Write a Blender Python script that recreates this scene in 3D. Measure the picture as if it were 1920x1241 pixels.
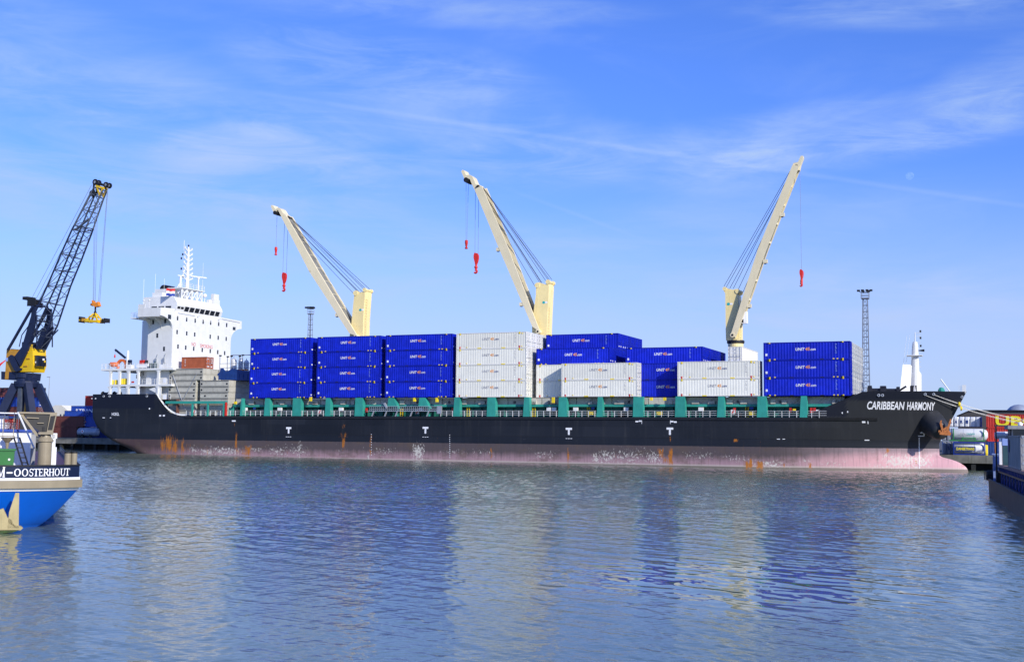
import bpy, math, random
import numpy as np
from mathutils import Matrix, Vector

random.seed(4)
rng = np.random.default_rng(7)
scene = bpy.context.scene
for o in list(bpy.data.objects):
    bpy.data.objects.remove(o)

# ------------------------------------------------------------------ camera
F, PITCH, ROLL, ZC = 2240.0, 0.0858, 0.015, 5.06      # focal length in photo pixels, tilt, roll, eye height
X0, Y0, TH, TAU = 0.53, 211.68, 0.401, 0.0056          # where the quay line lies, its angle, the ship's trim
cam_d = bpy.data.cameras.new('camera')
cam = bpy.data.objects.new('camera', cam_d)
scene.collection.objects.link(cam)
cam_d.sensor_fit = 'HORIZONTAL'
cam_d.sensor_width = 36.0
cam_d.lens = 36.0 * F / 1920.0
cam_d.clip_start = 0.5
cam_d.clip_end = 60000.0
_c, _s = math.cos(ROLL), math.sin(ROLL)
_U = Vector((0, -math.sin(PITCH), math.cos(PITCH)))
_F = Vector((0, math.cos(PITCH), math.sin(PITCH)))
_R = Vector((1, 0, 0))
_r = _c * _R + _s * _U
_u = -_s * _R + _c * _U
cam.matrix_world = Matrix(((_r.x, _u.x, -_F.x, 0), (_r.y, _u.y, -_F.y, 0), (_r.z, _u.z, -_F.z, ZC), (0, 0, 0, 1)))
scene.camera = cam

# ------------------------------------------------------------------ exposure, sun, sky
scene.view_settings.view_transform = 'Standard'
scene.view_settings.look = 'None'
scene.view_settings.exposure = 0.0
scene.view_settings.gamma = 1.0
scene.view_settings.use_curve_mapping = False
scene.render.engine = 'CYCLES'
scene.cycles.use_denoising = True
scene.cycles.max_bounces = 6

SUN_EL = math.radians(26)
SUN_H = Vector((0.600, -0.800, 0)).normalized()         # horizontal direction towards the sun
sun_dir = SUN_H * math.cos(SUN_EL) + Vector((0, 0, math.sin(SUN_EL)))
sl = bpy.data.lights.new('sun', 'SUN')
sl.energy = 4.8
sl.angle = math.radians(0.5)
sl.color = (1.0, 0.95, 0.87)
so = bpy.data.objects.new('sun', sl)
scene.collection.objects.link(so)
so.location = (60, -60, 120)
so.rotation_euler = sun_dir.to_track_quat('Z', 'Y').to_euler()


def pix_ray(x, y):
    a, b = x - 960, y - 620.5
    u = _c * a + _s * b
    v = -_s * a + _c * b
    return np.array([u, F * math.cos(PITCH) + v * math.sin(PITCH), F * math.sin(PITCH) - v * math.cos(PITCH)])


world = bpy.data.worlds.new('World')
scene.world = world
world.use_nodes = True
wt = world.node_tree
wt.nodes.clear()


class G:
    """small helper to write node trees"""
    def __init__(s, tree):
        s.t = tree

    def n(s, typ, **kw):
        nd = s.t.nodes.new(typ)
        for k, v in kw.items():
            if k == 'ins':
                for i, val in v.items():
                    s.put(nd.inputs[i], val)
            else:
                setattr(nd, k, v)
        return nd

    def put(s, sock, val):
        if hasattr(val, 'is_output'):
            s.t.links.new(val, sock)
        else:
            sock.default_value = val

    def m(s, op, a, b=0.0, c=0.0, clamp=False):
        nd = s.t.nodes.new('ShaderNodeMath')
        nd.operation = op
        nd.use_clamp = clamp
        s.put(nd.inputs[0], a)
        s.put(nd.inputs[1], b)
        s.put(nd.inputs[2], c)
        return nd.outputs[0]

    def mix(s, fac, a, b, blend='MIX'):
        nd = s.t.nodes.new('ShaderNodeMix')
        nd.data_type = 'RGBA'
        nd.blend_type = blend
        s.put(nd.inputs[0], fac)
        s.put(nd.inputs[6], a if hasattr(a, 'is_output') else tuple(a) + (1,) * (4 - len(a)))
        s.put(nd.inputs[7], b if hasattr(b, 'is_output') else tuple(b) + (1,) * (4 - len(b)))
        return nd.outputs[2]

    def ramp(s, fac, stops):
        nd = s.t.nodes.new('ShaderNodeValToRGB')
        cr = nd.color_ramp
        while len(cr.elements) < len(stops):
            cr.elements.new(0.5)
        for e, (p, c) in zip(cr.elements, stops):
            e.position = p
            e.color = tuple(c) + (1,) if len(c) == 3 else c
        s.put(nd.inputs[0], fac)
        return nd.outputs[0]

    def sstep(s, x, a, b):
        nd = s.t.nodes.new('ShaderNodeMapRange')
        nd.interpolation_type = 'SMOOTHSTEP'
        s.put(nd.inputs[0], x)
        nd.inputs[1].default_value = a
        nd.inputs[2].default_value = b
        nd.inputs[3].default_value = 0.0
        nd.inputs[4].default_value = 1.0
        return nd.outputs[0]

    def noise(s, vec, scale, detail=3.0, rough=0.5, dist=0.0):
        nd = s.t.nodes.new('ShaderNodeTexNoise')
        s.put(nd.inputs['Vector'], vec)
        nd.inputs['Scale'].default_value = scale
        nd.inputs['Detail'].default_value = detail
        nd.inputs['Roughness'].default_value = rough
        nd.inputs['Distortion'].default_value = dist
        return nd.outputs[0]

    def scale(s, vec, sx, sy, sz, rot=(0, 0, 0), loc=(0, 0, 0)):
        nd = s.t.nodes.new('ShaderNodeMapping')
        s.put(nd.inputs[0], vec)
        nd.inputs[1].default_value = loc
        nd.inputs[2].default_value = rot
        nd.inputs[3].default_value = (sx, sy, sz)
        return nd.outputs[0]

    def dot(s, vec, d):
        nd = s.t.nodes.new('ShaderNodeVectorMath')
        nd.operation = 'DOT_PRODUCT'
        s.put(nd.inputs[0], vec)
        nd.inputs[1].default_value = tuple(d)
        return nd.outputs['Value']


def build_sky():
    g = G(wt)
    tc = g.n('ShaderNodeTexCoord')
    d = tc.outputs['Generated']
    sky = g.n('ShaderNodeTexSky')
    sky.sky_type = 'NISHITA'
    sky.sun_disc = False
    sky.sun_elevation = SUN_EL
    sky.sun_rotation = math.atan2(SUN_H.x, SUN_H.y)
    sky.air_density = 1.0
    sky.dust_density = 0.6
    sky.ozone_density = 2.5
    base = g.mix(1.0, sky.outputs[0], (0.61, 0.92, 1.88), 'MULTIPLY')
    sep = g.n('ShaderNodeSeparateXYZ', ins={0: d})
    z = g.m('MAXIMUM', sep.outputs[2], 0.0)
    # thin cirrus: soft veils with torn streaks, each at its own bearing and height
    az = g.m('ARCTAN2', sep.outputs[0], sep.outputs[1])
    el = g.m('ARCSINE', sep.outputs[2])
    cv = g.n('ShaderNodeCombineXYZ', ins={0: az, 1: el, 2: 0.0}).outputs[0]
    n1 = g.noise(g.scale(cv, 3.2, 11.0, 1.0, (0, 0, math.radians(-7))), 1.6, 6.0, 0.58, 0.7)
    n2 = g.noise(g.scale(cv, 5.0, 30.0, 1.0, (0, 0, math.radians(-5)), (3.1, 1.7, 0)), 1.5, 8.0, 0.66, 0.9)
    tex = g.m('ADD', g.m('MULTIPLY', g.sstep(n1, 0.30, 0.70), 0.6), g.m('MULTIPLY', g.sstep(n2, 0.35, 0.75), 0.55))
    c = g.m('MULTIPLY', g.sstep(n1, 0.45, 0.85), 0.22)
    for (cx, cy, rx, ry, tilt, amt) in ((740, 140, 330, 75, -8, .62), (220, 270, 560, 150, -2, .50), (700, 285, 520, 70, -3, .42), (1150, 290, 380, 60, -6, .40), (1650, 240, 420, 60, 3, .58), (1840, 185, 150, 70, 25, .50), (120, 110, 260, 90, -10, .30), (1500, 300, 260, 40, 6, .35),
                                        (820, 20, 420, 30, 0, .45), (1750, 10, 400, 40, -4, .45), (1000, 560, 1200, 130, 0, .30), (1650, 590, 420, 90, -3, .40), (450, 420, 700, 110, -3, .32), (1450, 400, 420, 60, 4, .22)):
        d0 = pix_ray(cx, cy)
        d0 = d0 / np.linalg.norm(d0)
        a0, e0 = math.atan2(d0[0], d0[1]), math.asin(d0[2])
        ca, sa_ = math.cos(math.radians(tilt)), math.sin(math.radians(tilt))
        da, de = g.m('SUBTRACT', az, a0), g.m('SUBTRACT', el, e0)
        u_ = g.m('DIVIDE', g.m('ADD', g.m('MULTIPLY', da, ca), g.m('MULTIPLY', de, sa_)), rx / F)
        v_ = g.m('DIVIDE', g.m('SUBTRACT', g.m('MULTIPLY', de, ca), g.m('MULTIPLY', da, sa_)), ry / F)
        r_ = g.m('ADD', g.m('MULTIPLY', u_, u_), g.m('MULTIPLY', v_, v_))
        soft = g.m('SUBTRACT', 1.0, g.sstep(r_, 0.0, 1.5))
        c = g.m('ADD', c, g.m('MULTIPLY', g.m('MULTIPLY', soft, tex), amt))
    # contrails: great circles across the sky
    for (a, b, wdt, amt, x_in, x_out) in (((430, 168), (1900, 383), 0.0015, 0.17, -0.30, -0.12), ((925, 345), (1120, 418), 0.0013, 0.13, None, None), ((30, 110), (430, 168), 0.003, 0.10, None, None)):
        ra, rb = pix_ray(*a), pix_ray(*b)
        ra /= np.linalg.norm(ra)
        rb /= np.linalg.norm(rb)
        nn = np.cross(ra, rb)
        nn /= np.linalg.norm(nn)
        wob = g.m('MULTIPLY', g.m('SUBTRACT', g.noise(d, 5.0, 1.0), 0.5), 0.003)
        dist = g.m('ABSOLUTE', g.m('ADD', g.dot(d, nn), wob))
        band = g.m('SUBTRACT', 1.0, g.sstep(dist, 0.0, wdt * 2.2))
        along = np.cross(nn, ra)
        s_ = g.dot(d, along)
        L = float(np.dot(rb, along))
        win = g.m('MULTIPLY', g.sstep(s_, -0.02, 0.08), g.m('SUBTRACT', 1.0, g.sstep(s_, L * 0.9, L * 1.15 + 0.05)))
        brk = g.sstep(g.noise(d, 18.0, 3.0), 0.15, 0.5)
        c = g.m('ADD', c, g.m('MULTIPLY', g.m('MULTIPLY', band, win), g.m('MULTIPLY', brk, amt)))
    fac = g.m('MINIMUM', c, 0.9)
    cloud = g.mix(1.0, (3.9, 5.3, 8.2), (1, 1, 1), 'MULTIPLY')
    col = g.mix(fac, base, cloud)
    # pale band of haze low over the harbour
    hz = g.m('SUBTRACT', 1.0, g.sstep(z, 0.0, 0.24))
    col = g.mix(g.m('MULTIPLY', hz, 0.80), col, (4.75, 5.65, 8.0))
    bg = g.n('ShaderNodeBackground', ins={0: col, 1: 0.115})
    out = g.n('ShaderNodeOutputWorld', ins={0: bg.outputs[0]})


build_sky()

# ------------------------------------------------------------------ frames and placing
CT, ST = math.cos(TH), math.sin(TH)
M_QUAY = Matrix(((CT, ST, 0, X0), (-ST, CT, 0, Y0), (0, 0, 1, 0), (0, 0, 0, 1)))
M_SHIP = Matrix(((CT, ST, 0, X0), (-ST, CT, 0, Y0), (TAU, 0, 1, 0), (0, 0, 0, 1)))
_q = Matrix.Rotation(-TH, 4, 'Z') @ Matrix.Rotation(-TAU, 4, 'Y')
M_SHIP = Matrix.Translation((X0, Y0, 0)) @ _q


def S(x, y, t):
    """photo pixel -> (s, z) in the ship's frame on the lengthwise plane at distance t from the near side"""
    d = pix_ray(x, y)
    k = (t + ST * X0 + CT * Y0) / (ST * d[0] + CT * d[1])
    P = d * k
    s = CT * (P[0] - X0) - ST * (P[1] - Y0)
    return s, P[2] + ZC - s * TAU


def Q(x, y, t):
    s, z = S(x, y, t)
    return s, z + s * TAU


def SF(x, y, s):
    """photo pixel -> (t, z) on the athwartship plane at s"""
    d = pix_ray(x, y)
    k = (s + CT * X0 - ST * Y0) / (CT * d[0] - ST * d[1])
    P = d * k
    return ST * (P[0] - X0) + CT * (P[1] - Y0), P[2] + ZC - s * TAU


def WY(x, y, Y):
    d = pix_ray(x, y)
    d = d * (Y / d[1])
    return d[0], d[1], d[2] + ZC


# ------------------------------------------------------------------ materials
def new_mat(name):
    m = bpy.data.materials.new(name)
    m.use_nodes = True
    nt = m.node_tree
    nt.nodes.clear()
    g = G(nt)
    out = g.n('ShaderNodeOutputMaterial')
    b = g.n('ShaderNodeBsdfPrincipled')
    nt.links.new(b.outputs[0], out.inputs[0])
    return m, g, b, out


def paint(name, col, rough=0.5, metal=0.0, var=0.18, sc=0.8, rust=0.0, streak=0.0, spec=0.4, dirt=None):
    m, g, b, out = new_mat(name)
    tc = g.n('ShaderNodeTexCoord')
    ob = tc.outputs['Object']
    info = g.n('ShaderNodeObjectInfo')
    off = g.n('ShaderNodeVectorMath', operation='ADD')
    g.put(off.inputs[0], ob)
    rnd = g.m('MULTIPLY', info.outputs['Random'], 57.0)
    cmb = g.n('ShaderNodeCombineXYZ', ins={0: rnd, 1: rnd, 2: 0.0})
    g.put(off.inputs[1], cmb.outputs[0])
    v = off.outputs[0]
    n1 = g.noise(v, sc, 5.0, 0.6)
    n2 = g.noise(g.scale(v, 1.6, 1.6, 0.18), sc * 2.2, 4.0, 0.6)
    dark = tuple(c * (1 - var) for c in col)
    lite = tuple(min(1, c * (1 + var * 0.6)) for c in col)
    c1 = g.mix(g.sstep(n1, 0.3, 0.7), dark, lite)
    if streak:
        dcol = dirt or (0.10, 0.08, 0.06)
        c1 = g.mix(g.m('MULTIPLY', g.sstep(n2, 0.52, 0.75), streak), c1, dcol)
    if rust:
        n3 = g.noise(g.scale(v, 1, 1, 0.35), sc * 3.5, 6.0, 0.7)
        c1 = g.mix(g.m('MULTIPLY', g.sstep(n3, 0.62, 0.72), rust), c1, (0.23, 0.075, 0.02))
    tone = g.m('ADD', 0.92, g.m('MULTIPLY', info.outputs['Random'], 0.15))
    hv = g.n('ShaderNodeHueSaturation', ins={'Value': tone, 'Color': c1})
    g.put(b.inputs['Base Color'], hv.outputs[0])
    g.put(b.inputs['Roughness'], g.m('ADD', rough - 0.08, g.m('MULTIPLY', n1, 0.16)))
    b.inputs['Metallic'].default_value = metal
    b.inputs['Specular IOR Level'].default_value = spec
    return m


MT = {}
MT['white'] = paint('white_paint', (0.73, 0.73, 0.69), 0.45, var=0.05, streak=0.20, dirt=(0.50, 0.44, 0.36))
MT['white_boat'] = paint('white_boat_paint', (0.78, 0.79, 0.80), 0.35, var=0.05, streak=0.06, dirt=(0.5, 0.48, 0.45))
MT['cont_white'] = paint('container_white', (0.79, 0.77, 0.66), 0.5, var=0.05, streak=0.14, dirt=(0.42, 0.40, 0.36))
MT['cont_blue'] = paint('container_blue', (0.0052, 0.019, 0.46), 0.5, var=0.2, spec=0.2, streak=0.35, dirt=(0.006, 0.014, 0.24))
MT['blue_frame'] = paint('container_blue_frame', (0.0045, 0.014, 0.33), 0.5, var=0.15, spec=0.2, streak=0.2, dirt=(0.01, 0.012, 0.10))
MT['white_frame'] = paint('container_white_frame', (0.72, 0.70, 0.63), 0.5, var=0.06, streak=0.25, dirt=(0.35, 0.32, 0.28))
MT['galv'] = paint('galvanised', (0.42, 0.44, 0.46), 0.45, 0.5, var=0.12)
MT['black'] = paint('black_rubber', (0.012, 0.012, 0.013), 0.6, var=0.2)
MT['yellow'] = paint('yellow_paint', (0.80, 0.60, 0.02), 0.45, var=0.08)
MT['orange_mark'] = paint('orange_mark', (0.75, 0.24, 0.02), 0.5, var=0.08)
MT['red_mark'] = paint('red_mark', (0.55, 0.03, 0.02), 0.5, var=0.08)
MT['letter_white'] = paint('white_lettering', (0.82, 0.82, 0.82), 0.5, var=0.04)
MT['letter_grey'] = paint('grey_lettering', (0.36, 0.36, 0.38), 0.5, var=0.05)
MT['letter_orange'] = paint('orange_lettering', (0.85, 0.33, 0.06), 0.5, var=0.04)
MT['letter_navy'] = paint('navy_lettering', (0.02, 0.05, 0.20), 0.5, var=0.05)
MT['letter_red'] = paint('red_lettering', (0.62, 0.10, 0.09), 0.6, var=0.1)
MT['letter_yellow'] = paint('yellow_lettering', (0.85, 0.72, 0.02), 0.5, var=0.05)
MT['letter_teal'] = paint('teal_lettering', (0.02, 0.38, 0.36), 0.5, var=0.05)
MT['green'] = paint('deck_green', (0.03, 0.29, 0.225), 0.5, var=0.12, rust=0.15, streak=0.2, dirt=(0.02, 0.13, 0.10))
MT['green_dark'] = paint('coaming_green', (0.015, 0.15, 0.115), 0.55, var=0.2, rust=0.3, streak=0.3, dirt=(0.01, 0.06, 0.05))
MT['hatch'] = paint('hatch_grey', (0.47, 0.45, 0.37), 0.6, var=0.14, rust=0.35, streak=0.45, dirt=(0.24, 0.21, 0.15))
MT['hatch_dark'] = paint('hatch_seam_grey', (0.10, 0.10, 0.10), 0.7, var=0.2)
MT['deck_red'] = paint('deck_red_brown', (0.13, 0.055, 0.04), 0.7, var=0.25, rust=0.3)
MT['cream'] = paint('crane_cream', (0.84, 0.68, 0.30), 0.45, var=0.06, sc=0.4, streak=0.22, dirt=(0.50, 0.34, 0.09))
MT['cream_pale'] = paint('jib_cream', (0.76, 0.66, 0.42), 0.45, var=0.05, sc=0.4, streak=0.14, dirt=(0.46, 0.36, 0.16))
MT['crane_inner'] = paint('jib_inner_grey', (0.22, 0.21, 0.17), 0.6, var=0.2)
MT['cable'] = paint('wire_rope', (0.035, 0.037, 0.045), 0.55, 0.2, var=0.2)
MT['cable_pale'] = paint('hoist_rope', (0.16, 0.18, 0.22), 0.5, 0.2, var=0.2)
MT['hook_red'] = paint('hook_red', (0.62, 0.025, 0.015), 0.45, var=0.12)
MT['glass'] = paint('dark_glass', (0.012, 0.015, 0.022), 0.08, var=0.2, spec=0.7)
MT['orange_boat'] = paint('lifeboat_orange', (0.75, 0.16, 0.03), 0.4, var=0.08)
MT['orange_cont'] = paint('container_orange', (0.36, 0.085, 0.028), 0.55, var=0.18, rust=0.4, streak=0.3, dirt=(0.2, 0.045, 0.02))
MT['brown_cont'] = paint('container_brown', (0.13, 0.036, 0.027), 0.6, var=0.2, rust=0.3, streak=0.3, dirt=(0.07, 0.02, 0.016))
MT['maroon_cont'] = paint('container_maroon', (0.20, 0.055, 0.05), 0.6, var=0.2, streak=0.3, dirt=(0.10, 0.03, 0.03))
MT['red_cont'] = paint('container_red', (0.50, 0.03, 0.018), 0.5, var=0.15, streak=0.25, dirt=(0.3, 0.02, 0.015))
MT['blue_cont2'] = paint('container_mid_blue', (0.015, 0.06, 0.33), 0.5, var=0.15, streak=0.25, dirt=(0.01, 0.03, 0.18))
MT['blue_steel'] = paint('blue_steel', (0.010, 0.045, 0.20), 0.5, var=0.18, rust=0.2, streak=0.2, dirt=(0.01, 0.02, 0.08))
MT['navy_steel'] = paint('harbour_crane_navy', (0.010, 0.017, 0.050), 0.5, var=0.2, sc=0.4, streak=0.2, dirt=(0.03, 0.03, 0.03))
MT['mast_grey'] = paint('mast_grey', (0.22, 0.24, 0.28), 0.5, 0.2, var=0.15)
MT['grey_steel'] = paint('boom_grey', (0.085, 0.10, 0.13), 0.5, 0.2, var=0.2)
MT['crane_yellow'] = paint('harbour_crane_yellow', (0.78, 0.50, 0.01), 0.42, var=0.10, sc=0.4, streak=0.25, dirt=(0.45, 0.24, 0.02))
MT['ochre'] = paint('crane_ochre', (0.55, 0.27, 0.03), 0.5, var=0.15)
MT['concrete'] = paint('quay_concrete', (0.17, 0.165, 0.14), 0.85, var=0.3, sc=0.5, streak=0.6, dirt=(0.07, 0.075, 0.05))
MT['asphalt'] = paint('quay_paving', (0.10, 0.10, 0.095), 0.9, var=0.25, sc=0.2)
MT['dark_pile'] = paint('quay_pile', (0.02, 0.022, 0.02), 0.8, var=0.4, sc=0.6)
MT['tan'] = paint('barge_tan', (0.27, 0.225, 0.145), 0.5, var=0.12, streak=0.2, dirt=(0.17, 0.14, 0.09))
MT['tan_dark'] = paint('barge_davit_tan', (0.03, 0.028, 0.024), 0.55, var=0.2)
MT['barge_blue'] = paint('barge_blue', (0.002, 0.165, 0.85), 0.5, var=0.06, sc=0.5, streak=0.12, dirt=(0.01, 0.07, 0.35))
MT['barge_navy'] = paint('barge_navy', (0.006, 0.013, 0.045), 0.3, var=0.15)
MT['barge_black'] = paint('barge_black', (0.013, 0.012, 0.012), 0.5, var=0.3, sc=0.7, rust=0.3, streak=0.4, dirt=(0.05, 0.04, 0.035))
MT['rudder'] = paint('rudder_ochre', (0.42, 0.34, 0.16), 0.55, var=0.2, streak=0.4, dirt=(0.2, 0.16, 0.06))
MT['algae'] = paint('green_algae', (0.03, 0.06, 0.01), 0.7, var=0.4, sc=3.0)
MT['bin_green'] = paint('bin_green', (0.03, 0.16, 0.035), 0.4, var=0.1)
MT['deck_maroon'] = paint('barge_deck_maroon', (0.09, 0.03, 0.045), 0.6, var=0.25)
MT['coaming_blue'] = paint('hatch_coaming_blue', (0.012, 0.06, 0.32), 0.45, var=0.2, sc=1.0, streak=0.3, dirt=(0.01, 0.02, 0.08))
MT['rail_pink'] = paint('weathered_pink', (0.34, 0.20, 0.18), 0.6, var=0.2, sc=2, streak=0.4, dirt=(0.15, 0.08, 0.07))
MT['pale_blue'] = paint('pale_blue_steel', (0.22, 0.30, 0.55), 0.5, var=0.1, streak=0.2, dirt=(0.1, 0.12, 0.2))
MT['grey_box'] = paint('weathered_grey', (0.30, 0.30, 0.30), 0.6, var=0.2, sc=0.6, rust=0.15, streak=0.55, dirt=(0.13, 0.115, 0.11))
MT['teal_dark'] = paint('dark_teal', (0.03, 0.07, 0.08), 0.4, var=0.2)
MT['warehouse'] = paint('warehouse_grey', (0.075, 0.07, 0.068), 0.7, var=0.1, sc=0.2)
MT['tent'] = paint('tent_canvas', (0.78, 0.75, 0.62), 0.8, var=0.06, sc=0.3)
MT['tank_white'] = paint('tank_white', (0.66, 0.67, 0.67), 0.3, var=0.05, streak=0.15, dirt=(0.4, 0.38, 0.35))
MT['tank_green'] = paint('tank_frame_green', (0.03, 0.22, 0.07), 0.45, var=0.12)
MT['tank_blue'] = paint('tank_frame_blue', (0.01, 0.04, 0.30), 0.45, var=0.12)
MT['silver'] = paint('tank_silver', (0.34, 0.38, 0.45), 0.4, 0.2, var=0.12, streak=0.2, dirt=(0.2, 0.2, 0.22))
MT['anchor'] = paint('anchor_rust_orange', (0.50, 0.17, 0.045), 0.7, var=0.3, sc=3)
MT['hull_black'] = paint('bow_black', (0.012, 0.012, 0.014), 0.45, var=0.2)
MT['bolster_grey'] = paint('bolster_grey', (0.032, 0.033, 0.036), 0.5, var=0.12)
MT['flag_blue'] = paint('flag_blue', (0.02, 0.05, 0.30), 0.8, var=0.05)
MT['flag_red'] = paint('flag_red', (0.60, 0.03, 0.03), 0.8, var=0.05)
MT['rope'] = paint('mooring_rope', (0.60, 0.58, 0.52), 0.8, var=0.15, sc=4)


def hull_material():
    m, g, b, out = new_mat('hull_paint')
    tc = g.n('ShaderNodeTexCoord')
    ob = tc.outputs['Object']
    sep = g.n('ShaderNodeSeparateXYZ', ins={0: ob})
    x, z = sep.outputs[0], sep.outputs[2]
    flat = g.n('ShaderNodeCombineXYZ', ins={0: x, 1: 0.0, 2: z}).outputs[0]
    nbig = g.noise(flat, 0.12, 4.0, 0.55)
    nfin = g.noise(flat, 1.6, 6.0, 0.65)
    nst = g.noise(g.scale(flat, 1.0, 1, 0.07), 1.1, 5.0, 0.65)
    nst2 = g.noise(g.scale(flat, 3.2, 1, 0.10), 1.3, 4.0, 0.6)
    attr = g.n('ShaderNodeAttribute', attribute_name='wear')
    rgb = g.n('ShaderNodeSeparateColor', ins={0: attr.outputs['Color']})
    rustA, scrA, patA = rgb.outputs[0], rgb.outputs[1], rgb.outputs[2]
    # black topsides: slightly different coats, dusty streaks
    blk = g.mix(g.sstep(nbig, 0.35, 0.65), (0.011, 0.014, 0.021), (0.016, 0.019, 0.027))
    br = g.n('ShaderNodeTexBrick', ins={'Vector': g.n('ShaderNodeCombineXYZ', ins={0: x, 1: z, 2: 0.0}).outputs[0], 'Color1': (.82, .82, .82, 1), 'Color2': (1.22, 1.2, 1.16, 1), 'Mortar': (.6, .6, .6, 1), 'Scale': 1.0, 'Mortar Size': 0.018, 'Bias': 0.0, 'Brick Width': 8.6, 'Row Height': 2.15})
    blk = g.mix(1.0, blk, br.outputs[0], 'MULTIPLY')
    fwd = g.sstep(x, 30.0, 62.0)
    blk = g.mix(g.m('MULTIPLY', fwd, 0.8), blk, (0.028, 0.029, 0.031))
    blk = g.mix(g.m('MULTIPLY', g.sstep(nst, 0.5, 0.78), 0.30), blk, (0.055, 0.056, 0.056))
    lowband = g.m('SUBTRACT', 1.0, g.sstep(z, 4.55, 4.65))
    blk = g.mix(g.m('MULTIPLY', lowband, 0.45), blk, (0.012, 0.016, 0.026))
    blk = g.mix(patA, blk, (0.0075, 0.010, 0.020))
    scf = g.m('MULTIPLY', g.sstep(g.noise(g.scale(flat, 0.5, 1, 2.2), 1.4, 5.0, 0.7), 0.63, 0.72), g.m('SUBTRACT', 1.0, g.sstep(z, 4.6, 6.0)))
    blk = g.mix(g.m('MULTIPLY', scf, 0.22), blk, (0.16, 0.16, 0.15))
    # faded boot-top: grey violet above, pink below
    zz = g.m('ADD', z, g.m('MULTIPLY', g.m('SUBTRACT', nst, 0.5), 1.7))
    fore = g.sstep(x, 44.0, 62.0)
    up = g.sstep(g.m('SUBTRACT', zz, g.m('MULTIPLY', fore, 1.1)), 0.35, 2.3)
    pinkA = g.mix(fore, (0.37, 0.235, 0.255), (0.68, 0.38, 0.39))
    pinkB = g.mix(fore, (0.092, 0.072, 0.074), (0.30, 0.22, 0.23))
    up = g.m('MINIMUM', g.m('MULTIPLY', up, 1.1), 1.0)
    pink = g.mix(up, pinkA, pinkB)
    aft = g.m('SUBTRACT', 1.0, g.sstep(x, -84.0, -62.0))
    pink = g.mix(g.m('MULTIPLY', aft, 0.75), pink, (0.06, 0.032, 0.034))
    pink = g.mix(g.m('MULTIPLY', g.sstep(nst2, 0.48, 0.72), 0.45), pink, (0.07, 0.055, 0.05))
    grime = g.noise(g.scale(flat, 0.5, 1, 1.0), 0.55, 7.0, 0.7)
    pink = g.mix(g.m('MULTIPLY', g.m('MULTIPLY', g.sstep(grime, 0.48, 0.66), 0.55), g.m('SUBTRACT', 1.0, g.m('MULTIPLY', fore, 0.7))), pink, (0.115, 0.082, 0.06))
    pink = g.mix(g.m('MULTIPLY', g.sstep(g.noise(g.scale(flat, 2.2, 1, 0.25), 1.6, 7.0, 0.75), 0.66, 0.74), 0.6), pink, (0.30, 0.12, 0.03))
    pink = g.mix(g.m('MULTIPLY', g.sstep(nfin, 0.66, 0.70), 0.55), pink, (0.62, 0.58, 0.52))
    line = g.m('SUBTRACT', 1.0, g.sstep(z, 0.12, 0.45))
    pink = g.mix(g.m('MULTIPLY', line, 0.55), pink, (0.55, 0.50, 0.42))
    wl = g.m('SUBTRACT', 1.0, g.sstep(z, 0.0, 0.14))
    pink = g.mix(g.m('MULTIPLY', wl, 0.7), pink, (0.06, 0.06, 0.035))
    edge = g.m('ADD', 3.3, g.m('MULTIPLY', g.m('SUBTRACT', nfin, 0.5), 0.12))
    isblk = g.sstep(g.m('SUBTRACT', z, edge), -0.03, 0.03)
    col = g.mix(isblk, pink, blk)
    # scraped bare patches and rust runs, where the hull has them
    scr = g.m('MULTIPLY', g.sstep(g.m('ADD', g.m('MULTIPLY', scrA, 0.20), g.noise(g.scale(flat, 1.2, 1, 0.9), 2.3, 8.0, 0.78)), 0.655, 0.70), g.sstep(scrA, 0.05, 0.3))
    col = g.mix(g.m('MULTIPLY', scr, 0.85), col, (0.60, 0.57, 0.50))
    rs = g.m('MULTIPLY', g.sstep(g.m('ADD', g.m('MULTIPLY', rustA, 0.30), g.noise(g.scale(flat, 2.2, 1, 0.26), 2.0, 8.0, 0.78)), 0.655, 0.76), g.sstep(rustA, 0.05, 0.4))
    rcol = g.mix(nfin, (0.22, 0.06, 0.010), (0.62, 0.23, 0.02))
    col = g.mix(g.m('MULTIPLY', rs, 0.92), col, rcol)
    g.put(b.inputs['Base Color'], col)
    g.put(b.inputs['Roughness'], g.m('ADD', 0.46, g.m('MULTIPLY', nst, 0.2)))
    b.inputs['Specular IOR Level'].default_value = 0.25
    # plates between frames dent a little
    pl = g.n('ShaderNodeBump', ins={'Strength': 0.5, 'Distance': 0.06, 'Height': g.noise(g.scale(flat, 1.0, 1, 0.45), 0.9, 3.0, 0.5)})
    g.put(b.inputs['Normal'], pl.outputs[0])
    return m


MT['hull'] = hull_material()


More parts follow.
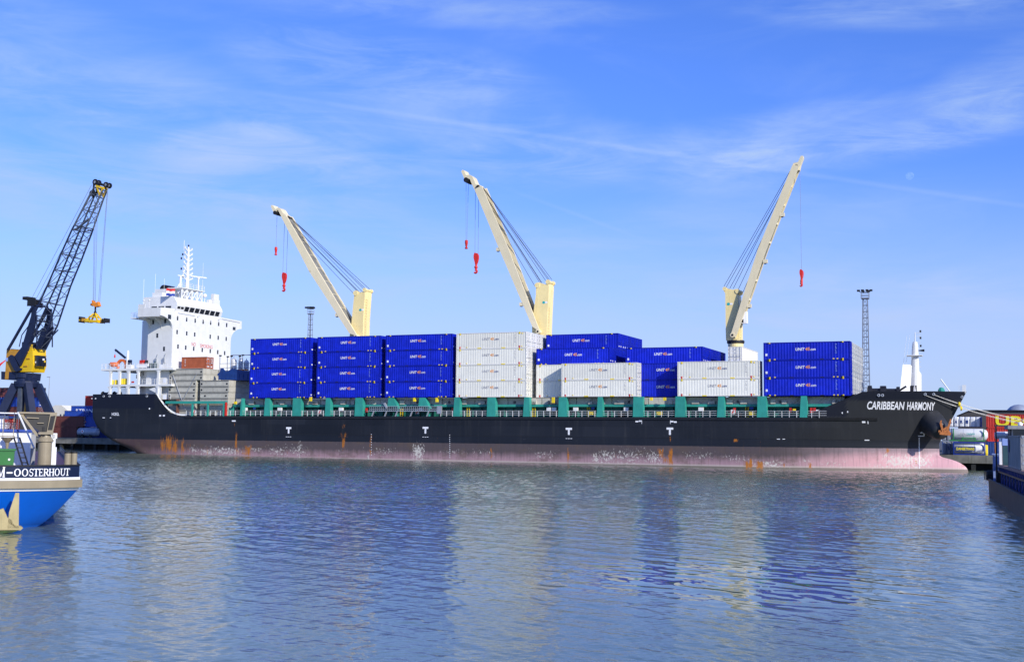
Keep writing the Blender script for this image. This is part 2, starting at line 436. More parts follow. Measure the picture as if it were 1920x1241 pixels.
def water_material():
    m, g, b, out = new_mat('harbour_water')
    geo = g.n('ShaderNodeNewGeometry')
    P = geo.outputs['Position']
    # calm slick in the middle of the basin
    def blob(cx, cy, rx, ry, soft):
        sp = g.n('ShaderNodeSeparateXYZ', ins={0: P})
        wob = g.m('MULTIPLY', g.m('SUBTRACT', g.noise(P, 0.22, 4.0, 0.6), 0.5), 1.1)
        dx = g.m('DIVIDE', g.m('SUBTRACT', sp.outputs[0], cx), rx)
        dy = g.m('DIVIDE', g.m('SUBTRACT', sp.outputs[1], cy), ry)
        r = g.m('SQRT', g.m('ADD', g.m('MULTIPLY', dx, dx), g.m('MULTIPLY', dy, dy)))
        return g.m('SUBTRACT', 1.0, g.sstep(g.m('ADD', r, wob), 1.0 - soft, 1.0 + soft))
    calm = blob(8.6, 43.0, 6.6, 8.0, 0.4)
    gust = g.sstep(g.noise(g.scale(P, 1.0, 0.45, 1.0), 0.06, 4.0, 0.6), 0.35, 0.65)
    amp = g.m('MULTIPLY', g.m('ADD', 0.45, g.m('MULTIPLY', gust, 0.70)), g.m('SUBTRACT', 1.0, g.m('MULTIPLY', calm, 0.965)))
    w2 = g.noise(g.scale(P, 0.8, 1.3, 1.0, (0, 0, -0.3)), 6.0, 3.0, 0.6, 0.4)
    w4 = g.noise(P, 17.0, 2.0, 0.5, 0.0)
    ysep = g.n('ShaderNodeSeparateXYZ', ins={0: P}).outputs[1]
    amp = g.m('MULTIPLY', amp, g.m('ADD', 1.0, g.m('MULTIPLY', g.sstep(ysep, 58.0, 130.0), 3.0)))
    h = g.m('MULTIPLY', g.m('ADD', g.m('MULTIPLY', w2, 0.0085), g.m('MULTIPLY', w4, 0.0013)), amp)
    bm = g.n('ShaderNodeBump', ins={'Strength': 1.0, 'Distance': 1.0, 'Height': h})
    g.put(b.inputs['Normal'], bm.outputs[0])
    mud = g.mix(g.sstep(g.noise(P, 0.05, 3.0), 0.3, 0.7), (0.122, 0.156, 0.102), (0.106, 0.146, 0.104))
    g.put(b.inputs['Base Color'], mud)
    b.inputs['Roughness'].default_value = 0.015
    b.inputs['IOR'].default_value = 1.333
    b.inputs['Specular IOR Level'].default_value = 0.5
    return m


MT['water'] = water_material()


# ------------------------------------------------------------------ mesh building
class MB:
    def __init__(s):
        s.v, s.f, s.mi = [], [], []

    def add(s, vs, fs, mi=0):
        n = len(s.v)
        s.v += [tuple(map(float, p)) for p in vs]
        s.f += [tuple(i + n for i in f) for f in fs]
        s.mi += [mi] * len(fs)
        return s

    def cut(s):
        """start a new piece"""
        s.cuts = getattr(s, 'cuts', []) + [(len(s.v), len(s.f))]

    def build_each(s, name, mats, parent=None, smooth=False):
        cs = [(0, 0)] + [c for c in getattr(s, 'cuts', [])] + [(len(s.v), len(s.f))]
        r = []
        for (v0, f0), (v1, f1) in zip(cs[:-1], cs[1:]):
            if f1 > f0:
                m = MB()
                m.v = s.v[v0:v1]
                m.f = [tuple(i - v0 for i in f) for f in s.f[f0:f1]]
                m.mi = s.mi[f0:f1]
                used = sorted(set(m.mi))
                ml = mats if isinstance(mats, (list, tuple)) else [mats]
                m.mi = [used.index(i) for i in m.mi]
                r.append(m.build(name, [ml[i] for i in used], parent, smooth))
        return r

    def box(s, a, b, mi=0):
        x0, y0, z0 = (min(a[i], b[i]) for i in range(3))
        x1, y1, z1 = (max(a[i], b[i]) for i in range(3))
        vs = [(x0, y0, z0), (x1, y0, z0), (x1, y1, z0), (x0, y1, z0), (x0, y0, z1), (x1, y0, z1), (x1, y1, z1), (x0, y1, z1)]
        return s.add(vs, [(0, 3, 2, 1), (4, 5, 6, 7), (0, 1, 5, 4), (1, 2, 6, 5), (2, 3, 7, 6), (3, 0, 4, 7)], mi)

    def beam(s, p, q, w, h, mi=0, up=(0, 0, 1)):
        p, q = Vector(p), Vector(q)
        d = (q - p).normalized()
        up = Vector(up)
        if abs(d.dot(up)) > 0.98:
            up = Vector((0, 1, 0)) if abs(d.y) < 0.9 else Vector((1, 0, 0))
        r = d.cross(up).normalized() * (w / 2)
        u = r.cross(d).normalized() * (h / 2)
        vs = [p - r - u, p + r - u, p + r + u, p - r + u, q - r - u, q + r - u, q + r + u, q - r + u]
        return s.add(vs, [(0, 3, 2, 1), (4, 5, 6, 7), (0, 1, 5, 4), (1, 2, 6, 5), (2, 3, 7, 6), (3, 0, 4, 7)], mi)

    def tube(s, p, q, r0, r1=None, n=8, mi=0, cap=True):
        r1 = r0 if r1 is None else r1
        p, q = Vector(p), Vector(q)
        d = (q - p).normalized()
        a = Vector((0, 0, 1)) if abs(d.z) < 0.95 else Vector((1, 0, 0))
        x = d.cross(a).normalized()
        y = d.cross(x).normalized()
        vs = []
        for c, r in ((p, r0), (q, r1)):
            for i in range(n):
                an = 2 * math.pi * i / n
                vs.append(c + x * (r * math.cos(an)) + y * (r * math.sin(an)))
        fs = [(i, (i + 1) % n, n + (i + 1) % n, n + i) for i in range(n)]
        if cap:
            fs += [tuple(range(n - 1, -1, -1)), tuple(range(n, 2 * n))]
        return s.add(vs, fs, mi)

    def lathe(s, prof, origin, axis=(0, 0, 1), n=16, mi=0):
        """prof: (distance along axis, radius)"""
        o, d = Vector(origin), Vector(axis).normalized()
        a = Vector((0, 0, 1)) if abs(d.z) < 0.95 else Vector((1, 0, 0))
        x = d.cross(a).normalized()
        y = d.cross(x).normalized()
        vs = []
        for h, r in prof:
            for i in range(n):
                an = 2 * math.pi * i / n
                vs.append(o + d * h + x * (r * math.cos(an)) + y * (r * math.sin(an)))
        fs = []
        for k in range(len(prof) - 1):
            for i in range(n):
                fs.append((k * n + i, k * n + (i + 1) % n, (k + 1) * n + (i + 1) % n, (k + 1) * n + i))
        fs += [tuple(range(n - 1, -1, -1)), tuple(range((len(prof) - 1) * n, len(prof) * n))]
        return s.add(vs, fs, mi)

    def prism(s, poly, off, mi=0):
        """poly: list of 3D points, extruded by the vector off"""
        n = len(poly)
        o = Vector(off)
        vs = [Vector(p) for p in poly] + [Vector(p) + o for p in poly]
        fs = [tuple(range(n)), tuple(range(2 * n - 1, n - 1, -1))]
        fs += [(i, n + i, n + (i + 1) % n, (i + 1) % n) for i in range(n)]
        return s.add(vs, fs, mi)

    def ball(s, c, r, n=10, mi=0):
        rx, ry, rz = (r, r, r) if not hasattr(r, '__len__') else r
        vs, fs = [], []
        m = max(5, n // 2 + 1)
        for j in range(m + 1):
            a = math.pi * j / m
            for i in range(n):
                b = 2 * math.pi * i / n
                vs.append((c[0] + rx * math.sin(a) * math.cos(b), c[1] + ry * math.sin(a) * math.sin(b), c[2] + rz * math.cos(a)))
        for j in range(m):
            for i in range(n):
                fs.append((j * n + i, (j + 1) * n + i, (j + 1) * n + (i + 1) % n, j * n + (i + 1) % n))
        return s.add(vs, fs, mi)

    def mesh(s, name, mats, smooth=False):
        me = bpy.data.meshes.new(name)
        me.from_pydata(s.v, [], s.f)
        for m in (mats if isinstance(mats, (list, tuple)) else [mats]):
            me.materials.append(MT[m] if isinstance(m, str) else m)
        me.polygons.foreach_set('material_index', s.mi)
        if smooth:
            me.polygons.foreach_set('use_smooth', [True] * len(s.f))
        me.update()
        import bmesh
        bm = bmesh.new()
        bm.from_mesh(me)
        bmesh.ops.recalc_face_normals(bm, faces=bm.faces)
        bm.to_mesh(me)
        bm.free()
        return me

    def build(s, name, mats, parent=None, smooth=False, label=None):
        o = bpy.data.objects.new(name, s.mesh(name, mats, smooth))
        scene.collection.objects.link(o)
        if parent is not None:
            o.parent = parent
        if label:
            o['label'] = label
        return o


def tag(o, label, cat, group=None):
    o['label'] = label
    o['category'] = cat
    if group:
        o['group'] = group
    return o


def thing(name, label, cat, mat4=None, group=None):
    o = bpy.data.objects.new(name, None)
    o.empty_display_size = 0.5
    scene.collection.objects.link(o)
    if mat4 is not None:
        o.matrix_world = mat4
    return tag(o, label, cat, group)


def struct(o):
    o['kind'] = 'structure'
    return o


def at_ship(s, t, z, rz=0.0):
    return M_SHIP @ Matrix.Translation((s, t, z)) @ Matrix.Rotation(rz, 4, 'Z')


def at_quay(s, t, z, rz=0.0):
    return M_QUAY @ Matrix.Translation((s, t, z)) @ Matrix.Rotation(rz, 4, 'Z')


_tc = {}


def text_geo(body, size, bold=0.0, shear=0.0, space=1.0):
    """flat lettering: vertices (x, y) and faces, left aligned on the baseline"""
    key = (body, size, bold, shear, space)
    if key in _tc:
        return _tc[key]
    cu = bpy.data.curves.new('lettering', 'FONT')
    cu.body = body
    cu.size = size
    cu.offset = bold
    cu.shear = shear
    cu.space_character = space
    cu.resolution_u = 3
    ob = bpy.data.objects.new('lettering', cu)
    scene.collection.objects.link(ob)
    dg = bpy.context.evaluated_depsgraph_get()
    me = bpy.data.meshes.new_from_object(ob.evaluated_get(dg))
    vs = [(v.co.x, v.co.y) for v in me.vertices]
    fs = [tuple(p.vertices) for p in me.polygons]
    bpy.data.objects.remove(ob)
    bpy.data.curves.remove(cu)
    bpy.data.meshes.remove(me)
    _tc[key] = (vs, fs)
    return vs, fs


def fit_text(mb, body, fn, w=None, h=1.0, mi=0, bold=0.0, shear=0.0, space=1.0):
    """lettering of cap height h (and width w) put on a surface by fn(x, y)"""
    vs, fs = text_geo(body, 1.0, bold, shear, space)
    xs = [v[0] for v in vs]
    ys = [v[1] for v in vs]
    kx0, kx1, ky0, ky1 = min(xs), max(xs), min(ys), max(ys)
    sy = h / (ky1 - ky0)
    sx = (w / (kx1 - kx0)) if w else sy
    pts = [fn((x - kx0) * sx, (y - ky0) * sy) for x, y in vs]
    mb.add(pts, fs, mi)
    return (kx1 - kx0) * sx


# ------------------------------------------------------------------ water and land
def wave_height(X, Y, lmin):
    """short wind waves, calmer over the slick in the middle of the basin"""
    r = np.random.default_rng(11)
    n = 64
    lam = np.exp(np.linspace(math.log(0.20), math.log(3.6), n))
    ang = math.radians(205) + r.normal(0, 0.75, n)
    ph = r.uniform(0, 2 * math.pi, n)
    slope = 0.0190 * np.clip(1.15 - 0.45 * np.log(lam / 0.42), 0.30, 1.25)
    warp = 0.5 * np.sin(X * 0.21 + 1.3) + 0.6 * np.sin(Y * 0.17 + X * 0.06)
    h = np.zeros_like(X)
    hs = np.zeros_like(X)
    for l, a, p_, sl_ in zip(lam, ang, ph, slope):
        if l < lmin:
            continue
        k = 2 * math.pi / l
        w = sl_ / k * np.sin(k * (X * math.cos(a) + Y * math.sin(a)) + p_ + 0.7 * warp)
        if l < 0.7:
            hs += w
        else:
            h += w
    rr = np.sqrt(((X - 8.6) / 6.6) ** 2 + ((Y - 43.0) / 8.0) ** 2) + 0.16 * np.sin(X * 1.1 + Y * .4) + 0.14 * np.sin(Y * .9 - X * .5 + 1)
    calm = 1 - np.clip((rr - 0.65) / 0.7, 0, 1)
    calm = calm * calm * (3 - 2 * calm)
    gust = 0.78 + 0.22 * np.sin(X * 0.10 + Y * 0.045 + 0.6) * np.sin(Y * 0.08 - X * .03 + 2.0)
    open_ = 1 + 1.5 * np.clip((Y - 58) / 62, 0, 1)          # the open side of the basin is choppier
    return (h * (1 - 0.25 * calm) + hs * (1 - 0.96 * calm)) * gust * open_


def build_water():
    V, Fc = [], []
    base = 0
    for (xa, xb, ya, yb, d, lmin) in ((-26, 26, 16, 50, 0.07, 0.19), (-42, 42, 50, 84, 0.12, 0.33), (-135, 135, 84, 236, 0.27, 0.62)):
        nx, ny = int((xb - xa) / d) + 1, int((yb - ya) / d) + 1
        X, Y = np.meshgrid(np.linspace(xa, xb, nx), np.linspace(ya, yb, ny))
        H = wave_height(X, Y, lmin)
        V.append(np.stack([X, Y, H], -1).reshape(-1, 3))
        i = np.arange(nx * ny).reshape(ny, nx)
        q = np.stack([i[:-1, :-1], i[:-1, 1:], i[1:, 1:], i[1:, :-1]], -1).reshape(-1, 4)
        Fc.append(q + base)
        base += nx * ny
    for (xa, xb, ya, yb) in ((-6000, 6000, -300, 16), (-6000, -26, 16, 50), (26, 6000, 16, 50), (-6000, -42, 50, 84), (42, 6000, 50, 84), (-6000, -135, 84, 236), (135, 6000, 84, 236), (-6000, 6000, 236, 9000)):
        V.append(np.array([(xa, ya, 0), (xb, ya, 0), (xb, yb, 0), (xa, yb, 0)], float))
        Fc.append(np.array([[0, 1, 2, 3]]) + base)
        base += 4
    V, Fc = np.concatenate(V), np.concatenate(Fc)
    me = bpy.data.meshes.new('water')
    me.vertices.add(len(V))
    me.vertices.foreach_set('co', V.astype(np.float32).ravel())
    me.loops.add(Fc.size)
    me.loops.foreach_set('vertex_index', Fc.astype(np.int32).ravel())
    me.polygons.add(len(Fc))
    me.polygons.foreach_set('loop_start', np.arange(0, Fc.size, 4, dtype=np.int32))
    me.polygons.foreach_set('loop_total', np.full(len(Fc), 4, dtype=np.int32))
    me.polygons.foreach_set('use_smooth', [True] * len(Fc))
    me.update(calc_edges=True)
    me.materials.append(MT['water'])
    o = bpy.data.objects.new('water', me)
    scene.collection.objects.link(o)
    return struct(o)


water = build_water()

TQ, ZQ = 23.6, 2.62      # quay edge and height
mb = MB()
p = [(-900, TQ + 0.05), (900, TQ + 0.05), (3500, 6000), (-3500, 6000)]
mb.add([(a, b, ZQ) for a, b in p], [(0, 1, 2, 3)])
ground = struct(mb.build('ground', 'asphalt'))
ground.matrix_world = M_QUAY


def quay_wall():
    root = thing('quay_wall', 'weathered concrete quay edge on dark piles behind the ship', 'quay', M_QUAY)
    for (a, b) in ((-330, 330),):
        m = MB()
        n = 60
        for i in range(n):
            x0 = a + (b - a) * i / n
            x1 = a + (b - a) * (i + 1) / n - 0.06
            m.box((x0, TQ, 1.25), (x1, TQ + 3.0, ZQ - 0.004))
        m.build('concrete_cap', 'concrete', root)
        m = MB()
        m.box((a, TQ + 2.6, -3), (b, TQ + 3.0, 1.25))
        x = a
        while x < b:
            m.box((x, TQ + 0.25, -3), (x + 0.7, TQ + 0.95, 1.25))
            x += 3.4
        m.build('pile_row', 'dark_pile', root)
        m = MB()
        x = a + 2
        while x < b:
            m.lathe([(0, 0.22), (0.35, 0.2), (0.4, 0.33), (0.55, 0.33), (0.6, 0.2)], (x, TQ + 0.8, ZQ), n=10)
            x += 22
        m.build('mooring_bollard_row', 'black', root)


quay_wall()

# ------------------------------------------------------------------ THE SHIP
TC, BH = 11.35, 11.45      # centreline and half beam; near side at t = -0.1
ship = thing('cargo_ship', 'long black hulled cargo ship with three cream cranes lying at the quay', 'ship', M_SHIP)


def stem(z):
    return np.where(z > 4.25, 70.3 + (z - 4.25) * 0.52, 70.25)


def stern(z):
    return np.interp(z, [-1.5, 0, 1.5, 3, 4.5, 6, 7.5, 9, 12.6], [-82, -86.6, -89.8, -92.2, -94.2, -95.3, -95.9, -96.1, -95.9])


def bulb(s, z):
    u = np.clip((s - 64.5) / 10.1, -1, 1)
    w = np.clip((np.asarray(z, float) + 0.55) / 2.95, -1, 1)
    return 2.2 * np.sqrt(np.maximum(0, 1 - w ** 2)) * np.sqrt(np.maximum(0, 1 - np.maximum(u, 0) ** 2.4)) * np.clip((np.asarray(s) - 56) / 6, 0, 1)


def stem_b(z):
    w = np.clip((np.asarray(z, float) + 0.55) / 2.95, -1, 1)
    return np.maximum(stem(z), np.where(z < 2.4, 64.5 + 10.1 * (1 - np.abs(w) ** 2.2) ** 0.42, 0))


def half(s, z):
    s, z = np.asarray(s, float), np.asarray(z, float)
    f = np.clip(z, 0, 12.6) / 12.6
    se, sa = stem(z), stern(z)
    s0 = 38 + 15 * f ** 1.2
    p = 1.75 + 0.75 * f
    x = np.clip((s - s0) / (se - s0), 0, 1)
    q = 10.0 + 45.0 * np.clip((z - 1.5) / 6, 0, 1)
    s1 = -66 - 18 * f ** 0.6
    y = np.clip((s1 - s) / (s1 - sa), 0, 1)
    h = BH * (1 - x ** p) * (1 - y ** q)
    b_ = np.where(z < 2.4, bulb(s, z), 0)
    return (h ** 3 + b_ ** 3) ** (1 / 3)


def near_t(s, z):
    return float(TC - half(s, z))


def ztop(s):
    s = np.asarray(s, float)
    a = 12.45 + (-78.4 - s) * 0.002
    k = np.clip((-71.4 - s) / 7.0, 0, 1)
    b_ = 8.1 + 4.35 * k ** 2.3
    fw = np.clip((s - 52.2) / 7.6, 0, 1)
    c_ = 8.1 + 4.1 * fw + np.clip(s - 59.8, 0, 99) * 0.022
    return np.where(s < -78.4, a, np.where(s < -71.4, b_, c_))


def build_hull():
    nu, nv = 460, 46
    u = np.linspace(0, 1, nu)
    u = u - 0.11 * np.sin(2 * np.pi * u) / (2 * np.pi) * 2.0     # finer at both ends
    u = (u - u[0]) / (u[-1] - u[0])
    u = 0.5 - 0.5 * np.sign(0.5 - u) * np.abs(1 - 2 * u * (u <= 0.5) - 2 * (1 - u) * (u > 0.5)) ** 0.92
    stop = -95.8 + (74.6 + 95.8) * u
    zt = ztop(stop)
    V = np.linspace(0, 1, nv)
    zb = -1.5
    Zg = zb + (zt[None, :] - zb) * V[:, None]
    Sg = stern(Zg) + (stem_b(Zg) - stern(Zg)) * u[None, :]
    Hb = half(Sg, Zg)
    Hb[:, 0] = 0
    Hb[:, -1] = 0
    vs, fs = [], []
    wear = []
    # where the real hull is rusty, scraped or freshly painted (s, z, half width, half height, strength)
    RU = []
    for (px, y0, y1, w, a) in ((306, 822, 848, 5, .95), (312, 828, 850, 16, .55), (352, 826, 850, 14, .5), (455, 838, 855, 20, .5), (390, 836, 852, 3, .6), (540, 838, 856, 2, .55), (600, 836, 858, 2, .6), (745, 838, 862, 2, .5), (1155, 846, 870, 3, .55), (1330, 850, 874, 2, .6), (318, 818, 846, 9, 1.0), (330, 822, 848, 6, 1.0), (343, 822, 848, 4, 0.9), (444, 815, 852, 3, 0.95), (466, 836, 854, 9, 0.95), (441, 788, 800, 2, 0.5), (500, 815, 852, 1.5, 0.6),
                               (645, 796, 803, 5, 0.6), (645, 812, 820, 9, 0.7), (645, 818, 842, 3, 1.0), (696, 812, 858, 2.2, 0.95), (921, 842, 858, 3, 0.95), (1066, 842, 868, 2.6, 1.0), (1258, 840, 870, 4, 1.15), (1240, 840, 858, 5, 0.9),
                               (1249, 858, 868, 8, 0.8), (1404, 866, 877, 8, 1.0), (1424, 866, 877, 6, 1.15), (1408, 860, 868, 2, 0.9), (1515, 868, 878, 2.5, 1.0), (1468, 870, 876, 2, 0.8), (1288, 820, 870, 2, 0.5), (1395, 830, 850, 2, 0.5), (1426, 825, 862, 2, 0.5),
                               (1657, 841, 848, 3, 0.9), (1650, 848, 852, 6, 0.6), (1709, 864, 870, 2, 1.0), (1797, 866, 880, 4, 0.7), (1257, 818, 826, 3, 0.7), (1380, 824, 827, 4, 1.1), (820, 812, 862, 1.5, 0.5), (975, 830, 862, 1.5, 0.5)):
        s_, za = S(px, y0, 0)
        _, zb_ = S(px, y1, 0)
        RU.append((s_, (za + zb_) / 2, w / 10.5, abs(za - zb_) / 2 + 0.12, a))
    SC = []
    for (px, y0, y1, w, a) in ((520, 838, 854, 25, .75), (480, 838, 846, 22, .7), (720, 840, 852, 30, .6), (905, 842, 856, 25, .55), (1020, 844, 862, 30, .6), (1560, 862, 879, 24, .6), (785, 832, 862, 13, 1.05), (560, 836, 852, 30, 0.70), (425, 838, 852, 45, 0.85), (390, 842, 852, 20, 0.95), (563, 828, 856, 5, 0.9), (640, 842, 852, 14, 0.5), (850, 842, 850, 30, 0.6), (1118, 848, 868, 8, 0.95), (1140, 844, 868, 18, 0.85),
                               (1180, 842, 870, 30, 0.75), (1225, 845, 870, 20, 0.8), (1310, 848, 862, 30, 0.6), (1440, 864, 876, 28, 0.85), (1380, 852, 866, 30, 0.6), (1680, 852, 880, 34, 0.95), (1720, 856, 880, 20, 0.9), (1505, 856, 876, 10, 0.6),
                               (1500, 862, 878, 26, 0.55), (1650, 870, 880, 40, 0.7), (692, 848, 860, 3, 0.9), (365, 836, 850, 12, 0.8)):
        s_, za = S(px, y0, 0)
        _, zb_ = S(px, y1, 0)
        SC.append((s_, (za + zb_) / 2, w / 10.5, abs(za - zb_) / 2 + 0.15, a))

    def field(L, s_, z_):
        r = np.zeros_like(s_)
        for (a, b_, w, h, k) in L:
            d = np.maximum(np.abs(s_ - a) / w, np.abs(z_ - b_) / h)
            r = np.maximum(r, k * np.clip(1.25 - d * 0.75, 0, 1) * (d < 1.65))
        return r
    ru = field(RU, Sg, Zg)
    sc = field(SC, Sg, Zg)
    pa = np.zeros_like(Sg)
    pa = np.where((Zg > 9.62) & (Sg < -78.9), 1.0, pa)                    # dark fresh band at the stern
    pa = np.where((Zg > 10.9 + (Sg - 60) * 0.02) & (Sg > 50), 0.9, pa)    # and along the forecastle edge
    pa = np.where((Sg > 52) & (Sg < 57.0) & (Zg > 8.2), 0.8, pa)
    for side in (-1, 1):
        n0 = len(vs)
        T = TC + side * Hb
        for j in range(nv):
            for i in range(nu):
                vs.append((Sg[j, i], T[j, i], Zg[j, i]))
                wear.append((ru[j, i], sc[j, i], pa[j, i], 1.0))
        for j in range(nv - 1):
            for i in range(nu - 1):
                a = n0 + j * nu + i
                q = (a, a + 1, a + nu + 1, a + nu)
                fs.append(q if side < 0 else q[::-1])
    me = bpy.data.meshes.new('hull')
    me.from_pydata(vs, [], fs)
    me.materials.append(MT['hull'])
    ca = me.color_attributes.new('wear', 'FLOAT_COLOR', 'POINT')
    ca.data.foreach_set('color', np.array(wear, dtype=np.float32).ravel())
    me.polygons.foreach_set('use_smooth', [True] * len(fs))
    me.update()
    o = bpy.data.objects.new('hull', me)
    scene.collection.objects.link(o)
    o.parent = ship
    return o


hull = build_hull()


def hull_skin(mb, pts_sz, out=0.03, thick=0.0):
    """put flat faces on the near side of the hull"""
    return [(s_, near_t(s_, z_) - out, z_) for s_, z_ in pts_sz]


def hull_px(x, y):
    t = 0.0
    for _ in range(30):
        s_, z_ = S(x, y, t)
        t = 0.5 * t + 0.5 * near_t(s_, z_)
    return S(x, y, t)


# decks
mb = MB()
for (a, b_, zd, n) in ((-73.5, 58, 7.9, 60), (-95.3, -73.5, 11.35, 20), (57.5, 73.6, 11.75, 20)):
    ss = np.linspace(a, b_, n)
    hh = np.maximum(half(ss, np.full(n, zd)) - 0.08, 0)
    L = [(x, TC - h, zd) for x, h in zip(ss, hh)] + [(x, TC + h, zd) for x, h in zip(ss[::-1], hh[::-1])]
    m_ = n
    mb.add(L, [(i, i + 1, 2 * n - 2 - i, 2 * n - 1 - i) for i in range(n - 1)])
for (x, z0, z1) in ((-73.5, 7.9, 11.35), (57.5, 7.9, 11.75)):
    h = float(half(x, z0)) - 0.08
    mb.add([(x, TC - h, z0), (x, TC + h, z0), (x, TC + h, z1), (x, TC - h, z1)], [(0, 1, 2, 3)])
mb.build('deck', 'deck_red', ship)

# rubbing strake and weld line
mb = MB()
ss = np.linspace(-71.2, 61.5, 90)
for a, b_ in zip(ss[:-1], ss[1:]):
    for (z0, z1, o_) in ((7.62, 8.08, 0.16),):
        pa = [(a, near_t(a, z0) - o_, z0), (b_, near_t(b_, z0) - o_, z0), (b_, near_t(b_, z1) - o_, z1), (a, near_t(a, z1) - o_, z1)]
        pb = [(x, t + o_ + 0.1, z) for x, t, z in pa]
        mb.add(pa + pb, [(0, 1, 2, 3), (0, 4, 5, 1), (3, 2, 6, 7)] + ([(0, 3, 7, 4)] if a == ss[0] else []) + ([(1, 5, 6, 2)] if b_ == ss[-1] else []))
mb.build('rubbing_strake', 'hull_black', ship)
mb = MB()
for (x0, x1) in ((500, 700), (810, 1260), (1330, 1480), (1482, 1640)):
    mb.cut()
    a, z_ = hull_px(x0, 818 + (x0 - 500) * 0.0045)
    b_, _ = hull_px(x1, 822)
    n = max(2, int((b_ - a) / 2))
    xs = np.linspace(a, b_, n)
    for p0, p1 in zip(xs[:-1], xs[1:]):
        mb.add([(p0, near_t(p0, 4.62) - 0.03, 4.58), (p1, near_t(p1, 4.62) - 0.03, 4.58), (p1, near_t(p1, 4.66) - 0.03, 4.66), (p0, near_t(p0, 4.66) - 0.03, 4.66)], [(0, 1, 2, 3)])
mb.build_each('weld_seam', 'hull_black', ship)

# white sheer edge of the poop curve
mb = MB()
ss = np.linspace(-78.35, -71.0, 26)
for a, b_ in zip(ss[:-1], ss[1:]):
    za, zb2 = float(ztop(a)), float(ztop(b_))
    mb.add([(a, -0.16, za), (b_, -0.16, zb2), (b_, 0.10, zb2 + 0.02), (a, 0.10, za + 0.02), (a, 0.10, za + 0.32), (b_, 0.10, zb2 + 0.26)], [(0, 1, 2, 3), (3, 2, 5, 4)])
mb.build('sheer_edge', 'white', ship)

# lettering and marks on the hull
mb = MB()
s0, z0 = hull_px(1627, 767.5)
s1, _ = hull_px(1698, 766.5)
s2, z2 = hull_px(1701, 766.5)
s3, z3 = hull_px(1755, 767)
for word, a, b_ in (('CARIBBEAN', s0, s1), ('HARMONY', s2, s3)):
    fit_text(mb, word, lambda x, y, a=a, b_=b_: (a + x, near_t(a + x, z0 + y) - 0.05, z0 + y), b_ - a, 1.28, 0, 0.022, 0.32)
mb.build('ship_name', 'letter_white', hull)
mb = MB()
s0, z0 = hull_px(210, 779)
fit_text(mb, 'HOEGL', lambda x, y: (s0 + x, near_t(s0 + x, z0 + y) - 0.05, z0 + y), 1.95, 0.62, 0, 0.02)
mb.build('stern_lettering', 'letter_white', hull)
for px in (541.5, 798, 1067, 1256.5):
    mb = MB()
    s0, z0 = hull_px(px, 812.5 if px < 1000 else 815)
    t_ = -0.14
    k = 1.0
    mb.add([(s0 - .17, t_, z0), (s0 + .17, t_, z0), (s0 + .17, t_, z0 + .86), (s0 + .58, t_, z0 + .86), (s0 + .58, t_, z0 + 1.22), (s0 - .58, t_, z0 + 1.22), (s0 - .58, t_, z0 + .86), (s0 - .17, t_, z0 + .86)],
           [(0, 1, 2, 7), (6, 7, 2, 3), (6, 3, 4, 5)])
    if px < 1200:
        for dx in (-.6, -.15, .28):
            mb.add([(s0 + dx, t_, z0 - .68), (s0 + dx + .34, t_, z0 - .68), (s0 + dx + .34, t_, z0 - .6), (s0 + dx, t_, z0 - .6)], [(0, 1, 2, 3)])
    mb.build('tug_mark', 'letter_white', hull)
# draught marks, bulbous bow sign, pilot marks and small fittings
mb = MB()
for px, y0, y1, n in ((1723, 822, 880, 26), (696, 815, 858, 9), (843, 816, 862, 12)):
    for k in range(n):
        mb.cut()
        s0, z0 = hull_px(px, y0 + (y1 - y0) * k / n)
        w = 0.14
        mb.add(hull_skin(mb, [(s0, z0), (s0 + w, z0), (s0 + w, z0 + .13), (s0, z0 + .13)], 0.05), [(0, 1, 2, 3)])
for px, py in ((1192, 790), (1198, 789), (1258, 790), (1264, 791)):
    mb.cut()
    s0, z0 = hull_px(px, py)
    mb.add([(s0, -.14, z0 - .12), (s0 + .5, -.14, z0 - .12), (s0 + .5, -.14, z0 + .12), (s0, -.14, z0 + .12)], [(0, 1, 2, 3)])
for px in (1203.5, 1257):
    mb.cut()
    s0, z0 = hull_px(px, 790)
    mb.add([(s0, -.14, z0 - .4), (s0 + .08, -.14, z0 - .4), (s0 + .08, -.14, z0 + .4), (s0, -.14, z0 + .4)], [(0, 1, 2, 3)])
for px, py, w, h in ((173, 747, .35, .22), (180, 747, .35, .22), (281, 766, .3, .3), (301, 779, .5, .3), (308, 779, .5, .3), (195, 783, .6, .15), (208, 783, .35, .15), (1620, 791, .5, .3), (1628, 791, .12, .6), (1626, 825, .7, .14), (1460, 823, .5, .1), (1470, 823, .4, .1), (439, 789, .9, .25), (1580, 774, .16, .25), (1590, 772, .16, .25)):
    mb.cut()
    s0, z0 = hull_px(px, py)
    w2, h2 = w / 2, h / 2
    mb.add(hull_skin(mb, [(s0 - w2, z0 - h2), (s0 + w2, z0 - h2), (s0 + w2, z0 + h2), (s0 - w2, z0 + h2)], 0.06), [(0, 1, 2, 3)])
mb.cut()
s0, z0 = hull_px(1722, 818)
o_ = 0.05
for seg in ([(0, 0), (.9, 0), (.9, .13), (0, .13)], [(.77, .13), (.95, .13), (.95, .5), (.77, .5)], [(.3, .5), (.95, .5), (.95, .63), (.3, .63)], [(.42, .62), (.62, .62), (.9, 1.05), (.75, 1.05)]):
    mb.add(hull_skin(mb, [(s0 + a, z0 + b_) for a, b_ in seg], 0.05), [(0, 1, 2, 3)])
mb.build_each('hull_mark', 'letter_white', hull)
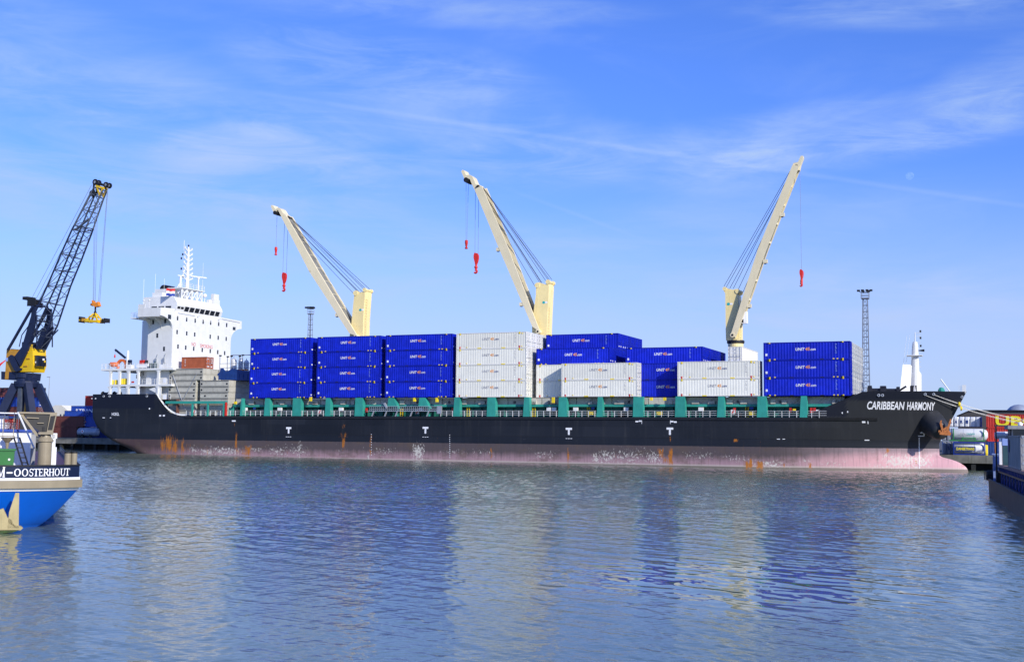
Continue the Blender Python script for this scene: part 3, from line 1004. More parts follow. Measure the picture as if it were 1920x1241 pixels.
# fairleads in the bow and stern bulwarks
mb = MB()
for px, py in ((1735, 739), (1751, 739), (1648, 741), (1804, 744), (195, 743), (206, 743), (276, 743), (1655, 741)):
    mb.cut()
    s0, z0 = hull_px(px, py)
    t0 = near_t(s0, z0)
    mb.lathe([(0, .20), (.12, .26), (.2, .20), (.2, .12), (-.1, .12)], (s0, t0 + .05, z0), (0.2, -1, 0), 10)
mb.build_each('fairlead', 'galv', hull)

# anchor bolster and anchor
sb, zb_ = S(1752, 792, 4.6)
tb = near_t(sb, zb_)
ax = Vector((0.52, -0.72, -0.46)).normalized()
c0 = Vector((sb - .65, tb - .8, zb_)) - ax * 0.6
mb = MB()
mb.lathe([(-3.0, 2.3), (0, 2.15), (1.2, 2.02), (2.4, 1.8), (3.3, 1.62), (3.75, 1.4), (3.95, 1.0), (4.0, 0.6)], c0, ax, 32)
bol = mb.build('anchor_bolster', 'bolster_grey', ship, True)
ac = Vector((*S(1769, 806, tb - 2.2)[:1], tb - 2.2, S(1769, 806, tb - 2.2)[1]))
mb = MB()
ac = ac + Vector((.35, -1.9, .1))
R_ = lambda x, z, t=0: (ac.x + x * .8, ac.y + t, ac.z + z * .8)
mb.beam(R_(-.35, -.55), R_(-.75, 1.25), .34, .30)
mb.beam(R_(.35, -.55), R_(1.05, 1.55), .34, .30)
mb.beam(R_(-.95, -.75), R_(1.05, -.95), .5, .45)
mb.beam(R_(-.35, -.2), R_(.5, .45), .3, .3)
mb.beam(R_(.0, -.2), R_(.1, -.8), .42, .4)
mb.beam(R_(-.75, 1.25), R_(-.62, 1.75), .18, .2)
mb.beam(R_(1.05, 1.55), R_(1.12, 2.0), .18, .2)
mb.beam(R_(-.95, -.75), R_(-1.0, -.2), .34, .3)
mb.beam(R_(1.0, -.95), R_(.5, -.15), .3, .3)
mb.build('anchor', 'anchor', ship)
# ---- foremast, windlass, bow gear
mb = MB()
FM = lambda x, y: (S(x, y, 10.6)[0], 10.6, S(x, y, 10.6)[1])
tw = lambda p: (p[0], p[1] + (p[0] - FM(1707, 700)[0]) * 0.75, p[2])
mb.prism([tw(FM(*q)) for q in ((1688, 736), (1690, 728), (1694.5, 684), (1707, 683.5), (1719, 690), (1727, 700), (1727, 736))], (0, 1.3, 0))
mb.build('mast_house', 'white', ship)
mb = MB()
a, z1_ = S(1717, 702, 11.3)
b_, z2_ = S(1719, 624, 11.3)
hm = z2_ - 13.2
mb.lathe([(-1.4, .95), (0, .88), (hm - .6, .48), (hm, .36), (hm + .05, .09), (hm + 1.6, .06)], (a - .1, 11.3, 11.7), (0.02, 0, 1), 12)
mb.box((a - 1.25, 10.2, 18.4), (a + 1.2, 12.4, 18.52))
for zz in (15.4, 16.6, 17.4, 19.6, 20.6, 21.6, 22.2):
    mb.box((a + .3, 11.2, zz), (a + .95, 11.4, zz + .07))
mb.tube((a - 1.5, 11.3, 16.5), (a - .7, 11.3, 22), .02, n=4)
mb.tube((a - 1.9, 11.3, 16.5), (a - 1.2, 11.3, 21.8), .02, n=4)
fmast = mb.build('foremast', 'white', ship)
mb = MB()
for zz in (19.9, 21.2, 22.3):
    mb.cut()
    mb.lathe([(0, .14), (.35, .14)], (a + .95, 11.3, zz), (0, 0, 1), 8)
mb.build_each('navigation_light', 'black', fmast)
mb = MB()
mb.tube((a + .5, 11.3, 19.3), (a + 1.5, 11.2, 19.3), .05, .22, 8)
mb.build('fog_horn', 'black', fmast)
mb = MB()
for px in (1711, 1717):
    mb.cut()
    s0, z0 = S(px, 733, 10.55)
    mb.box((s0 - .22, 10.52, z0 - .5), (s0 + .22, 10.58, z0 + .9))
mb.build_each('doorway', 'black', ship)
mb = MB()
s0, z0 = S(1655, 733, 4)
mb.lathe([(-2.4, .5), (-2.3, 1.0), (-1.7, 1.0), (-1.6, .55), (-.5, .55), (-.4, .95), (.5, .95), (.6, .5), (2.0, .5), (2.1, .8), (2.6, .8)], (s0, 5.0, 12.35), (1, 0.1, 0), 14)
mb.box((s0 - 2.2, 4.2, 11.7), (s0 + 2.0, 5.8, 12.5))
mb.beam((s0 + 2.1, 5, 12.2), (s0 + 3.6, 5, 13.2), .3, .3)
mb.build('windlass', 'hull_black', ship)
mb = MB()
s0, z0 = S(1766, 733, 9)
mb.lathe([(0, .55), (.4, .55), (.75, .35), (.85, .1)], (s0, 9, 12.3), (0, 0, 1), 10)
mb.build('ventilator', 'green', ship)
mb = MB()
P = [S(1765, 711, 10), S(1783, 732, 10)]
mb.tube((P[0][0], 10, P[0][1]), (P[1][0], 10, P[1][1] - .3), .12, .09, 6)
s0, z0 = S(1809, 735, 11.35)
mb.box((s0 - .3, 11.1, 12.3), (s0 + .25, 11.6, 13.6))
for k in range(5):
    mb.box((s0 - .9, 11.3, 12.7 + k * .2), (s0 - .3, 11.36, 12.73 + k * .2))
mb.build('bow_post', 'white', ship)

# ---- side deck: coaming, hatch covers, posts, railing
mb = MB()
mb.box((-60.3, 2.3, 7.9), (56.8, 2.5, 10.0))
x = -60.0
while x < 56.5:
    mb.prism([(x, 2.3, 7.95), (x, 1.7, 7.95), (x, 1.95, 9.9), (x, 2.3, 9.9)], (.12, 0, 0))
    x += 1.55
mb.build('hatch_coaming', 'green_dark', ship)
mb = MB()
mb.box((-60.3, 1.25, 9.85), (56.8, 2.6, 10.28))
mb.build('coaming_ledge', 'green', ship)
mb = MB()
for k in range(18):
    mb.cut()
    a = -60.2 + k * 6.5
    mb.box((a, 1.55, 10.29), (a + 6.38, 21.5, 11.42), 0)
    for q in range(2):
        c = a + rng.uniform(.4, 5.0)
        w = rng.uniform(.5, 1.3)
        mb.box((c, 1.1, 10.30), (c + w, 1.54, 10.75 + rng.uniform(0, .35)), 0)
    c = a + rng.uniform(.5, 5)
    mb.beam((c, 1.4, 10.4), (c + .9, 1.45, 11.2), .16, .14, 0)
    c = a + rng.uniform(.5, 5)
    mb.box((c, 1.3, 10.5), (c + .3, 1.54, 10.9), 1)
mb.build_each('hatch_cover', ['hatch', 'hatch_dark'], ship)
MARK = MB()
posts = [(450, 454), (495, 505.5), (548, 564), (609, 619), (665, 680), (850, 862), (913, 929), (981, 993), (1047, 1063), (1119, 1130), (1187, 1206), (1266, 1285), (1345, 1359), (1420, 1438), (1500, 1514)]
for (x0, x1) in posts:
    a = S(x0, 776, -.02)[0]
    b_ = S(x1, 776, -.02)[0]
    dep = .5
    wide = b_ - a
    tp = .10 if wide > 1.4 else .2
    mb = MB()
    bot = [(a, -.03, 8.1), (b_, -.03, 8.1), (b_, 1.15, 8.1), (a, 1.15, 8.1)]
    top = [(a + tp, .02, 11.52), (b_ - .04, .02, 11.52), (b_ - .04, 1.0, 11.52), (a + tp, 1.0, 11.52)]
    mb.add(bot + top, [(0, 1, 5, 4), (1, 2, 6, 5), (2, 3, 7, 6), (3, 0, 4, 7), (4, 5, 6, 7)])
    mb.build('stanchion', 'green', ship)
for (x0, x1) in ((727, 745), (785, 804)):
    a = S(x0, 753, .0)[0]
    b_ = S(x1, 753, .0)[0]
    mb = MB()
    mb.prism([(a, .0, 9.95), (b_ + .15, .0, 9.55), (b_ - .7, .0, 11.5), (a + .2, .0, 11.5)], (0, 1.1, 0))
    mb.prism([(b_ - .15, .2, 9.9), (b_ + .15, .2, 9.5), (b_ + .1, .2, 8.0), (b_ - .1, .2, 8.0)], (0, .3, 0))
    mb.build('stanchion', 'green', ship)
mb = MB()
for px, py, h in ((583, 748, .8), (677, 744, .7), (778, 748, .9), (820, 749, .9), (926, 742, .7), (1038, 750, 1.0), (1490, 768, .3), (442, 755, .5), (1222, 748, .5), (1247, 748, .5)):
    mb.cut()
    s0, z0 = S(px, py, .3)
    mb.box((s0 - .22, .1, z0 - h / 2), (s0 + .22, .5, z0 + h / 2))
mb.build_each('corner_cap', 'yellow', ship)
mb = MB()
for px in (755, 880, 1003, 1105, 1402):
    mb.cut()
    s0, _ = S(px, 765, 1.9)
    for dx in (-.25, .25):
        mb.tube((s0 + dx, 1.6, 8.0), (s0 + dx, 1.6, 10.2), .05, n=5)
    for k in range(7):
        mb.tube((s0 - .25, 1.6, 8.2 + .3 * k), (s0 + .25, 1.6, 8.2 + .3 * k), .035, n=4)
mb.build_each('side_ladder', 'yellow', ship)
mb = MB()
x = -71.0
gaps = [(S(a, 776, 0)[0] - .1, S(b2, 776, 0)[0] + .1) for a, b2 in posts] + [(-31.0, -14.5)]
ing = lambda v: any(a < v < b2 for a, b2 in gaps)
while x < 53:
    if not ing(x):
        mb.box((x, -.04, 8.06), (x + .07, .04, 9.12))
    nx = x + 1.18
    if not ing(x) or not ing(nx):
        a, b2 = x, nx
        for g0, g1 in gaps:
            if a < g0 < b2 and not ing(a):
                b2 = g0
            if a < g1 < b2 and ing(a):
                a = g1
        if not (ing(a + .02) or ing(b2 - .02)):
            for zz in (8.42, 8.77, 9.10):
                mb.tube((a, 0, zz), (b2, 0, zz), .028, n=5)
    x = nx
mb.build('side_railing', 'white', ship)
# clutter on the walkway: extinguisher boxes, striped boards, fans, hydrants
mb = MB()
for px in (365, 600, 783, 822, 1195, 1375, 1535, 1545):
    mb.cut()
    s0, z0 = S(px, 772, .6)
    mb.box((s0 - .35, .55, z0 - .35), (s0 + .35, .6, z0 + .35), 0)
    mb.add([(s0 - .3, .54, z0 - .3), (s0, .54, z0 - .3), (s0 + .3, .54, z0 + .3), (s0, .54, z0 + .3)], [(0, 1, 2, 3)], 1)
for px in (460, 790, 1080, 1030, 1040, 1175, 1315, 525, 640):
    mb.cut()
    s0, z0 = S(px, 768, 1.2)
    mb.box((s0 - .4, 1.0, z0 - .2), (s0 + .4, 1.5, z0 + .4), 0)
for px in (688, 850, 1378, 1483, 1522, 1528):
    mb.cut()
    s0, z0 = S(px, 768, 1.0)
    mb.box((s0 - .18, .8, z0 - .5), (s0 + .18, 1.1, z0 + .3), 1)
for px in (478, 1113, 1410):
    mb.cut()
    s0, z0 = S(px, 764, 1.6)
    mb.box((s0 - .3, 1.45, z0 - .3), (s0 + .3, 1.5, z0 + .3), 2)
for px in (570, 1385, 1165, 400):
    mb.cut()
    s0, z0 = S(px, 775, 1.2)
    mb.box((s0 - .5, 1.0, 7.95), (s0 + .5, 1.7, 8.9), 3)
for px in (1110, 1237, 1411):
    mb.cut()
    s0, z0 = S(px, 774, .5)
    mb.box((s0 - .5, .5, 8.4), (s0 + .5, .55, 8.95), 4)
mb.build_each('deck_fitting', ['white', 'red_mark', 'blue_cont2', 'black', 'yellow'], ship)
# accommodation ladder stowed along the side
mb = MB()
a, _ = S(693, 770, -.1)
b_, _ = S(822, 770, -.1)
for zz in (9.05, 9.45, 9.9):
    mb.beam((a, -.12, zz), (b_, -.12, zz), .09, .09)
n = 34
for k in range(n + 1):
    xx = a + (b_ - a) * k / n
    mb.beam((xx, -.12, 9.05), (xx, -.12, 9.9), .05, .05)
mb.box((a, -.1, 9.08), (b_, .5, 9.16))
mb.box((a - .6, -.12, 9.0), (a + .5, .3, 9.08))
mb.box((b_ - .2, -.15, 8.6), (b_ + .6, .3, 10.0))
for px in (700, 724, 744, 772, 803):
    s0, _ = S(px, 775, -.1)
    mb.beam((s0 - .25, -.1, 8.05), (s0 + .2, -.1, 9.1), .3, .15)
mb.beam((S(722, 760, 0)[0], -.1, 10.5), (S(727, 760, 0)[0], -.1, 9.6), .5, .3)
mb.build('gangway', 'galv', ship)
# pale green rail frame beside the hatch panels aft
mb = MB()
a, b_ = -76.0, -61.1
mb.box((a, -.3, 10.50), (b_, .05, 11.0))
for px in (362, 391, 421):
    s0, _ = S(px, 765, 0)
    mb.box((s0 - .16, -.28, 8.0), (s0 + .16, 0, 10.5))
mb.prism([(-60.6, 1.2, 8.0), (-60.6, 1.2, 10.3), (-62.9, 1.2, 8.0)], (0, .6, 0))
mb.build('guide_frame', 'green', ship)
mb = MB()
s0, _ = S(424.5, 765, -.2)
mb.box((s0 - .2, -.33, 8.1), (s0 + .15, -.1, 10.75))
mb.build('hose_post', 'hook_red', ship)

# ---- poop structure: open decks, pillars, rails
mb = MB()
mb.box((-93.0, -.05, 17.32), (-74.6, 22.5, 17.72))
mb.box((-90.7, -.02, 14.05), (-74.9, 22.5, 14.45))
for px in (207, 224, 241, 259, 297):
    s0, _ = S(px, 700, 0)
    for z0, z1 in ((11.4, 14.05), (14.45, 17.32)):
        mb.box((s0 - .22, .0, z0), (s0 + .22, .45, z1))
        mb.prism([(s0 - .22, .05, z1), (s0 - .22, .05, z1 - .5), (s0 - .65, .05, z1)], (0, .3, 0))
        mb.prism([(s0 + .22, .05, z1), (s0 + .22, .05, z1 - .5), (s0 + .65, .05, z1)], (0, .3, 0))
    mb.prism([(s0 - .22, .05, 12.3), (s0 - .22, .05, 12.9), (s0 - .6, .05, 12.3)], (0, .3, 0))
mb.prism([(-77.6, .2, 11.2), (-77.6, .2, 14.0), (-78.3, .2, 14.0), (-80.6, .2, 13.5), (-80.4, .2, 13.3), (-78.6, .2, 12.6), (-78.1, .2, 11.3)], (0, .2, 0))
mb.build('poop_deck', 'white', ship)
mb = MB()
mb.box((-82.6, 3.2, 11.35), (-76.4, 21, 17.32))
mb.box((-90, 9, 11.35), (-82.6, 20, 17.32))
mb.build('poop_house', 'white', ship)
mb = MB()
for x0, x1, z0 in ((-83.4, -75, 14.45), (-92.9, -75, 17.72), (-78.2, -75, 11.4)):
    x = x0
    while x <= x1:
        mb.box((x, .02, z0), (x + .06, .08, z0 + 1.05))
        x += 1.05
    for zz in (.4, .72, 1.05):
        mb.tube((x0, .05, z0 + zz), (x1, .05, z0 + zz), .025, n=5)
x = 0.0
while x < 22:
    mb.box((-92.95, x, 17.72), (-92.89, x + .06, 18.75))
    x += 1.1
for zz in (.4, .72, 1.05):
    mb.tube((-92.92, .05, 17.72 + zz), (-92.92, 22.3, 17.72 + zz), .025, n=5)
for k in range(7):
    s0, _ = S(226 + k * 2.2, 700, 3)
    for z0, z1 in ((11.4, 14.05), (14.45, 17.32)):
        mb.tube((s0, 3, z0), (s0, 3, z1), .05, n=5)
mb.build('poop_railing', 'white', ship)
mb = MB()
for x0, x1 in ((-94.2, -92.3), (-91.2, -89.5)):
    mb.cut()
    mb.lathe([(0, .55), (.15, .62), (.25, .4), (x1 - x0 - .25, .4), (x1 - x0 - .15, .62), (x1 - x0, .55)], (x0, 2.0, 12.55), (1, 0, 0), 14)
    mb.box((x0, 1.5, 11.4), (x1, 2.5, 12.3))
mb.build_each('mooring_winch', 'hull_black', ship)
mb = MB()
for px, py, h in ((210.5, 714, .8), (217.5, 714, .8), (226.5, 712, 1.0), (230, 712, 1.0), (234, 712, 1.05), (237, 712, 1.05)):
    mb.cut()
    s0, _ = S(px, py, .6)
    mb.lathe([(0, .26), (.05, .33), (h + .1, .33), (h + .15, .26)], (s0, .75, 14.5), (0, 0, 1), 10)
mb.build_each('canister', 'yellow', ship)
mb = MB()
mb.cut()
s0, _ = S(250, 714, .1)
mb.box((s0 - .35, .0, 14.75), (s0 + .35, .06, 15.1), 0)
mb.cut()
s0, _ = S(268, 735, 2)
mb.box((s0 - .3, 2.9, 11.4), (s0 + .3, 3.1, 12.4), 0)
for px, py in ((275, 712), (281, 711), (286, 712), (262, 702), (271, 700), (307, 706), (258, 706)):
    mb.cut()
    s0, z0 = S(px, py, 3.1)
    mb.box((s0 - .3, 3.1, z0 - .4), (s0 + .3, 3.18, z0 + .4), 1)
for px, py in ((309, 714), (309, 744), (302, 688)):
    mb.cut()
    s0, z0 = S(px, py, 0)
    mb.box((s0 - .35, -.02, z0 - .45), (s0 + .35, .03, z0 + .45), 2)
for px, py in ((283, 687), ):
    mb.cut()
    s0, z0 = S(px, py, .4)
    mb.box((s0 - .35, .4, 17.72), (s0 + .1, .9, 18.8), 3)
mb.cut()
s0, z0 = S(290, 690, .5)
mb.lathe([(0, .38), (.9, .38), (1.05, .2), (1.4, .18), (1.45, .1)], (s0, .7, 17.74), (0, 0, 1), 10, 3)
mb.cut()
mb.beam((S(283, 698, 2.5)[0], 2.5, 17.2), (S(294, 713, 2.5)[0], 2.5, 14.6), .5, .2, 3)
mb.build_each('poop_fitting', ['red_mark', 'black', 'letter_white', 'teal_dark'], ship)
# provision crane
mb = MB()
s0, _ = S(239, 690, 1.5)
mb.lathe([(0, .32), (3.6, .26), (3.9, .1)], (s0, 1.6, 17.7), (0, 0, 1), 10, 0)
mb.box((s0 - .1, 1.2, 17.74), (s0 + 1.3, 2.2, 18.6), 0)
mb.box((s0 + .3, 1.3, 18.7), (s0 + .9, 1.9, 19.6), 1)
p0, p1 = S(236, 671, 1.6), S(217, 655.5, 1.6)
mb.beam((p0[0], 1.6, p0[1]), (p1[0], 1.6, p1[1]), .3, .38, 1)
mb.tube((p1[0], 1.6, p1[1]), (p1[0], 1.6, p1[1] - 1.0), .03, n=4, mi=1)
mb.lathe([(0, .08), (.2, .16), (.6, .12), (.7, .05)], (p1[0] - .05, 1.6, p1[1] - 1.7), (0, 0, 1), 8, 2)
mb.build('provision_crane', ['white', 'navy_steel', 'hook_red'], ship)
mb = MB()
cs, cz = S(229.5, 683, 1.8)
for k in range(12):
    a0, a1 = math.pi * (0.95 * k / 12), math.pi * (0.95 * (k + 1) / 12)
    mb.beam((cs + 1.05 * math.cos(a0), 1.8, cz - .1 + .95 * math.sin(a0)), (cs + 1.05 * math.cos(a1), 1.8, cz - .1 + .95 * math.sin(a1)), .5, .5)
mb.box((cs - 1.2, 1.6, 17.74), (cs - .8, 2.0, 18.4))
mb.box((cs + .85, 1.6, 17.74), (cs + 1.2, 2.0, 18.5))
mb.build('boat_davit', 'orange_boat', ship)


def rescue_boat():
    s0, z0 = S(213.5, 687, 1.5)
    r = thing('rescue_boat', 'small orange rescue boat hanging at the open stern deck rail', 'boat', at_ship(s0, 1.6, 18.0))
    m = MB()
    n = 12
    secs = []
    for i in range(n + 1):
        x = -1.0 + 2.0 * i / n
        w = .62 * math.sqrt(max(.02, 1 - abs(x) ** 3))
        kk = .75 * (1 - .5 * abs(x) ** 2)
        secs.append([(x, -w, .85 + .1 * x * x), (x, -w * .8, .85 - kk * .7), (x, 0, .85 - kk), (x, w * .8, .85 - kk * .7), (x, w, .85 + .1 * x * x), (x, w * .5, 1.15), (x, 0, 1.2), (x, -w * .5, 1.15)])
    vs = [p for sct in secs for p in sct]
    fs = [(i * 8 + k, (i + 1) * 8 + k, (i + 1) * 8 + (k + 1) % 8, i * 8 + (k + 1) % 8) for i in range(n) for k in range(8)]
    fs += [tuple(range(7, -1, -1)), tuple(range(n * 8, n * 8 + 8))]
    m.add(vs, fs)
    m.build('boat_hull', 'orange_boat', r, True)
    m = MB()
    m.lathe([(0, .15), (.3, .15)], (-1.25, 0, .8), (1, 0, 0), 8)
    m.build('outboard_motor', 'black', r)


rescue_boat()


def small_vehicle():
    s0, _ = S(266, 690, 1.2)
    r = thing('work_boat', 'small white boat with dark red seat on the stern deck', 'boat', at_ship(s0, 1.0, 17.73))
    m = MB()
    m.prism([(-1.0, 0, .15), (1.5, 0, .15), (1.75, 0, .95), (-1.1, 0, .95), (-1.25, 0, .5)], (0, 1.4, 0))
    m.build('boat_hull', 'white_boat', r)
    m = MB()
    m.box((-.4, -.02, .95), (.55, 1.2, 1.75))
    m.build('seat', 'red_mark', r)
    m = MB()
    m.box((1.0, -.02, 1.0), (1.4, .8, 1.7))
    m.build('windscreen', 'glass', r)
    m = MB()
    m.box((-.8, .2, 0), (-.4, 1.2, .15))
    m.box((.6, .2, 0), (1.0, 1.2, .15))
    m.build('cradle', 'black', r)


small_vehicle()

# ---- deckhouse
SFACE = -76.3
dh = MB()
dh.add([(SFACE - .3, 1.5, 11.35), (SFACE - .3, 21.2, 11.35), (-87, 21.2, 11.35), (-87, 5, 11.35), (-82.5, 1.5, 11.35),
        (SFACE - .3, 1.5, 28.0), (SFACE - .3, 21.2, 28.0), (-87, 21.2, 28.0), (-87, 5, 28.0), (-82.5, 1.5, 28.0)],
       [(0, 1, 6, 5), (1, 2, 7, 6), (2, 3, 8, 7), (3, 4, 9, 8), (4, 0, 5, 9), (5, 6, 7, 8, 9)])
# front plate with the curved wing brackets
def arc(t0, z0, t1, z1, n=9, bulge=1):
    r = []
    for i in range(n + 1):
        a = math.pi / 2 * i / n
        r.append((t0 + (t1 - t0) * (1 - math.cos(a)) ** 0.9, z0 + (z1 - z0) * math.sin(a) ** 0.9))
    return r
Lc = arc(1.5, 25.9, -2.4, 28.2)
Rc = arc(21.2, 24.9, 25.0, 27.75)
poly = [(1.5, 11.35), (21.2, 11.35)] + Rc + [(25.0, 29.5), (17.3, 29.65), (17.3, 29.0), (2.0, 29.4), (2.0, 30.0), (-2.4, 29.8)] + Lc[::-1]
dh.prism([(SFACE, t, z) for t, z in poly], (-.3, 0, 0))
dhouse = dh.build('deckhouse', 'white', ship)
mb = MB()
mb.box((-82.0, -2.4, 28.0), (SFACE - .3, 25.0, 28.2))
mb.box((-82.0, -2.4, 28.2), (SFACE - .31, -2.3, 29.75))
mb.box((-82.0, 24.9, 28.2), (SFACE - .31, 25.0, 29.5))
mb.box((-82.0, -2.3, 28.2), (-81.9, 3, 29.75))
for s_ in (-79.0, -81.8):
    pp = [(t, z) for t, z in Lc[::-1]] + [(1.5, 28.0)]
    mb.prism([(s_, t, z - .2) for t, z in pp], (-.22, 0, 0))
    mb.prism([(s_, 22.7 - t, z - .2) for t, z in pp], (-.22, 0, 0))
mb.box((-84.2, -2.0, 27.75), (-82.0, 3.5, 27.95))
for k in range(7):
    mb.box((-84.15, -1.9 + k * .85, 27.95), (-84.1, -1.85 + k * .85, 29.0))
for zz in (28.3, 28.65, 29.0):
    mb.tube((-84.12, -1.9, zz), (-84.12, 3.4, zz), .025, n=4)
    mb.tube((-84.12, -1.95, zz), (-82.0, -1.95, zz), .025, n=4)
for t, s_ in ((-2.2, -81.0), (-2.2, -79.6)):
    mb.tube((s_, t + .3, 29.7), (s_, t + .3, 31.2), .06, n=5)
    mb.ball((s_, t + .3, 31.35), .22)
mb.box((-82, -2.35, 29.75), (-80.3, -2.2, 30.6))
mb.build('bridge_wing', 'white', ship)
# wheelhouse
mb = MB()
ws = SFACE + .02
prof = [(ws, 28.2), (ws, 29.62), (ws + .38, 30.75), (ws + .30, 31.2), (ws - .5, 32.45), (ws - 1.2, 32.6), (-84.5, 32.6), (-84.5, 28.2)]
mb.prism([(a, 2.2, z) for a, z in prof], (0, 15.2, 0))
wh = mb.build('wheelhouse', 'white', ship)
mb = MB()
n = 8
cs_ = []
def wh_pt(t, z):
    k = (z - 29.62) / (30.75 - 29.62)
    return (ws + .38 * k + .04, t, z)
tl = [SF(x, y, SFACE + .3)[0] for x, y in ((347, 581), (356.5, 582.5), (366.5, 583.5), (376, 585), (385.5, 587), (395, 588.5), (404.5, 590.5), (413.5, 591))]
for a, b_ in zip(tl[:-1], tl[1:]):
    mb = MB()
    mb.add([wh_pt(a + .12, 29.72), wh_pt(b_ - .2, 29.72), wh_pt(b_ - .12, 30.66), wh_pt(a + .2, 30.66)], [(0, 1, 2, 3)])
    mb.build('window', 'glass', wh)
for a, b_ in ((2.5, 3.4), (3.6, 4.5)):
    mb = MB()
    mb.add([wh_pt(a, 30.05), wh_pt(b_, 30.05), wh_pt(b_, 30.5), wh_pt(a, 30.5)], [(0, 1, 2, 3)])
    mb.build('window', 'glass', wh)
mb = MB()
for a in (-77.4, -79.2, -81.0):
    mb.cut()
    mb.add([(a, 2.17, 29.75), (a - 1.4, 2.17, 29.75), (a - 1.4, 2.17, 30.6), (a, 2.17, 30.6)], [(0, 1, 2, 3)])
mb.build_each('side_window', 'glass', wh)
mb = MB()
mb.beam((SFACE + .05, 3.0, 29.15), (SFACE + .05, 8.5, 29.05), .06, .09)
mb.beam((SFACE + .05, 17.6, 29.3), (SFACE + .05, 24.2, 29.1), .06, .09)
for t in (9.2, 16.3):
    mb.beam((SFACE + .05, t, 28.9), (SFACE + .7, t + .1, 29.2), .08, .08)
mb.build('handrail', 'galv', dhouse)
# windows of the deckhouse
def pane(pts, par, name='window'):
    m = MB()
    m.add(pts, [(0, 1, 2, 3)])
    return m.build(name, 'glass', par)
for y, xs in ((603, (334, 351, 367, 382, 396, 411, 426)), (629, (333, 351, 366, 395, 410, 425)), (656, (334.5, 349, 364, 380, 395, 409, 422))):
    for i, x in enumerate(xs):
        t, z = SF(x, y + (x - 380) * .14, SFACE)
        w, h = .24, .44
        m = MB()
        m.add([(SFACE + .02, t - w, z - h), (SFACE + .02, t + w, z - h), (SFACE + .02, t + w, z + h), (SFACE + .02, t - w, z + h)], [(0, 1, 2, 3)], 0)
        m.box((SFACE, t - w - .09, z - h - .09), (SFACE + .012, t + w + .09, z + h + .09), 1)
        o = m.build('window', ['glass', 'white'], dhouse)
for x, y, w, h in ((319, 594, .5, .45), (440, 616, .5, .35)):
    t, z = SF(x, y, SFACE)
    pane([(SFACE + .02, t - w, z - h), (SFACE + .02, t + w, z - h), (SFACE + .02, t + w, z + h), (SFACE + .02, t - w, z + h)], dhouse)
for x, y in ((288.5, 604), (311, 602), (296, 629), (308.5, 654)):
    s0, z0 = S(x, y, 1.48)
    pane([(s0 - .24, 1.47, z0 - .45), (s0 + .24, 1.47, z0 - .45), (s0 + .24, 1.47, z0 + .45), (s0 - .24, 1.47, z0 + .45)], dhouse)
for px, py in ((293, 677), (308, 676)):
    s0, z0 = S(px, py, 1.4)
    m = MB()
    m.box((s0 - .25, 1.2, z0 - .5), (s0 + .25, 1.5, z0 + .5))
    m.tube((s0, 1.4, z0 + .5), (s0 + .4, 1.3, z0 + 1.4), .05, n=5)
    m.build('deck_lamp', 'galv', dhouse)
mb = MB()
a, zt_ = SF(360, 648.5, SFACE)
fit_text(mb, 'NO', lambda x, y: (SFACE + .03, a + x, zt_ + y), 1.35, .78, 0, 0.0)
a2, zt2 = SF(376, 651.5, SFACE)
fit_text(mb, 'SMOKING', lambda x, y: (SFACE + .03, a2 + x, zt2 + y), 4.2, .78, 0, 0.0)
mb.build('warning_sign', 'letter_red', dhouse)
# funnel
mb = MB()
a, b_ = -89.0, -85.2
mb.box((a, 11, 17.7), (b_, 17.0, 35.5), 0)
for y0, y1, r in ((8.8, 13.6, 0),):
    pr = []
    for i in range(9):
        an = math.pi * i / 8
        pr.append((-87.0 + 1.15 * math.cos(an) - .2 * math.sin(an), 35.5 + 1.0 * math.sin(an)))
    mb.prism([(x, 11.6, z) for x, z in pr], (0, 3, 0), 1)
mb.box((a + .9, 11.5, 35.5), (a + 1.5, 14.5, 35.9), 1)
mb.box((-85.2, 11.8, 31), (-85.1, 12.8, 32.2), 1)
mb.build('funnel', ['white', 'black'], ship)
# monkey island, lattice, radar mast
mb = MB()
T0, T1, Z0, Z1 = SF(332, 548, -80)[0], SF(370, 552, -80)[0], 32.6, 34.85
ts = np.linspace(T0, T1, 5)
for s_ in (-78.6, -81.5):
    for t in ts:
        mb.beam((s_, t, Z0), (s_, t, Z1), .22, .22)
    for t0, t1 in zip(ts[:-1], ts[1:]):
        mb.beam((s_, t0, Z0), (s_, t1, Z1), .16, .16)
        mb.beam((s_, t1, Z0), (s_, t0, Z1), .16, .16)
mb.box((-81.9, T0 - .5, Z1), (-78.2, T1 + .4, Z1 + .16))
for t in np.linspace(T0 - .4, T1 + .3, 9):
    mb.box((-78.25, t, Z1 + .16), (-78.2, t + .06, Z1 + 1.2))
for zz in (.5, .85, 1.2):
    mb.tube((-78.22, T0 - .4, Z1 + zz), (-78.22, T1 + .3, Z1 + zz), .03, n=4)
mb.build('mast_platform', 'white', ship)
mb = MB()
mt, ms = SF(354, 500, -80)[0], -80.0
mb.lathe([(0, .48), (3.0, .36), (6.5, .27), (9.2, .18), (9.5, .06)], (ms, mt, Z1), (0.0, 0, 1), 8, 0)
mb.beam((ms, mt - .3, 40.5), (ms, mt - 2.4, 36.4), .14, .14)
for k, zz in enumerate(np.linspace(37.2, 43.4, 7)):
    w = 1.55 - .07 * k
    mb.beam((ms, mt, zz - .25), (ms, mt - w, zz + .30), .14, .18)
    mb.beam((ms, mt, zz - .25), (ms, mt + w, zz + .30), .14, .18)
    mb.beam((ms, mt - w * .9, zz + .3), (ms, mt + w * .9, zz + .3), .06, .06)
    mb.box((ms - .12, mt - w - .1, zz + .25), (ms + .12, mt - w + .15, zz + .75))
    mb.box((ms - .12, mt + w - .15, zz + .25), (ms + .12, mt + w + .1, zz + .65))
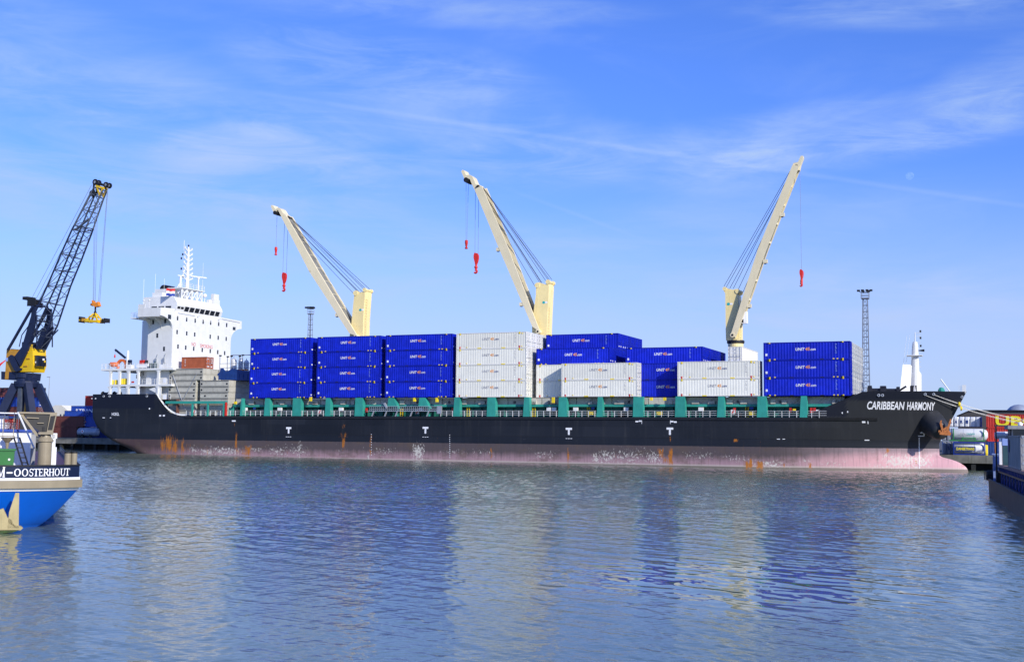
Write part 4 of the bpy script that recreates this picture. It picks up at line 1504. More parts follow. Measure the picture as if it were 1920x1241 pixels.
mb.tube((ms, mt - 1.5, 43.2), (ms, mt - 1.5, 45.4), .05, n=5)
mb.beam((ms + .3, mt + .6, 38.0), (ms + .3, mt + 6.0, 38.25), .16, .26)
mb.lathe([(0, .16), (2.6, .16), (2.75, .3), (3.0, .3)], (ms + .3, mt + 3.3, Z1 + .1), (0, 0, 1), 8)
mb.beam((ms + .3, mt - 3.6, 37.6), (ms + .3, mt - 1.3, 37.7), .14, .2)
mb.lathe([(0, .3), (2.0, .22), (2.5, .22)], (ms + .3, mt - 2.7, Z1 + .1), (0, 0, 1), 8)
mb.beam((ms + .2, mt - 3.5, Z1 + .2), (ms + .2, mt - 2.2, Z1 + 2.0), .14, .14)
ta, tb_ = SF(380.7, 550, ms)[0], SF(385.5, 552, ms)[0]
mb.tube((ms, ta, 32.6), (ms, ta, 41.5), .05, .02, 5)
mb.tube((ms, tb_, 32.6), (ms, tb_, 34.0), .08, n=5)
mb.ball((ms, tb_, 34.4), .48)
mb.tube((ms, T1, Z1), (ms, tb_, Z1 - .6), .05, n=4)
mast = mb.build('radar_mast', 'white', ship)
mb = MB()
for t, zz in ((-1.85, 42.3), (-2.25, 41.4), (-2.15, 39.2), (.15, 42.0), (0, 44.4)):
    mb.cut()
    mb.lathe([(0, .16), (.42, .16)], (ms, mt + t, zz - .2), (0, 0, 1), 8)
mb.build_each('navigation_light', 'black', mast)
mb = MB()
tl0, tl1 = SF(398.5, 560, -79)[0], SF(409.5, 560, -79)[0]
mb.box((-79.6, tl0, 32.55), (-78.4, tl1, 33.7))
mb.box((-79.4, tl0 + .2, 33.7), (-78.6, tl1 - .1, 34.9))
mb.cut()
mb.box((-79.6, tl0 - 1.0, 32.6), (-78.9, tl0 - .2, 33.5))
mb.cut()
mb.box((-79.0, 18.2, 29.7), (-78.2, 20.3, 29.95), 1)
mb.beam((-78.5, 19, 29.9), (-78.5, 19.4, 30.5), .2, .2, 1)
mb.cut()
mb.box((-83.0, 3.0, 32.6), (-80.5, 5.0, 33.6))
mb.build_each('roof_locker', ['white', 'black'], ship)
mb = MB()
for x, y, h, s_ in ((292, 545, 3.6, -84), (309, 545, 2.6, -84), (270, 560, 4, -83)):
    mb.cut()
    t, z = SF(x, y, s_)
    mb.tube((s_, t, 29), (s_, t, z + h), .03, n=4)
mb.build_each('whip_aerial', 'white', ship)


def flag():
    t, z = SF(321, 549, -77.5)
    r = thing('flag', 'red white and blue striped courtesy flag flying above the wheelhouse', 'flag', at_ship(-77.5, t, z))
    for k, mname in enumerate(('flag_blue', 'white', 'flag_red')):
        m = MB()
        n = 10
        vs = []
        for i in range(n + 1):
            for j in (0, 1):
                u_ = i / n
                vs.append((.12 * math.sin(u_ * 7), -1.3 + 2.6 * u_, -.75 + .5 * (k + j) + .18 * u_ + .06 * math.sin(u_ * 9)))
        vs += [(x - .03, y, z2) for x, y, z2 in vs]
        q = 2 * (n + 1)
        fs = [(2 * i, 2 * i + 2, 2 * i + 3, 2 * i + 1) for i in range(n)] + [(q + 2 * i, q + 2 * i + 1, q + 2 * i + 3, q + 2 * i + 2) for i in range(n)]
        m.add(vs, fs)
        m.build('stripe', mname, r)
    m = MB()
    m.tube((0, 1.35, -2.5), (0, 1.35, 1.3), .03, n=5)
    m.build('halyard', 'white', r)


flag()

# ---- the three deck cranes
def deck_crane(post, side, head, boomL, cables, hooks, pivot, lugs, neck, t0=17.0, wb=2.8, wp=2.8, pedestal=None, lamps=(), decal=None, right=False):
    s3 = lambda p, t=t0: (S(p[0], p[1], t0)[0], t, S(p[0], p[1], t0)[1])
    m = MB()
    m.prism([s3(p) for p in post], (0, wp, 0))
    for (c, r) in head:
        m.tube(s3(c, t0 - .12), s3(c, t0 + .35), r, n=14)
        m.tube(s3(c, t0 + wp - .35), s3(c, t0 + wp + .12), r, n=14)
        m.tube(s3(c, t0 + .4), s3(c, t0 + wp - .4), r * .7, n=12)
    if pedestal:
        a, b2 = s3(pedestal[0]), s3(pedestal[1])
        cx, rr = (a[0] + b2[0]) / 2 + .1, (b2[0] - a[0]) / 2 + .15
    else:
        xs = [s3(p)[0] for p in post]
        zs = [s3(p)[2] for p in post]
        lo = min(zs)
        cx = sum(x for x, z in zip(xs, zs) if z < lo + 1) / max(1, sum(1 for z in zs if z < lo + 1))
        rr = 1.7
        a = (cx, t0, lo)
    m.lathe([(0, rr * .95), (a[2] - 8.5, rr * .95)], (cx, t0 + wp / 2, 8.0), (0, 0, 1), 24)
    m.lathe([(0, rr), (.18, rr + .12), (.5, rr + .12), (.6, rr)], (cx, t0 + wp / 2, a[2] - .55), (0, 0, 1), 24, 1)
    if decal:
        d = s3(decal)
        m.tube((d[0], t0 - .01, d[2]), (d[0], t0 - .03, d[2]), .27, n=12, mi=2)
        m.box((d[0] + .28, t0 - .03, d[2] - .16), (d[0] + .75, t0 - .005, d[2] + .16), 3)
    # ladder up the post and a rail round its head
    xs = max(s3(p)[0] for p in post[-3:])
    zb0, zt0 = a[2] + .4, max(s3(p)[2] for p in post) - 1.6
    for y in (t0 + .5, t0 + 1.0):
        m.box((xs + .06, y, zb0), (xs + .11, y + .05, zt0))
    z_ = zb0
    while z_ < zt0:
        m.box((xs + .06, t0 + .5, z_), (xs + .1, t0 + 1.05, z_ + .06))
        z_ += .55
    for q in (.33, .66):
        zz_ = zb0 + (zt0 - zb0) * q
        m.box((xs - 2.3, t0 - .012, zz_), (xs - .1, t0, zz_ + .05))
    if right:
        c = s3((1398, 596))
        m.box((c[0] - .55, t0 - .6, c[2] - 1.0), (c[0] + .45, t0 + .6, c[2] + 1.1), 3)
        m.box((c[0] - .62, t0 - .63, c[2] - .9), (c[0] - .1, t0 - .3, c[2] - .3), 1)
        m.beam((c[0], t0, c[2] + 1.0), (c[0] + .2, t0, c[2] + 2.6), .3, .3)
    cr = m.build('deck_crane', ['cream', 'black', 'letter_teal', 'letter_white'], ship)
    # jib: two plate girders with cross pieces, goose neck at the head
    m = MB()
    tn = t0 - 1.0 if not right else t0 - 1.1
    wb = 2.0 if right else wb
    near = [(S(p[0], p[1], tn)[0], tn, S(p[0], p[1], tn)[1]) for p in boomL]
    sj = lambda p: (S(p[0], p[1], tn)[0], tn, S(p[0], p[1], tn)[1])
    m.prism(near, (0, .35, 0))
    m.prism([(x, tn + wb - .35, z) for x, _, z in near], (0, .35, 0))
    bl, br, tr, tl_ = [Vector(p) for p in (near[0], near[1], near[3], near[4])]
    nn = 9
    for i in range(nn + 1):
        f = i / nn
        c = (bl * (1 - f) + tl_ * f) * .5 + (br * (1 - f) + tr * f) * .5
        m.beam(c + Vector((0, .35, 0)), c + Vector((0, wb - .35, 0)), .5, .45, 0)
    c0_ = (bl + br) * .5 + Vector((0, .55, 0))
    c1_ = (tl_ + tr) * .5 + Vector((0, .55, 0))
    wid = (br - bl).length
    m.beam(c0_ + Vector((0, wb / 2 - .55, 0)), c1_ + Vector((0, wb / 2 - .55, 0)), wb - .75, wid * .30, 1, up=(0, 0, 1))
    nk = [(sj(p)[0], tn + .35, sj(p)[2]) for p in neck]
    m.prism(nk, (0, wb - .7, 0))
    for p, r in lugs:
        c = sj(p)
        m.tube((c[0], tn + .1, c[2]), (c[0], tn + wb - .1, c[2]), r, n=12, mi=2)
    for p in lamps:
        c = sj(p)
        m.box((c[0] - .4, tn + .05, c[2] - .35), (c[0] + .4, tn + .5, c[2] + .3), 0)
        m.box((c[0] - .2, tn + .0, c[2] - .5), (c[0] + .15, tn + .4, c[2] - .36), 2)
    c = sj(pivot)
    m.tube((c[0], tn - .1, c[2]), (c[0], tn + wb + .1, c[2]), .42, n=14)
    m.tube((c[0], tn - .16, c[2]), (c[0], tn - .1, c[2]), .2, n=10, mi=2)
    m.build('jib', ['cream_pale', 'crane_inner', 'black'], cr)
    m = MB()
    for k, (p, q) in enumerate(cables):
        off = .3 + (k % 3) * .7
        a, b2 = sj(p), s3(q)
        m.tube((a[0], tn + off, a[2]), (b2[0], t0 + off, b2[2]), .045, n=5)
    m.build('luffing_rope', 'cable', cr)
    for (pts, top, bot, kind) in hooks:
        m = MB()
        for (p, q) in pts:
            a, b2 = sj(p), sj(q)
            m.tube((a[0], tn + wb / 2, a[2]), (b2[0], tn + wb / 2, b2[2]), .035 if kind == 'main' else .03, n=5)
        m.build('hoist_rope', 'cable_pale', cr)
        a, b2 = sj(top), sj(bot)
        H_ = a[2] - b2[2]
        m = MB()
        cx, cz, ct = a[0], a[2], tn + wb / 2
        if kind != 'aux':
            w = .66 if kind == 'main' else .38
            pr = [(-w * .55, 0), (w * .45, -.03 * H_), (w * .95, -.12 * H_), (w, -.25 * H_), (w * .7, -.42 * H_), (w * .3, -.52 * H_), (w * .25, -.56 * H_), (-w * .3, -.56 * H_), (-w * .45, -.45 * H_), (-w * .95, -.25 * H_), (-w * .95, -.12 * H_)]
            m.prism([(cx + x * .75, ct - (.3 if kind == 'main' else .6), cz + z) for x, z in pr], (0, .6 if kind == 'main' else 1.2, 0))
            m.tube((cx, ct, cz - .55 * H_), (cx - .05, ct, cz - .86 * H_), .2, .24, 8)
            m.ball((cx - .03, ct, cz - .68 * H_), .36 if kind == 'main' else .25)
            hk = .30 if kind == 'main' else .12
            hc = (cx - .1, cz - .88 * H_)
            for i in range(9):
                a0, a1 = -2.6 + 4.2 * i / 9, -2.6 + 4.2 * (i + 1) / 9
                m.tube((hc[0] + hk * math.cos(a0), ct, hc[1] + .30 * math.sin(a0)), (hc[0] + hk * math.cos(a1), ct, hc[1] + .30 * math.sin(a1)), .2, .2, 7)
        else:
            m.lathe([(0, .12), (.05 * H_, .3), (.3 * H_, .32), (.75 * H_, .18), (.8 * H_, .12), (.83 * H_, .3), (.97 * H_, .3), (H_, .12)], (cx, ct, cz), (0, 0, -1), 10)
        m.build('hook_block', 'hook_red', cr)
    return cr


deck_crane(post=[(655, 640), (660, 607), (663, 575), (665, 557), (666, 550), (671, 546), (677, 549), (684, 546.5), (686, 545), (685, 560), (682, 600), (681, 640)],
           side=None, head=[((668.3, 549.5), .55), ((694 - 9, 543.5), .42)],
           boomL=[(656, 625), (671, 630), (598.5, 509), (537.5, 402.5), (530.5, 409), (581, 509)],
           cables=[((540, 404), (687, 542)), ((541, 405), (682, 543.5)), ((543, 412), (676, 548)), ((543, 414), (672, 548)), ((546, 420), (670, 546)), ((549, 425), (668, 547)), ((552, 432), (665, 552)), ((538, 403), (690, 541))],
           hooks=[([((528.7, 414), (524.8, 511)), ((535, 424), (531.5, 511))], (528, 509), (526.5, 546), 'main'), ([((514.6, 399), (512.4, 462))], (512.4, 461), (511.6, 477), 'aux')],
           pivot=(668, 631), lugs=[((516.5, 398.5), .42), ((536, 407), .35)],
           neck=[(530.5, 412), (526, 402), (522, 394), (519, 393), (518, 401), (514, 400), (508.5, 388), (508.5, 384), (511, 384), (517, 392), (522, 388.5), (526, 391), (531, 399), (536.7, 403), (536.5, 410)],
           lamps=((583, 505), (632.5, 590)), decal=(677, 581))
deck_crane(post=[(998.5, 640), (999, 610), (1002, 583), (1006, 555), (1006.5, 541), (1007, 533), (1012, 529), (1018, 531), (1024, 533), (1030, 530), (1030.5, 540), (1028, 583), (1026, 625), (1026, 640)],
           side=None, head=[((1009.2, 534.8), .52), ((1038.5 - 9.5, 528.5), .46)],
           boomL=[(999, 612), (1013.5, 622), (954, 464), (905, 348), (892, 355), (936.5, 464)],
           cables=[((905, 350), (1031, 524)), ((906, 352), (1027, 525)), ((907, 356), (1022, 529)), ((909, 362), (1017, 530)), ((911, 368), (1013, 529)), ((913, 376), (1009, 530)), ((916, 385), (1004, 537)), ((904, 349), (1033, 523))],
           hooks=[([((888.5, 356), (887, 474)), ((894.5, 366), (893, 474))], (889.5, 472), (888.5, 512), 'main'), ([((871, 340), (870.2, 449)), ((875.5, 341), (871.8, 449))], (871, 448), (870.5, 465), 'aux')],
           pivot=(1009.7, 621.5), lugs=[((875.5, 337), .5), ((898, 350), .36)],
           neck=[(892, 358), (886, 345), (882, 335), (879, 334), (878, 340), (873, 338), (869, 328), (866, 321), (868, 317.5), (871, 318.5), (875, 328), (882, 327), (887, 331), (893, 345), (900, 346), (903, 352)],
           lamps=((935.5, 467), (978.5, 570)), decal=(1021, 567))
deck_crane(post=[(1362.5, 638), (1362, 617), (1361.5, 550), (1359, 546), (1358, 541), (1361, 538), (1366, 541), (1376, 543), (1382, 541.5), (1386.5, 543), (1386, 548), (1383.8, 552), (1387, 575), (1388, 610), (1388, 638)],
           side=None, head=[((1360.5, 541.5), .38), ((1384.5, 546), .42)],
           boomL=[(1371, 629), (1381, 632), (1438, 470), (1501.5, 311), (1489, 309), (1422, 470)],
           cables=[((1488, 313), (1358.5, 536.5)), ((1487.5, 316), (1361, 537.5)), ((1486.5, 321), (1366, 539)), ((1484.5, 328), (1376, 540.5)), ((1482, 336), (1384, 541)), ((1478, 348), (1391, 546))],
           hooks=[([((1501.3, 313), (1503.2, 506))], (1503.2, 504), (1503, 536), 'thin')],
           pivot=(1374.8, 628), lugs=[((1496, 313), .4)],
           neck=[(1490, 310), (1489, 306), (1492, 304.5), (1499, 303), (1504, 291.5), (1508, 291), (1508, 295), (1503, 308), (1501, 318), (1494, 318)],
           pedestal=((1363, 638), (1390, 638)), lamps=((1469, 402), (1436.8, 489.5), (1406, 573)), decal=(1367.5, 570), right=True)

# ------------------------------------------------------------------ containers
CL, CW, CH = 13.716, 2.44, 2.88


def corrug(mb, x0, x1, y, z0, z1, out, mi=0, pitch=.46, dep=.032):
    """corrugated side panel in the plane y, facing out (-1 or 1)"""
    n = max(2, int(round((x1 - x0) / pitch)))
    p = (x1 - x0) / n
    pts = []
    for i in range(n):
        a = x0 + i * p
        pts += [(a, 0), (a + .36 * p, 0), (a + .5 * p, dep), (a + .86 * p, dep)]
    pts.append((x1, 0))
    vs = []
    for x, d in pts:
        vs += [(x, y - out * d, z0), (x, y - out * d, z1)]
    mb.add(vs, [(2 * i, 2 * i + 2, 2 * i + 3, 2 * i + 1) for i in range(len(pts) - 1)], mi)


def shell_mesh(L, W, H, mat, name='shell', pitch=.46, dep=.032):
    mb = MB()
    corrug(mb, .16, L - .12, .045, .16, H - .10, -1, 0, pitch, dep)
    corrug(mb, .16, L - .12, W - .045, .16, H - .10, 1, 0, pitch)
    # roof and front end
    mb.add([(.1, .04, H - .03), (L - .1, .04, H - .03), (L - .1, W - .04, H - .03), (.1, W - .04, H - .03)], [(0, 1, 2, 3)])
    n = 7
    for i in range(n):
        y0 = .14 + (W - .28) * i / n
        y1 = .14 + (W - .28) * (i + 1) / n
        ym = y0 + (y1 - y0) * .5
        mb.add([(.05, y0, .16), (.05, ym, .16), (.05, ym, H - .1), (.05, y0, H - .1)], [(0, 3, 2, 1)])
        mb.add([(.09, ym, .16), (.09, y1, .16), (.09, y1, H - .1), (.09, ym, H - .1)], [(0, 3, 2, 1)])
        mb.add([(.05, ym, .16), (.09, ym, .16), (.09, ym, H - .1), (.05, ym, H - .1)], [(0, 3, 2, 1)])
    mb.add([(.1, .04, .12), (L - .1, .04, .12), (L - .1, W - .04, .12), (.1, W - .04, .12)], [(0, 3, 2, 1)])
    return mb.mesh(name, mat)


def frame_mesh(L, W, H, mats, style):
    mb = MB()
    for y in (0, W - .1):
        mb.box((0, y, H - .10), (L, y + .1, H))
        mb.box((0, y, .0), (L, y + .1, .16))
    for x in (0, L - .12):
        mb.box((x, 0, .16), (x + .12, .13, H - .1))
        mb.box((x, W - .13, .16), (x + .12, W, H - .1))
        mb.box((x, .1, .003), (x + .12, W - .1, .163))
        mb.box((x, .1, H - .103), (x + .12, W - .1, H - .003))
    e = .012
    if style == 'blue':       # black and yellow lifting points, dark fork pockets, white plates
        for x in (.62, L - 1.5):
            for z in (0.0, H - .2):
                mb.box((x, -e, z), (x + .28, .05, z + .2), 1)
                mb.box((x + .28, -e, z), (x + .5, .05, z + .2), 2)
        for x in (1.7, L - 2.7, L - 2.1):
            mb.box((x, -e, .03), (x + .25, .05, .2), 2)
        for x in (4.2, 9.0):
            mb.box((x, -e, .0), (x + .62, .05, .13), 1)
        mb.box((.32, -e, .70), (.62, .08, 1.08), 3)
    elif style == 'white':
        for x in (.62, L - 1.45):
            mb.box((x, -e, 0), (x + .22, .05, .42), 1)
            mb.box((x, -e, H - .36), (x + .25, .05, H), 2)
        for x in (2.0, L - 1.0):
            mb.box((x, -e, .2), (x + .2, .06, .34), 2)
        mb.box((L - .9, -e, H - .4), (L - .75, .06, H - .2), 2)
        for x in (4.2, 8.9):
            mb.box((x, -e, .0), (x + .75, .05, .17), 2)
    else:
        for x in (0, L - .2):
            for z in (0, H - .13):
                mb.box((x, -e, z), (x + .2, .06, z + .13), 1)
    return mb.mesh('frame', mats)


def door_mesh(L, W, H, mats):
    """one leaf with its two locking rods; local origin at the hinge"""
    mb = MB()
    w = W / 2 - .14
    z0, z1 = .17, H - .12
    n = 4
    for i in range(n):
        a = z0 + (z1 - z0) * i / n
        b2 = z0 + (z1 - z0) * (i + 1) / n
        mb.box((-.05, 0, a + .015), (0, w, b2 - .015), 0)
        mb.box((-.07, 0.01, a - .01), (-.03, w - .01, a + .03), 0)
    for y in (.25, w - .25):
        mb.tube((.04, y, .06), (.04, y, H - .05), .028, n=5, mi=1)
        for z in (.35, H * .42, H - .4):
            mb.box((0, y - .07, z), (.06, y + .07, z + .1), 1)
    mb.box((.03, .2, 1.15), (.07, w - .1, 1.2), 1)
    for z in (.4, 1.0, 1.7, 2.3):
        mb.box((0, -.05, z), (.04, .08, z + .16), 1)
    mb.box((.004, w * .35, H * .16), (.012, w * .7, H * .24), 2)
    return mb.mesh('door', mats)


def logo_mesh(style):
    mb = MB()
    y = .034
    xx = 0.0
    f = lambda ox: (lambda x, z: (ox + x, y, z))
    fit_text(mb, 'UNIT', f(0), 1.48, .47, 0, 0.018, 0.18)
    fit_text(mb, '45', f(1.54), .74, .50, 1, 0.022, 0.12)
    fit_text(mb, '.com', f(2.32), .88, .30, 2, 0.015, 0.1)
    return mb.mesh('lettering', ['letter_white', 'letter_orange', 'letter_white'] if style == 'blue' else ['letter_grey', 'letter_orange', 'letter_navy'])


def code_mesh(style):
    mb = MB()
    for k, z in enumerate((.25, .5, .72, .95, 1.15, 1.35, 1.6)):
        mb.add([(0, .036, z), (.22 - .06 * (k % 3), .036, z), (.22 - .06 * (k % 3), .036, z + .11), (0, .036, z + .11)], [(0, 1, 2, 3)])
    return mb.mesh('code_plate', 'pale_blue' if style == 'blue' else 'letter_grey')


KIT = {}
for st, body, fr in (('blue', 'cont_blue', 'blue_frame'), ('white', 'cont_white', 'white_frame')):
    KIT[st] = dict(shell=shell_mesh(CL, CW, CH, body, dep=.016 if st == 'white' else .03),
                   frame=frame_mesh(CL, CW, CH, [fr, 'black' if st == 'blue' else 'red_mark', 'yellow', 'letter_white'], st),
                   door=door_mesh(CL, CW, CH, [body, 'galv' if st == 'white' else 'blue_frame', 'letter_white']),
                   lettering=logo_mesh(st), code=code_mesh(st))


def link(name, me, parent, loc=(0, 0, 0), scale=None):
    o = bpy.data.objects.new(name, me)
    scene.collection.objects.link(o)
    o.parent = parent
    o.location = loc
    if scale:
        o.scale = scale
    return o


def container(st, s, t, z, label, group, logo=True, logo_dx=0.0, mat4=None):
    r = thing('shipping_container', label, 'container', mat4 or at_ship(s, t, z), group)
    K = KIT[st]
    link('shell', K['shell'], r)
    link('frame', K['frame'], r)
    link('door', K['door'], r, (CL - .01, .14, 0))
    link('door', K['door'], r, (CL - .01, CW / 2 + .003, 0))
    if logo:
        link('lettering', K['lettering'], r, (5.15 + logo_dx, 0, 1.48))
        link('code_plate', K['code'], r, (CL - 2.3, 0, .75))
    return r


ZB = 11.56
TIER = {4: ['lowest', 'third highest', 'second highest', 'topmost'], 3: ['bottom', 'middle', 'topmost'], 2: ['lower', 'upper']}
TH_ = 2.895
# three tall blue stacks and the tall white one along the near side
for s0, where in ((-56.08, 'in the blue stack beside the grey hatch panels'), (-40.8, 'in the middle one of the three tall blue stacks'), (-25.98, 'in the blue stack touching the tall white stack')):
    for k in range(4):
        container('blue', s0 + (.02, -.02, .03, 0)[k], 0, ZB + k * TH_, f'{TIER[4][k]} front blue container {where}', 'blue containers in three tall stacks')
        container('blue', s0, 2.5, ZB + k * TH_, f'{TIER[4][k]} inner blue container {where}', 'blue containers in three tall stacks', False)
for r_ in range(6):
    for k in range(4):
        if r_ == 0:
            lab = f'{TIER[4][k]} white container with side lettering in the tall white stack'
        else:
            lab = f'{TIER[4][k]} white container, {["", "second", "third", "fourth", "fifth", "sixth"][r_]} row of the tall white stack'
        container('white', -11.38, 2.5 * r_, ZB + k * TH_, lab, 'white containers in the tall stack', r_ == 0)
# bay beside it: two white in front, white and blue behind, a higher blue block at the back
for k in range(2):
    container('white', 9.0, 0, ZB + k * TH_, f'{TIER[2][k]} lettered white container of the front pair below two blue ones', 'white container pairs at the front')
    container('white', 3.25, 2.5, ZB + k * TH_, f'{TIER[2][k]} white container set back behind the front white pair, half shaded', 'white containers set back')
    container('white', 3.25, 5.0, ZB + k * TH_, f'{TIER[2][k]} white container hidden behind the set back white pair', 'white containers set back', False)
container('blue', 3.25, 2.5, ZB + 2 * TH_, 'blue lettered container lying on top of the set back white pair', 'blue containers in the centre block', True, .25)
container('blue', 3.25, 5.0, ZB + 2 * TH_, 'blue container directly behind the one on the set back white pair', 'blue containers in the centre block', False)
ORD = ['first', 'second', 'third', 'fourth', 'fifth', 'sixth', 'seventh']
for r_ in range(6):
    for k in range(4):
        container('blue', 3.15, 7.5 + 2.5 * r_, ZB + k * TH_, f'{TIER[4][k]} blue container, {ORD[r_]} row of the high centre block', 'blue containers in the centre block', r_ == 0 and k == 3)
# second white pair and the blue three-high block behind it
for k in range(2):
    container('white', 29.75, 0, ZB + k * TH_, f'{TIER[2][k]} lettered white container of the front pair before the cream crane post', 'white container pairs at the front')
    container('blue', 19.25, 2.5, ZB + k * TH_, f'{TIER[2][k]} shaded blue lettered container in the gap between the white pairs', 'blue containers between the white pairs', True, 1.0)
for r_ in range(7):
    for k in range(3):
        container('blue', 19.1, 5.0 + 2.5 * r_, ZB + k * TH_, f'{TIER[3][k]} blue container, {ORD[r_]} row between both white pairs', 'blue containers between the white pairs', r_ == 0 and k == 2)
# forward stack: blue in front, white behind
for k in range(3):
    container('blue', 44.15, 0, ZB + k * TH_, f'{TIER[3][k]} lettered blue container of the foremost stack by the bow', 'blue containers in the foremost stack')
    for r_ in range(6):
        container('white', 44.15, 2.5 * (r_ + 1), ZB + k * TH_, f'{TIER[3][k]} white container, {ORD[r_]} row behind the foremost blue stack', 'white containers behind the foremost stack', False)
# one white container lying athwart behind the second white pair: its doors face us
s0, z0 = S(1366, 672, 9.0)
zz_ = S(1366, 650, 9.0)[1] - CH
ath = container('white', 0, 0, 0, 'white container turned crosswise with its grey doors facing out below the crane', 'crosswise container', False,
                mat4=M_SHIP @ Matrix.Translation((S(1366, 660, 9.0)[0], 9.0 + CL, zz_)) @ Matrix.Rotation(-math.pi / 2, 4, 'Z'))
del ath['group']
mb = MB()
mb.box((S(1366, 660, 9.0)[0] + .1, 9.4, 11.45), (S(1366, 660, 9.0)[0] + 2.3, 9.0 + CL, zz_ - .02))
mb.build('support_block', 'hatch', ship)

# stacked hatch panels aft
def hatch_panel(s0, s1, z0, h, t0, label, eyes):
    r = thing('hatch_panel', label, 'hatch cover', at_ship(s0, t0, z0), 'stacked hatch cover panels')
    L = s1 - s0
    m = MB()
    m.box((0, 0, .14), (L, 20.0, h - .10))
    m.box((-.0, -.10, h - .10), (L + .05, 20.1, h - .004))
    m.box((.05, .12, .004), (L - .05, 19.9, .14))
    m.build('panel', 'hatch', r)
    m = MB()
    m.box((.2, -.012, h - .26), (L - .2, .02, h - .105))
    m.build('rubber_seal', 'hatch_dark', r)
    for x in (eyes[0], L - eyes[1]):
        m = MB()
        m.tube((x, -.04, h * .42), (x, .05, h * .42), .2, n=10)
        m.build('lifting_eye', 'black', r)


zt = 17.60
names = ['topmost', 'second', 'third', 'fourth', 'fifth', 'sixth', 'seventh', 'lowest']
for k in range(8):
    hatch_panel(-76.35 + .1 * (k % 3 == 2), -68.0 if k < 2 else -69.55 - .03 * k, zt - 1.2 * (k + 1), 1.19, 1.0, f'{names[k]} grey hatch panel of the taller stack below the orange container', (.35, .4))
zt = 15.16
names2 = ['topmost', 'second', 'third', 'fourth', 'fifth', 'lowest']
for k in range(6):
    hatch_panel(-68.55 + .02 * k, -61.6 - .12 * (k > 1), zt - 1.2 * (k + 1), 1.19, 1.0, f'{names2[k]} grey hatch panel of the lower stack under the blue steel frame', (.35 if k < 2 else 1.2, .5))
mb = MB()
for a, b_ in (((325, 703), (348, 768)), ((370, 700), (334, 768))):
    p, q = S(a[0], a[1], .8), S(b_[0], b_[1], .8)
    mb.tube((p[0], .8, p[1]), (q[0], .8, q[1]), .05, n=5)
tag(mb.build('lashing_rod', 'galv'), 'crossed steel lashing rods over the taller hatch panel stack', 'lashing rods').matrix_world = M_SHIP


def box_container(mat4, L, W, H, body, label, group=None, text=None, cat='container', frame=None, doors=True, pitch=.3):
    r = thing('shipping_container', label, cat, mat4, group)
    link('shell', shell_mesh(L, W, H, body, pitch=pitch), r)
    link('frame', frame_mesh(L, W, H, [frame or body, 'black', 'yellow', 'letter_white'], 'plain'), r)
    if doors:
        dm = door_mesh(L, W, H, [body, 'galv', 'letter_white'])
        link('door', dm, r, (L - .01, .14, 0))
        link('door', dm, r, (L - .01, W / 2 + .003, 0))
    if text:
        m = MB()
        for (tx, x, z, w, h, mi, b2) in text:
            fit_text(m, tx, lambda a, c, x=x, z=z: (x + a, -.03, z + c), w, h, mi, b2)
        m.build('lettering', text[0][7:] and text[0][7] or ['letter_white'], r)
    return r


def with_text(r, items, mats):
    m = MB()
    for (tx, x, z, w, h, mi, b2) in items:
        m.cut()
        fit_text(m, tx, lambda a, c, x=x, z=z: (x + a, -.03, z + c), w, h, mi, b2)
    m.build_each('lettering', mats, r)


oc = box_container(at_ship(-74.9, 3.0, 17.62), 6.06, 2.44, 2.42, 'orange_cont', 'rusty orange short container on top of the hatch panel stack')
m = MB()
for k, ch in enumerate('GSTU'):
    fit_text(m, ch, lambda a, c, k=k: (.75 + a, -.03, 1.75 - .38 * k + c), .3, .28)
for z, y0 in ((1.95, .3), (1.95, 1.7), (1.6, 1.75), (1.25, 1.7)):
    m.add([(6.075, y0, z), (6.075, y0 + .45, z), (6.075, y0 + .45, z + .14), (6.075, y0, z + .14)], [(0, 1, 2, 3)])
m.build('lettering', 'letter_white', oc)


def blue_frame():
    t0 = 3.0
    P = lambda x, y: (S(x, y, t0)[0], 0, S(x, y, t0)[1])
    pts = [P(410, 711.5), P(410, 705), P(407.5, 702), P(413, 697), P(414, 690), P(418, 690), P(422.5, 697), P(427, 696), P(436, 691), P(470, 697), P(470, 714)]
    base = pts[0]
    r = thing('lifting_frame', 'dark blue steel lifting frame lying on the lower hatch panel stack', 'steel frame', at_ship(base[0], t0, 15.17))
    q = [(x - base[0], 0, max(0.01, z - 15.17)) for x, _, z in pts]
    m = MB()
    m.prism(q, (0, .35, 0))
    m.prism(q, (0, 0, 0)) if False else None
    m.prism([(x, 6.0, z) for x, _, z in q], (0, .35, 0))
    m.box((.3, .35, .02), (7.5, 6.0, .5))
    for k in range(7):
        m.box((.9 + k, -.06, .2), (1.05 + k, 0, 1.3))
    m.build('beam', 'blue_steel', r)
    m = MB()
    for k in range(5):
        m.box((2.6 + k * .9, .2, 2.0 + .04 * (k % 2)), (3.0 + k * .9, .8, 2.25))
    m.build('padding', 'orange_mark', r)


blue_frame()
for k, (px, w, tp) in enumerate(((440, .42, 671), (452.5, .36, 671), (463, .4, 675))):
    s0, z1 = S(px, tp, 7.0)
    r = thing('gas_tank', ['left pale upright tank behind the blue steel frame', 'middle pale upright tank behind the blue steel frame', 'right pale upright tank behind the blue steel frame'][k], 'tank', at_ship(s0, 7.0, 15.17), 'upright tanks on the hatch panels')
    m = MB()
    h = z1 - 15.17
    m.lathe([(0, w * .9), (.1, w * 1.35), (h - .5, w * 1.35), (h - .15, w * 1.0), (h, w * .4)], (0, 0, 0), (0, 0, 1), 14)
    m.build('cylinder', 'tank_white', r)
    m = MB()
    for z in (h * .4, h * .75):
        m.lathe([(0, w * 1.38), (.12, w * 1.38)], (0, 0, z), (0, 0, 1), 14)
    m.tube((0, 0, h), (0, 0, h + .3), .08, n=6)
    m.build('fittings', 'galv', r)
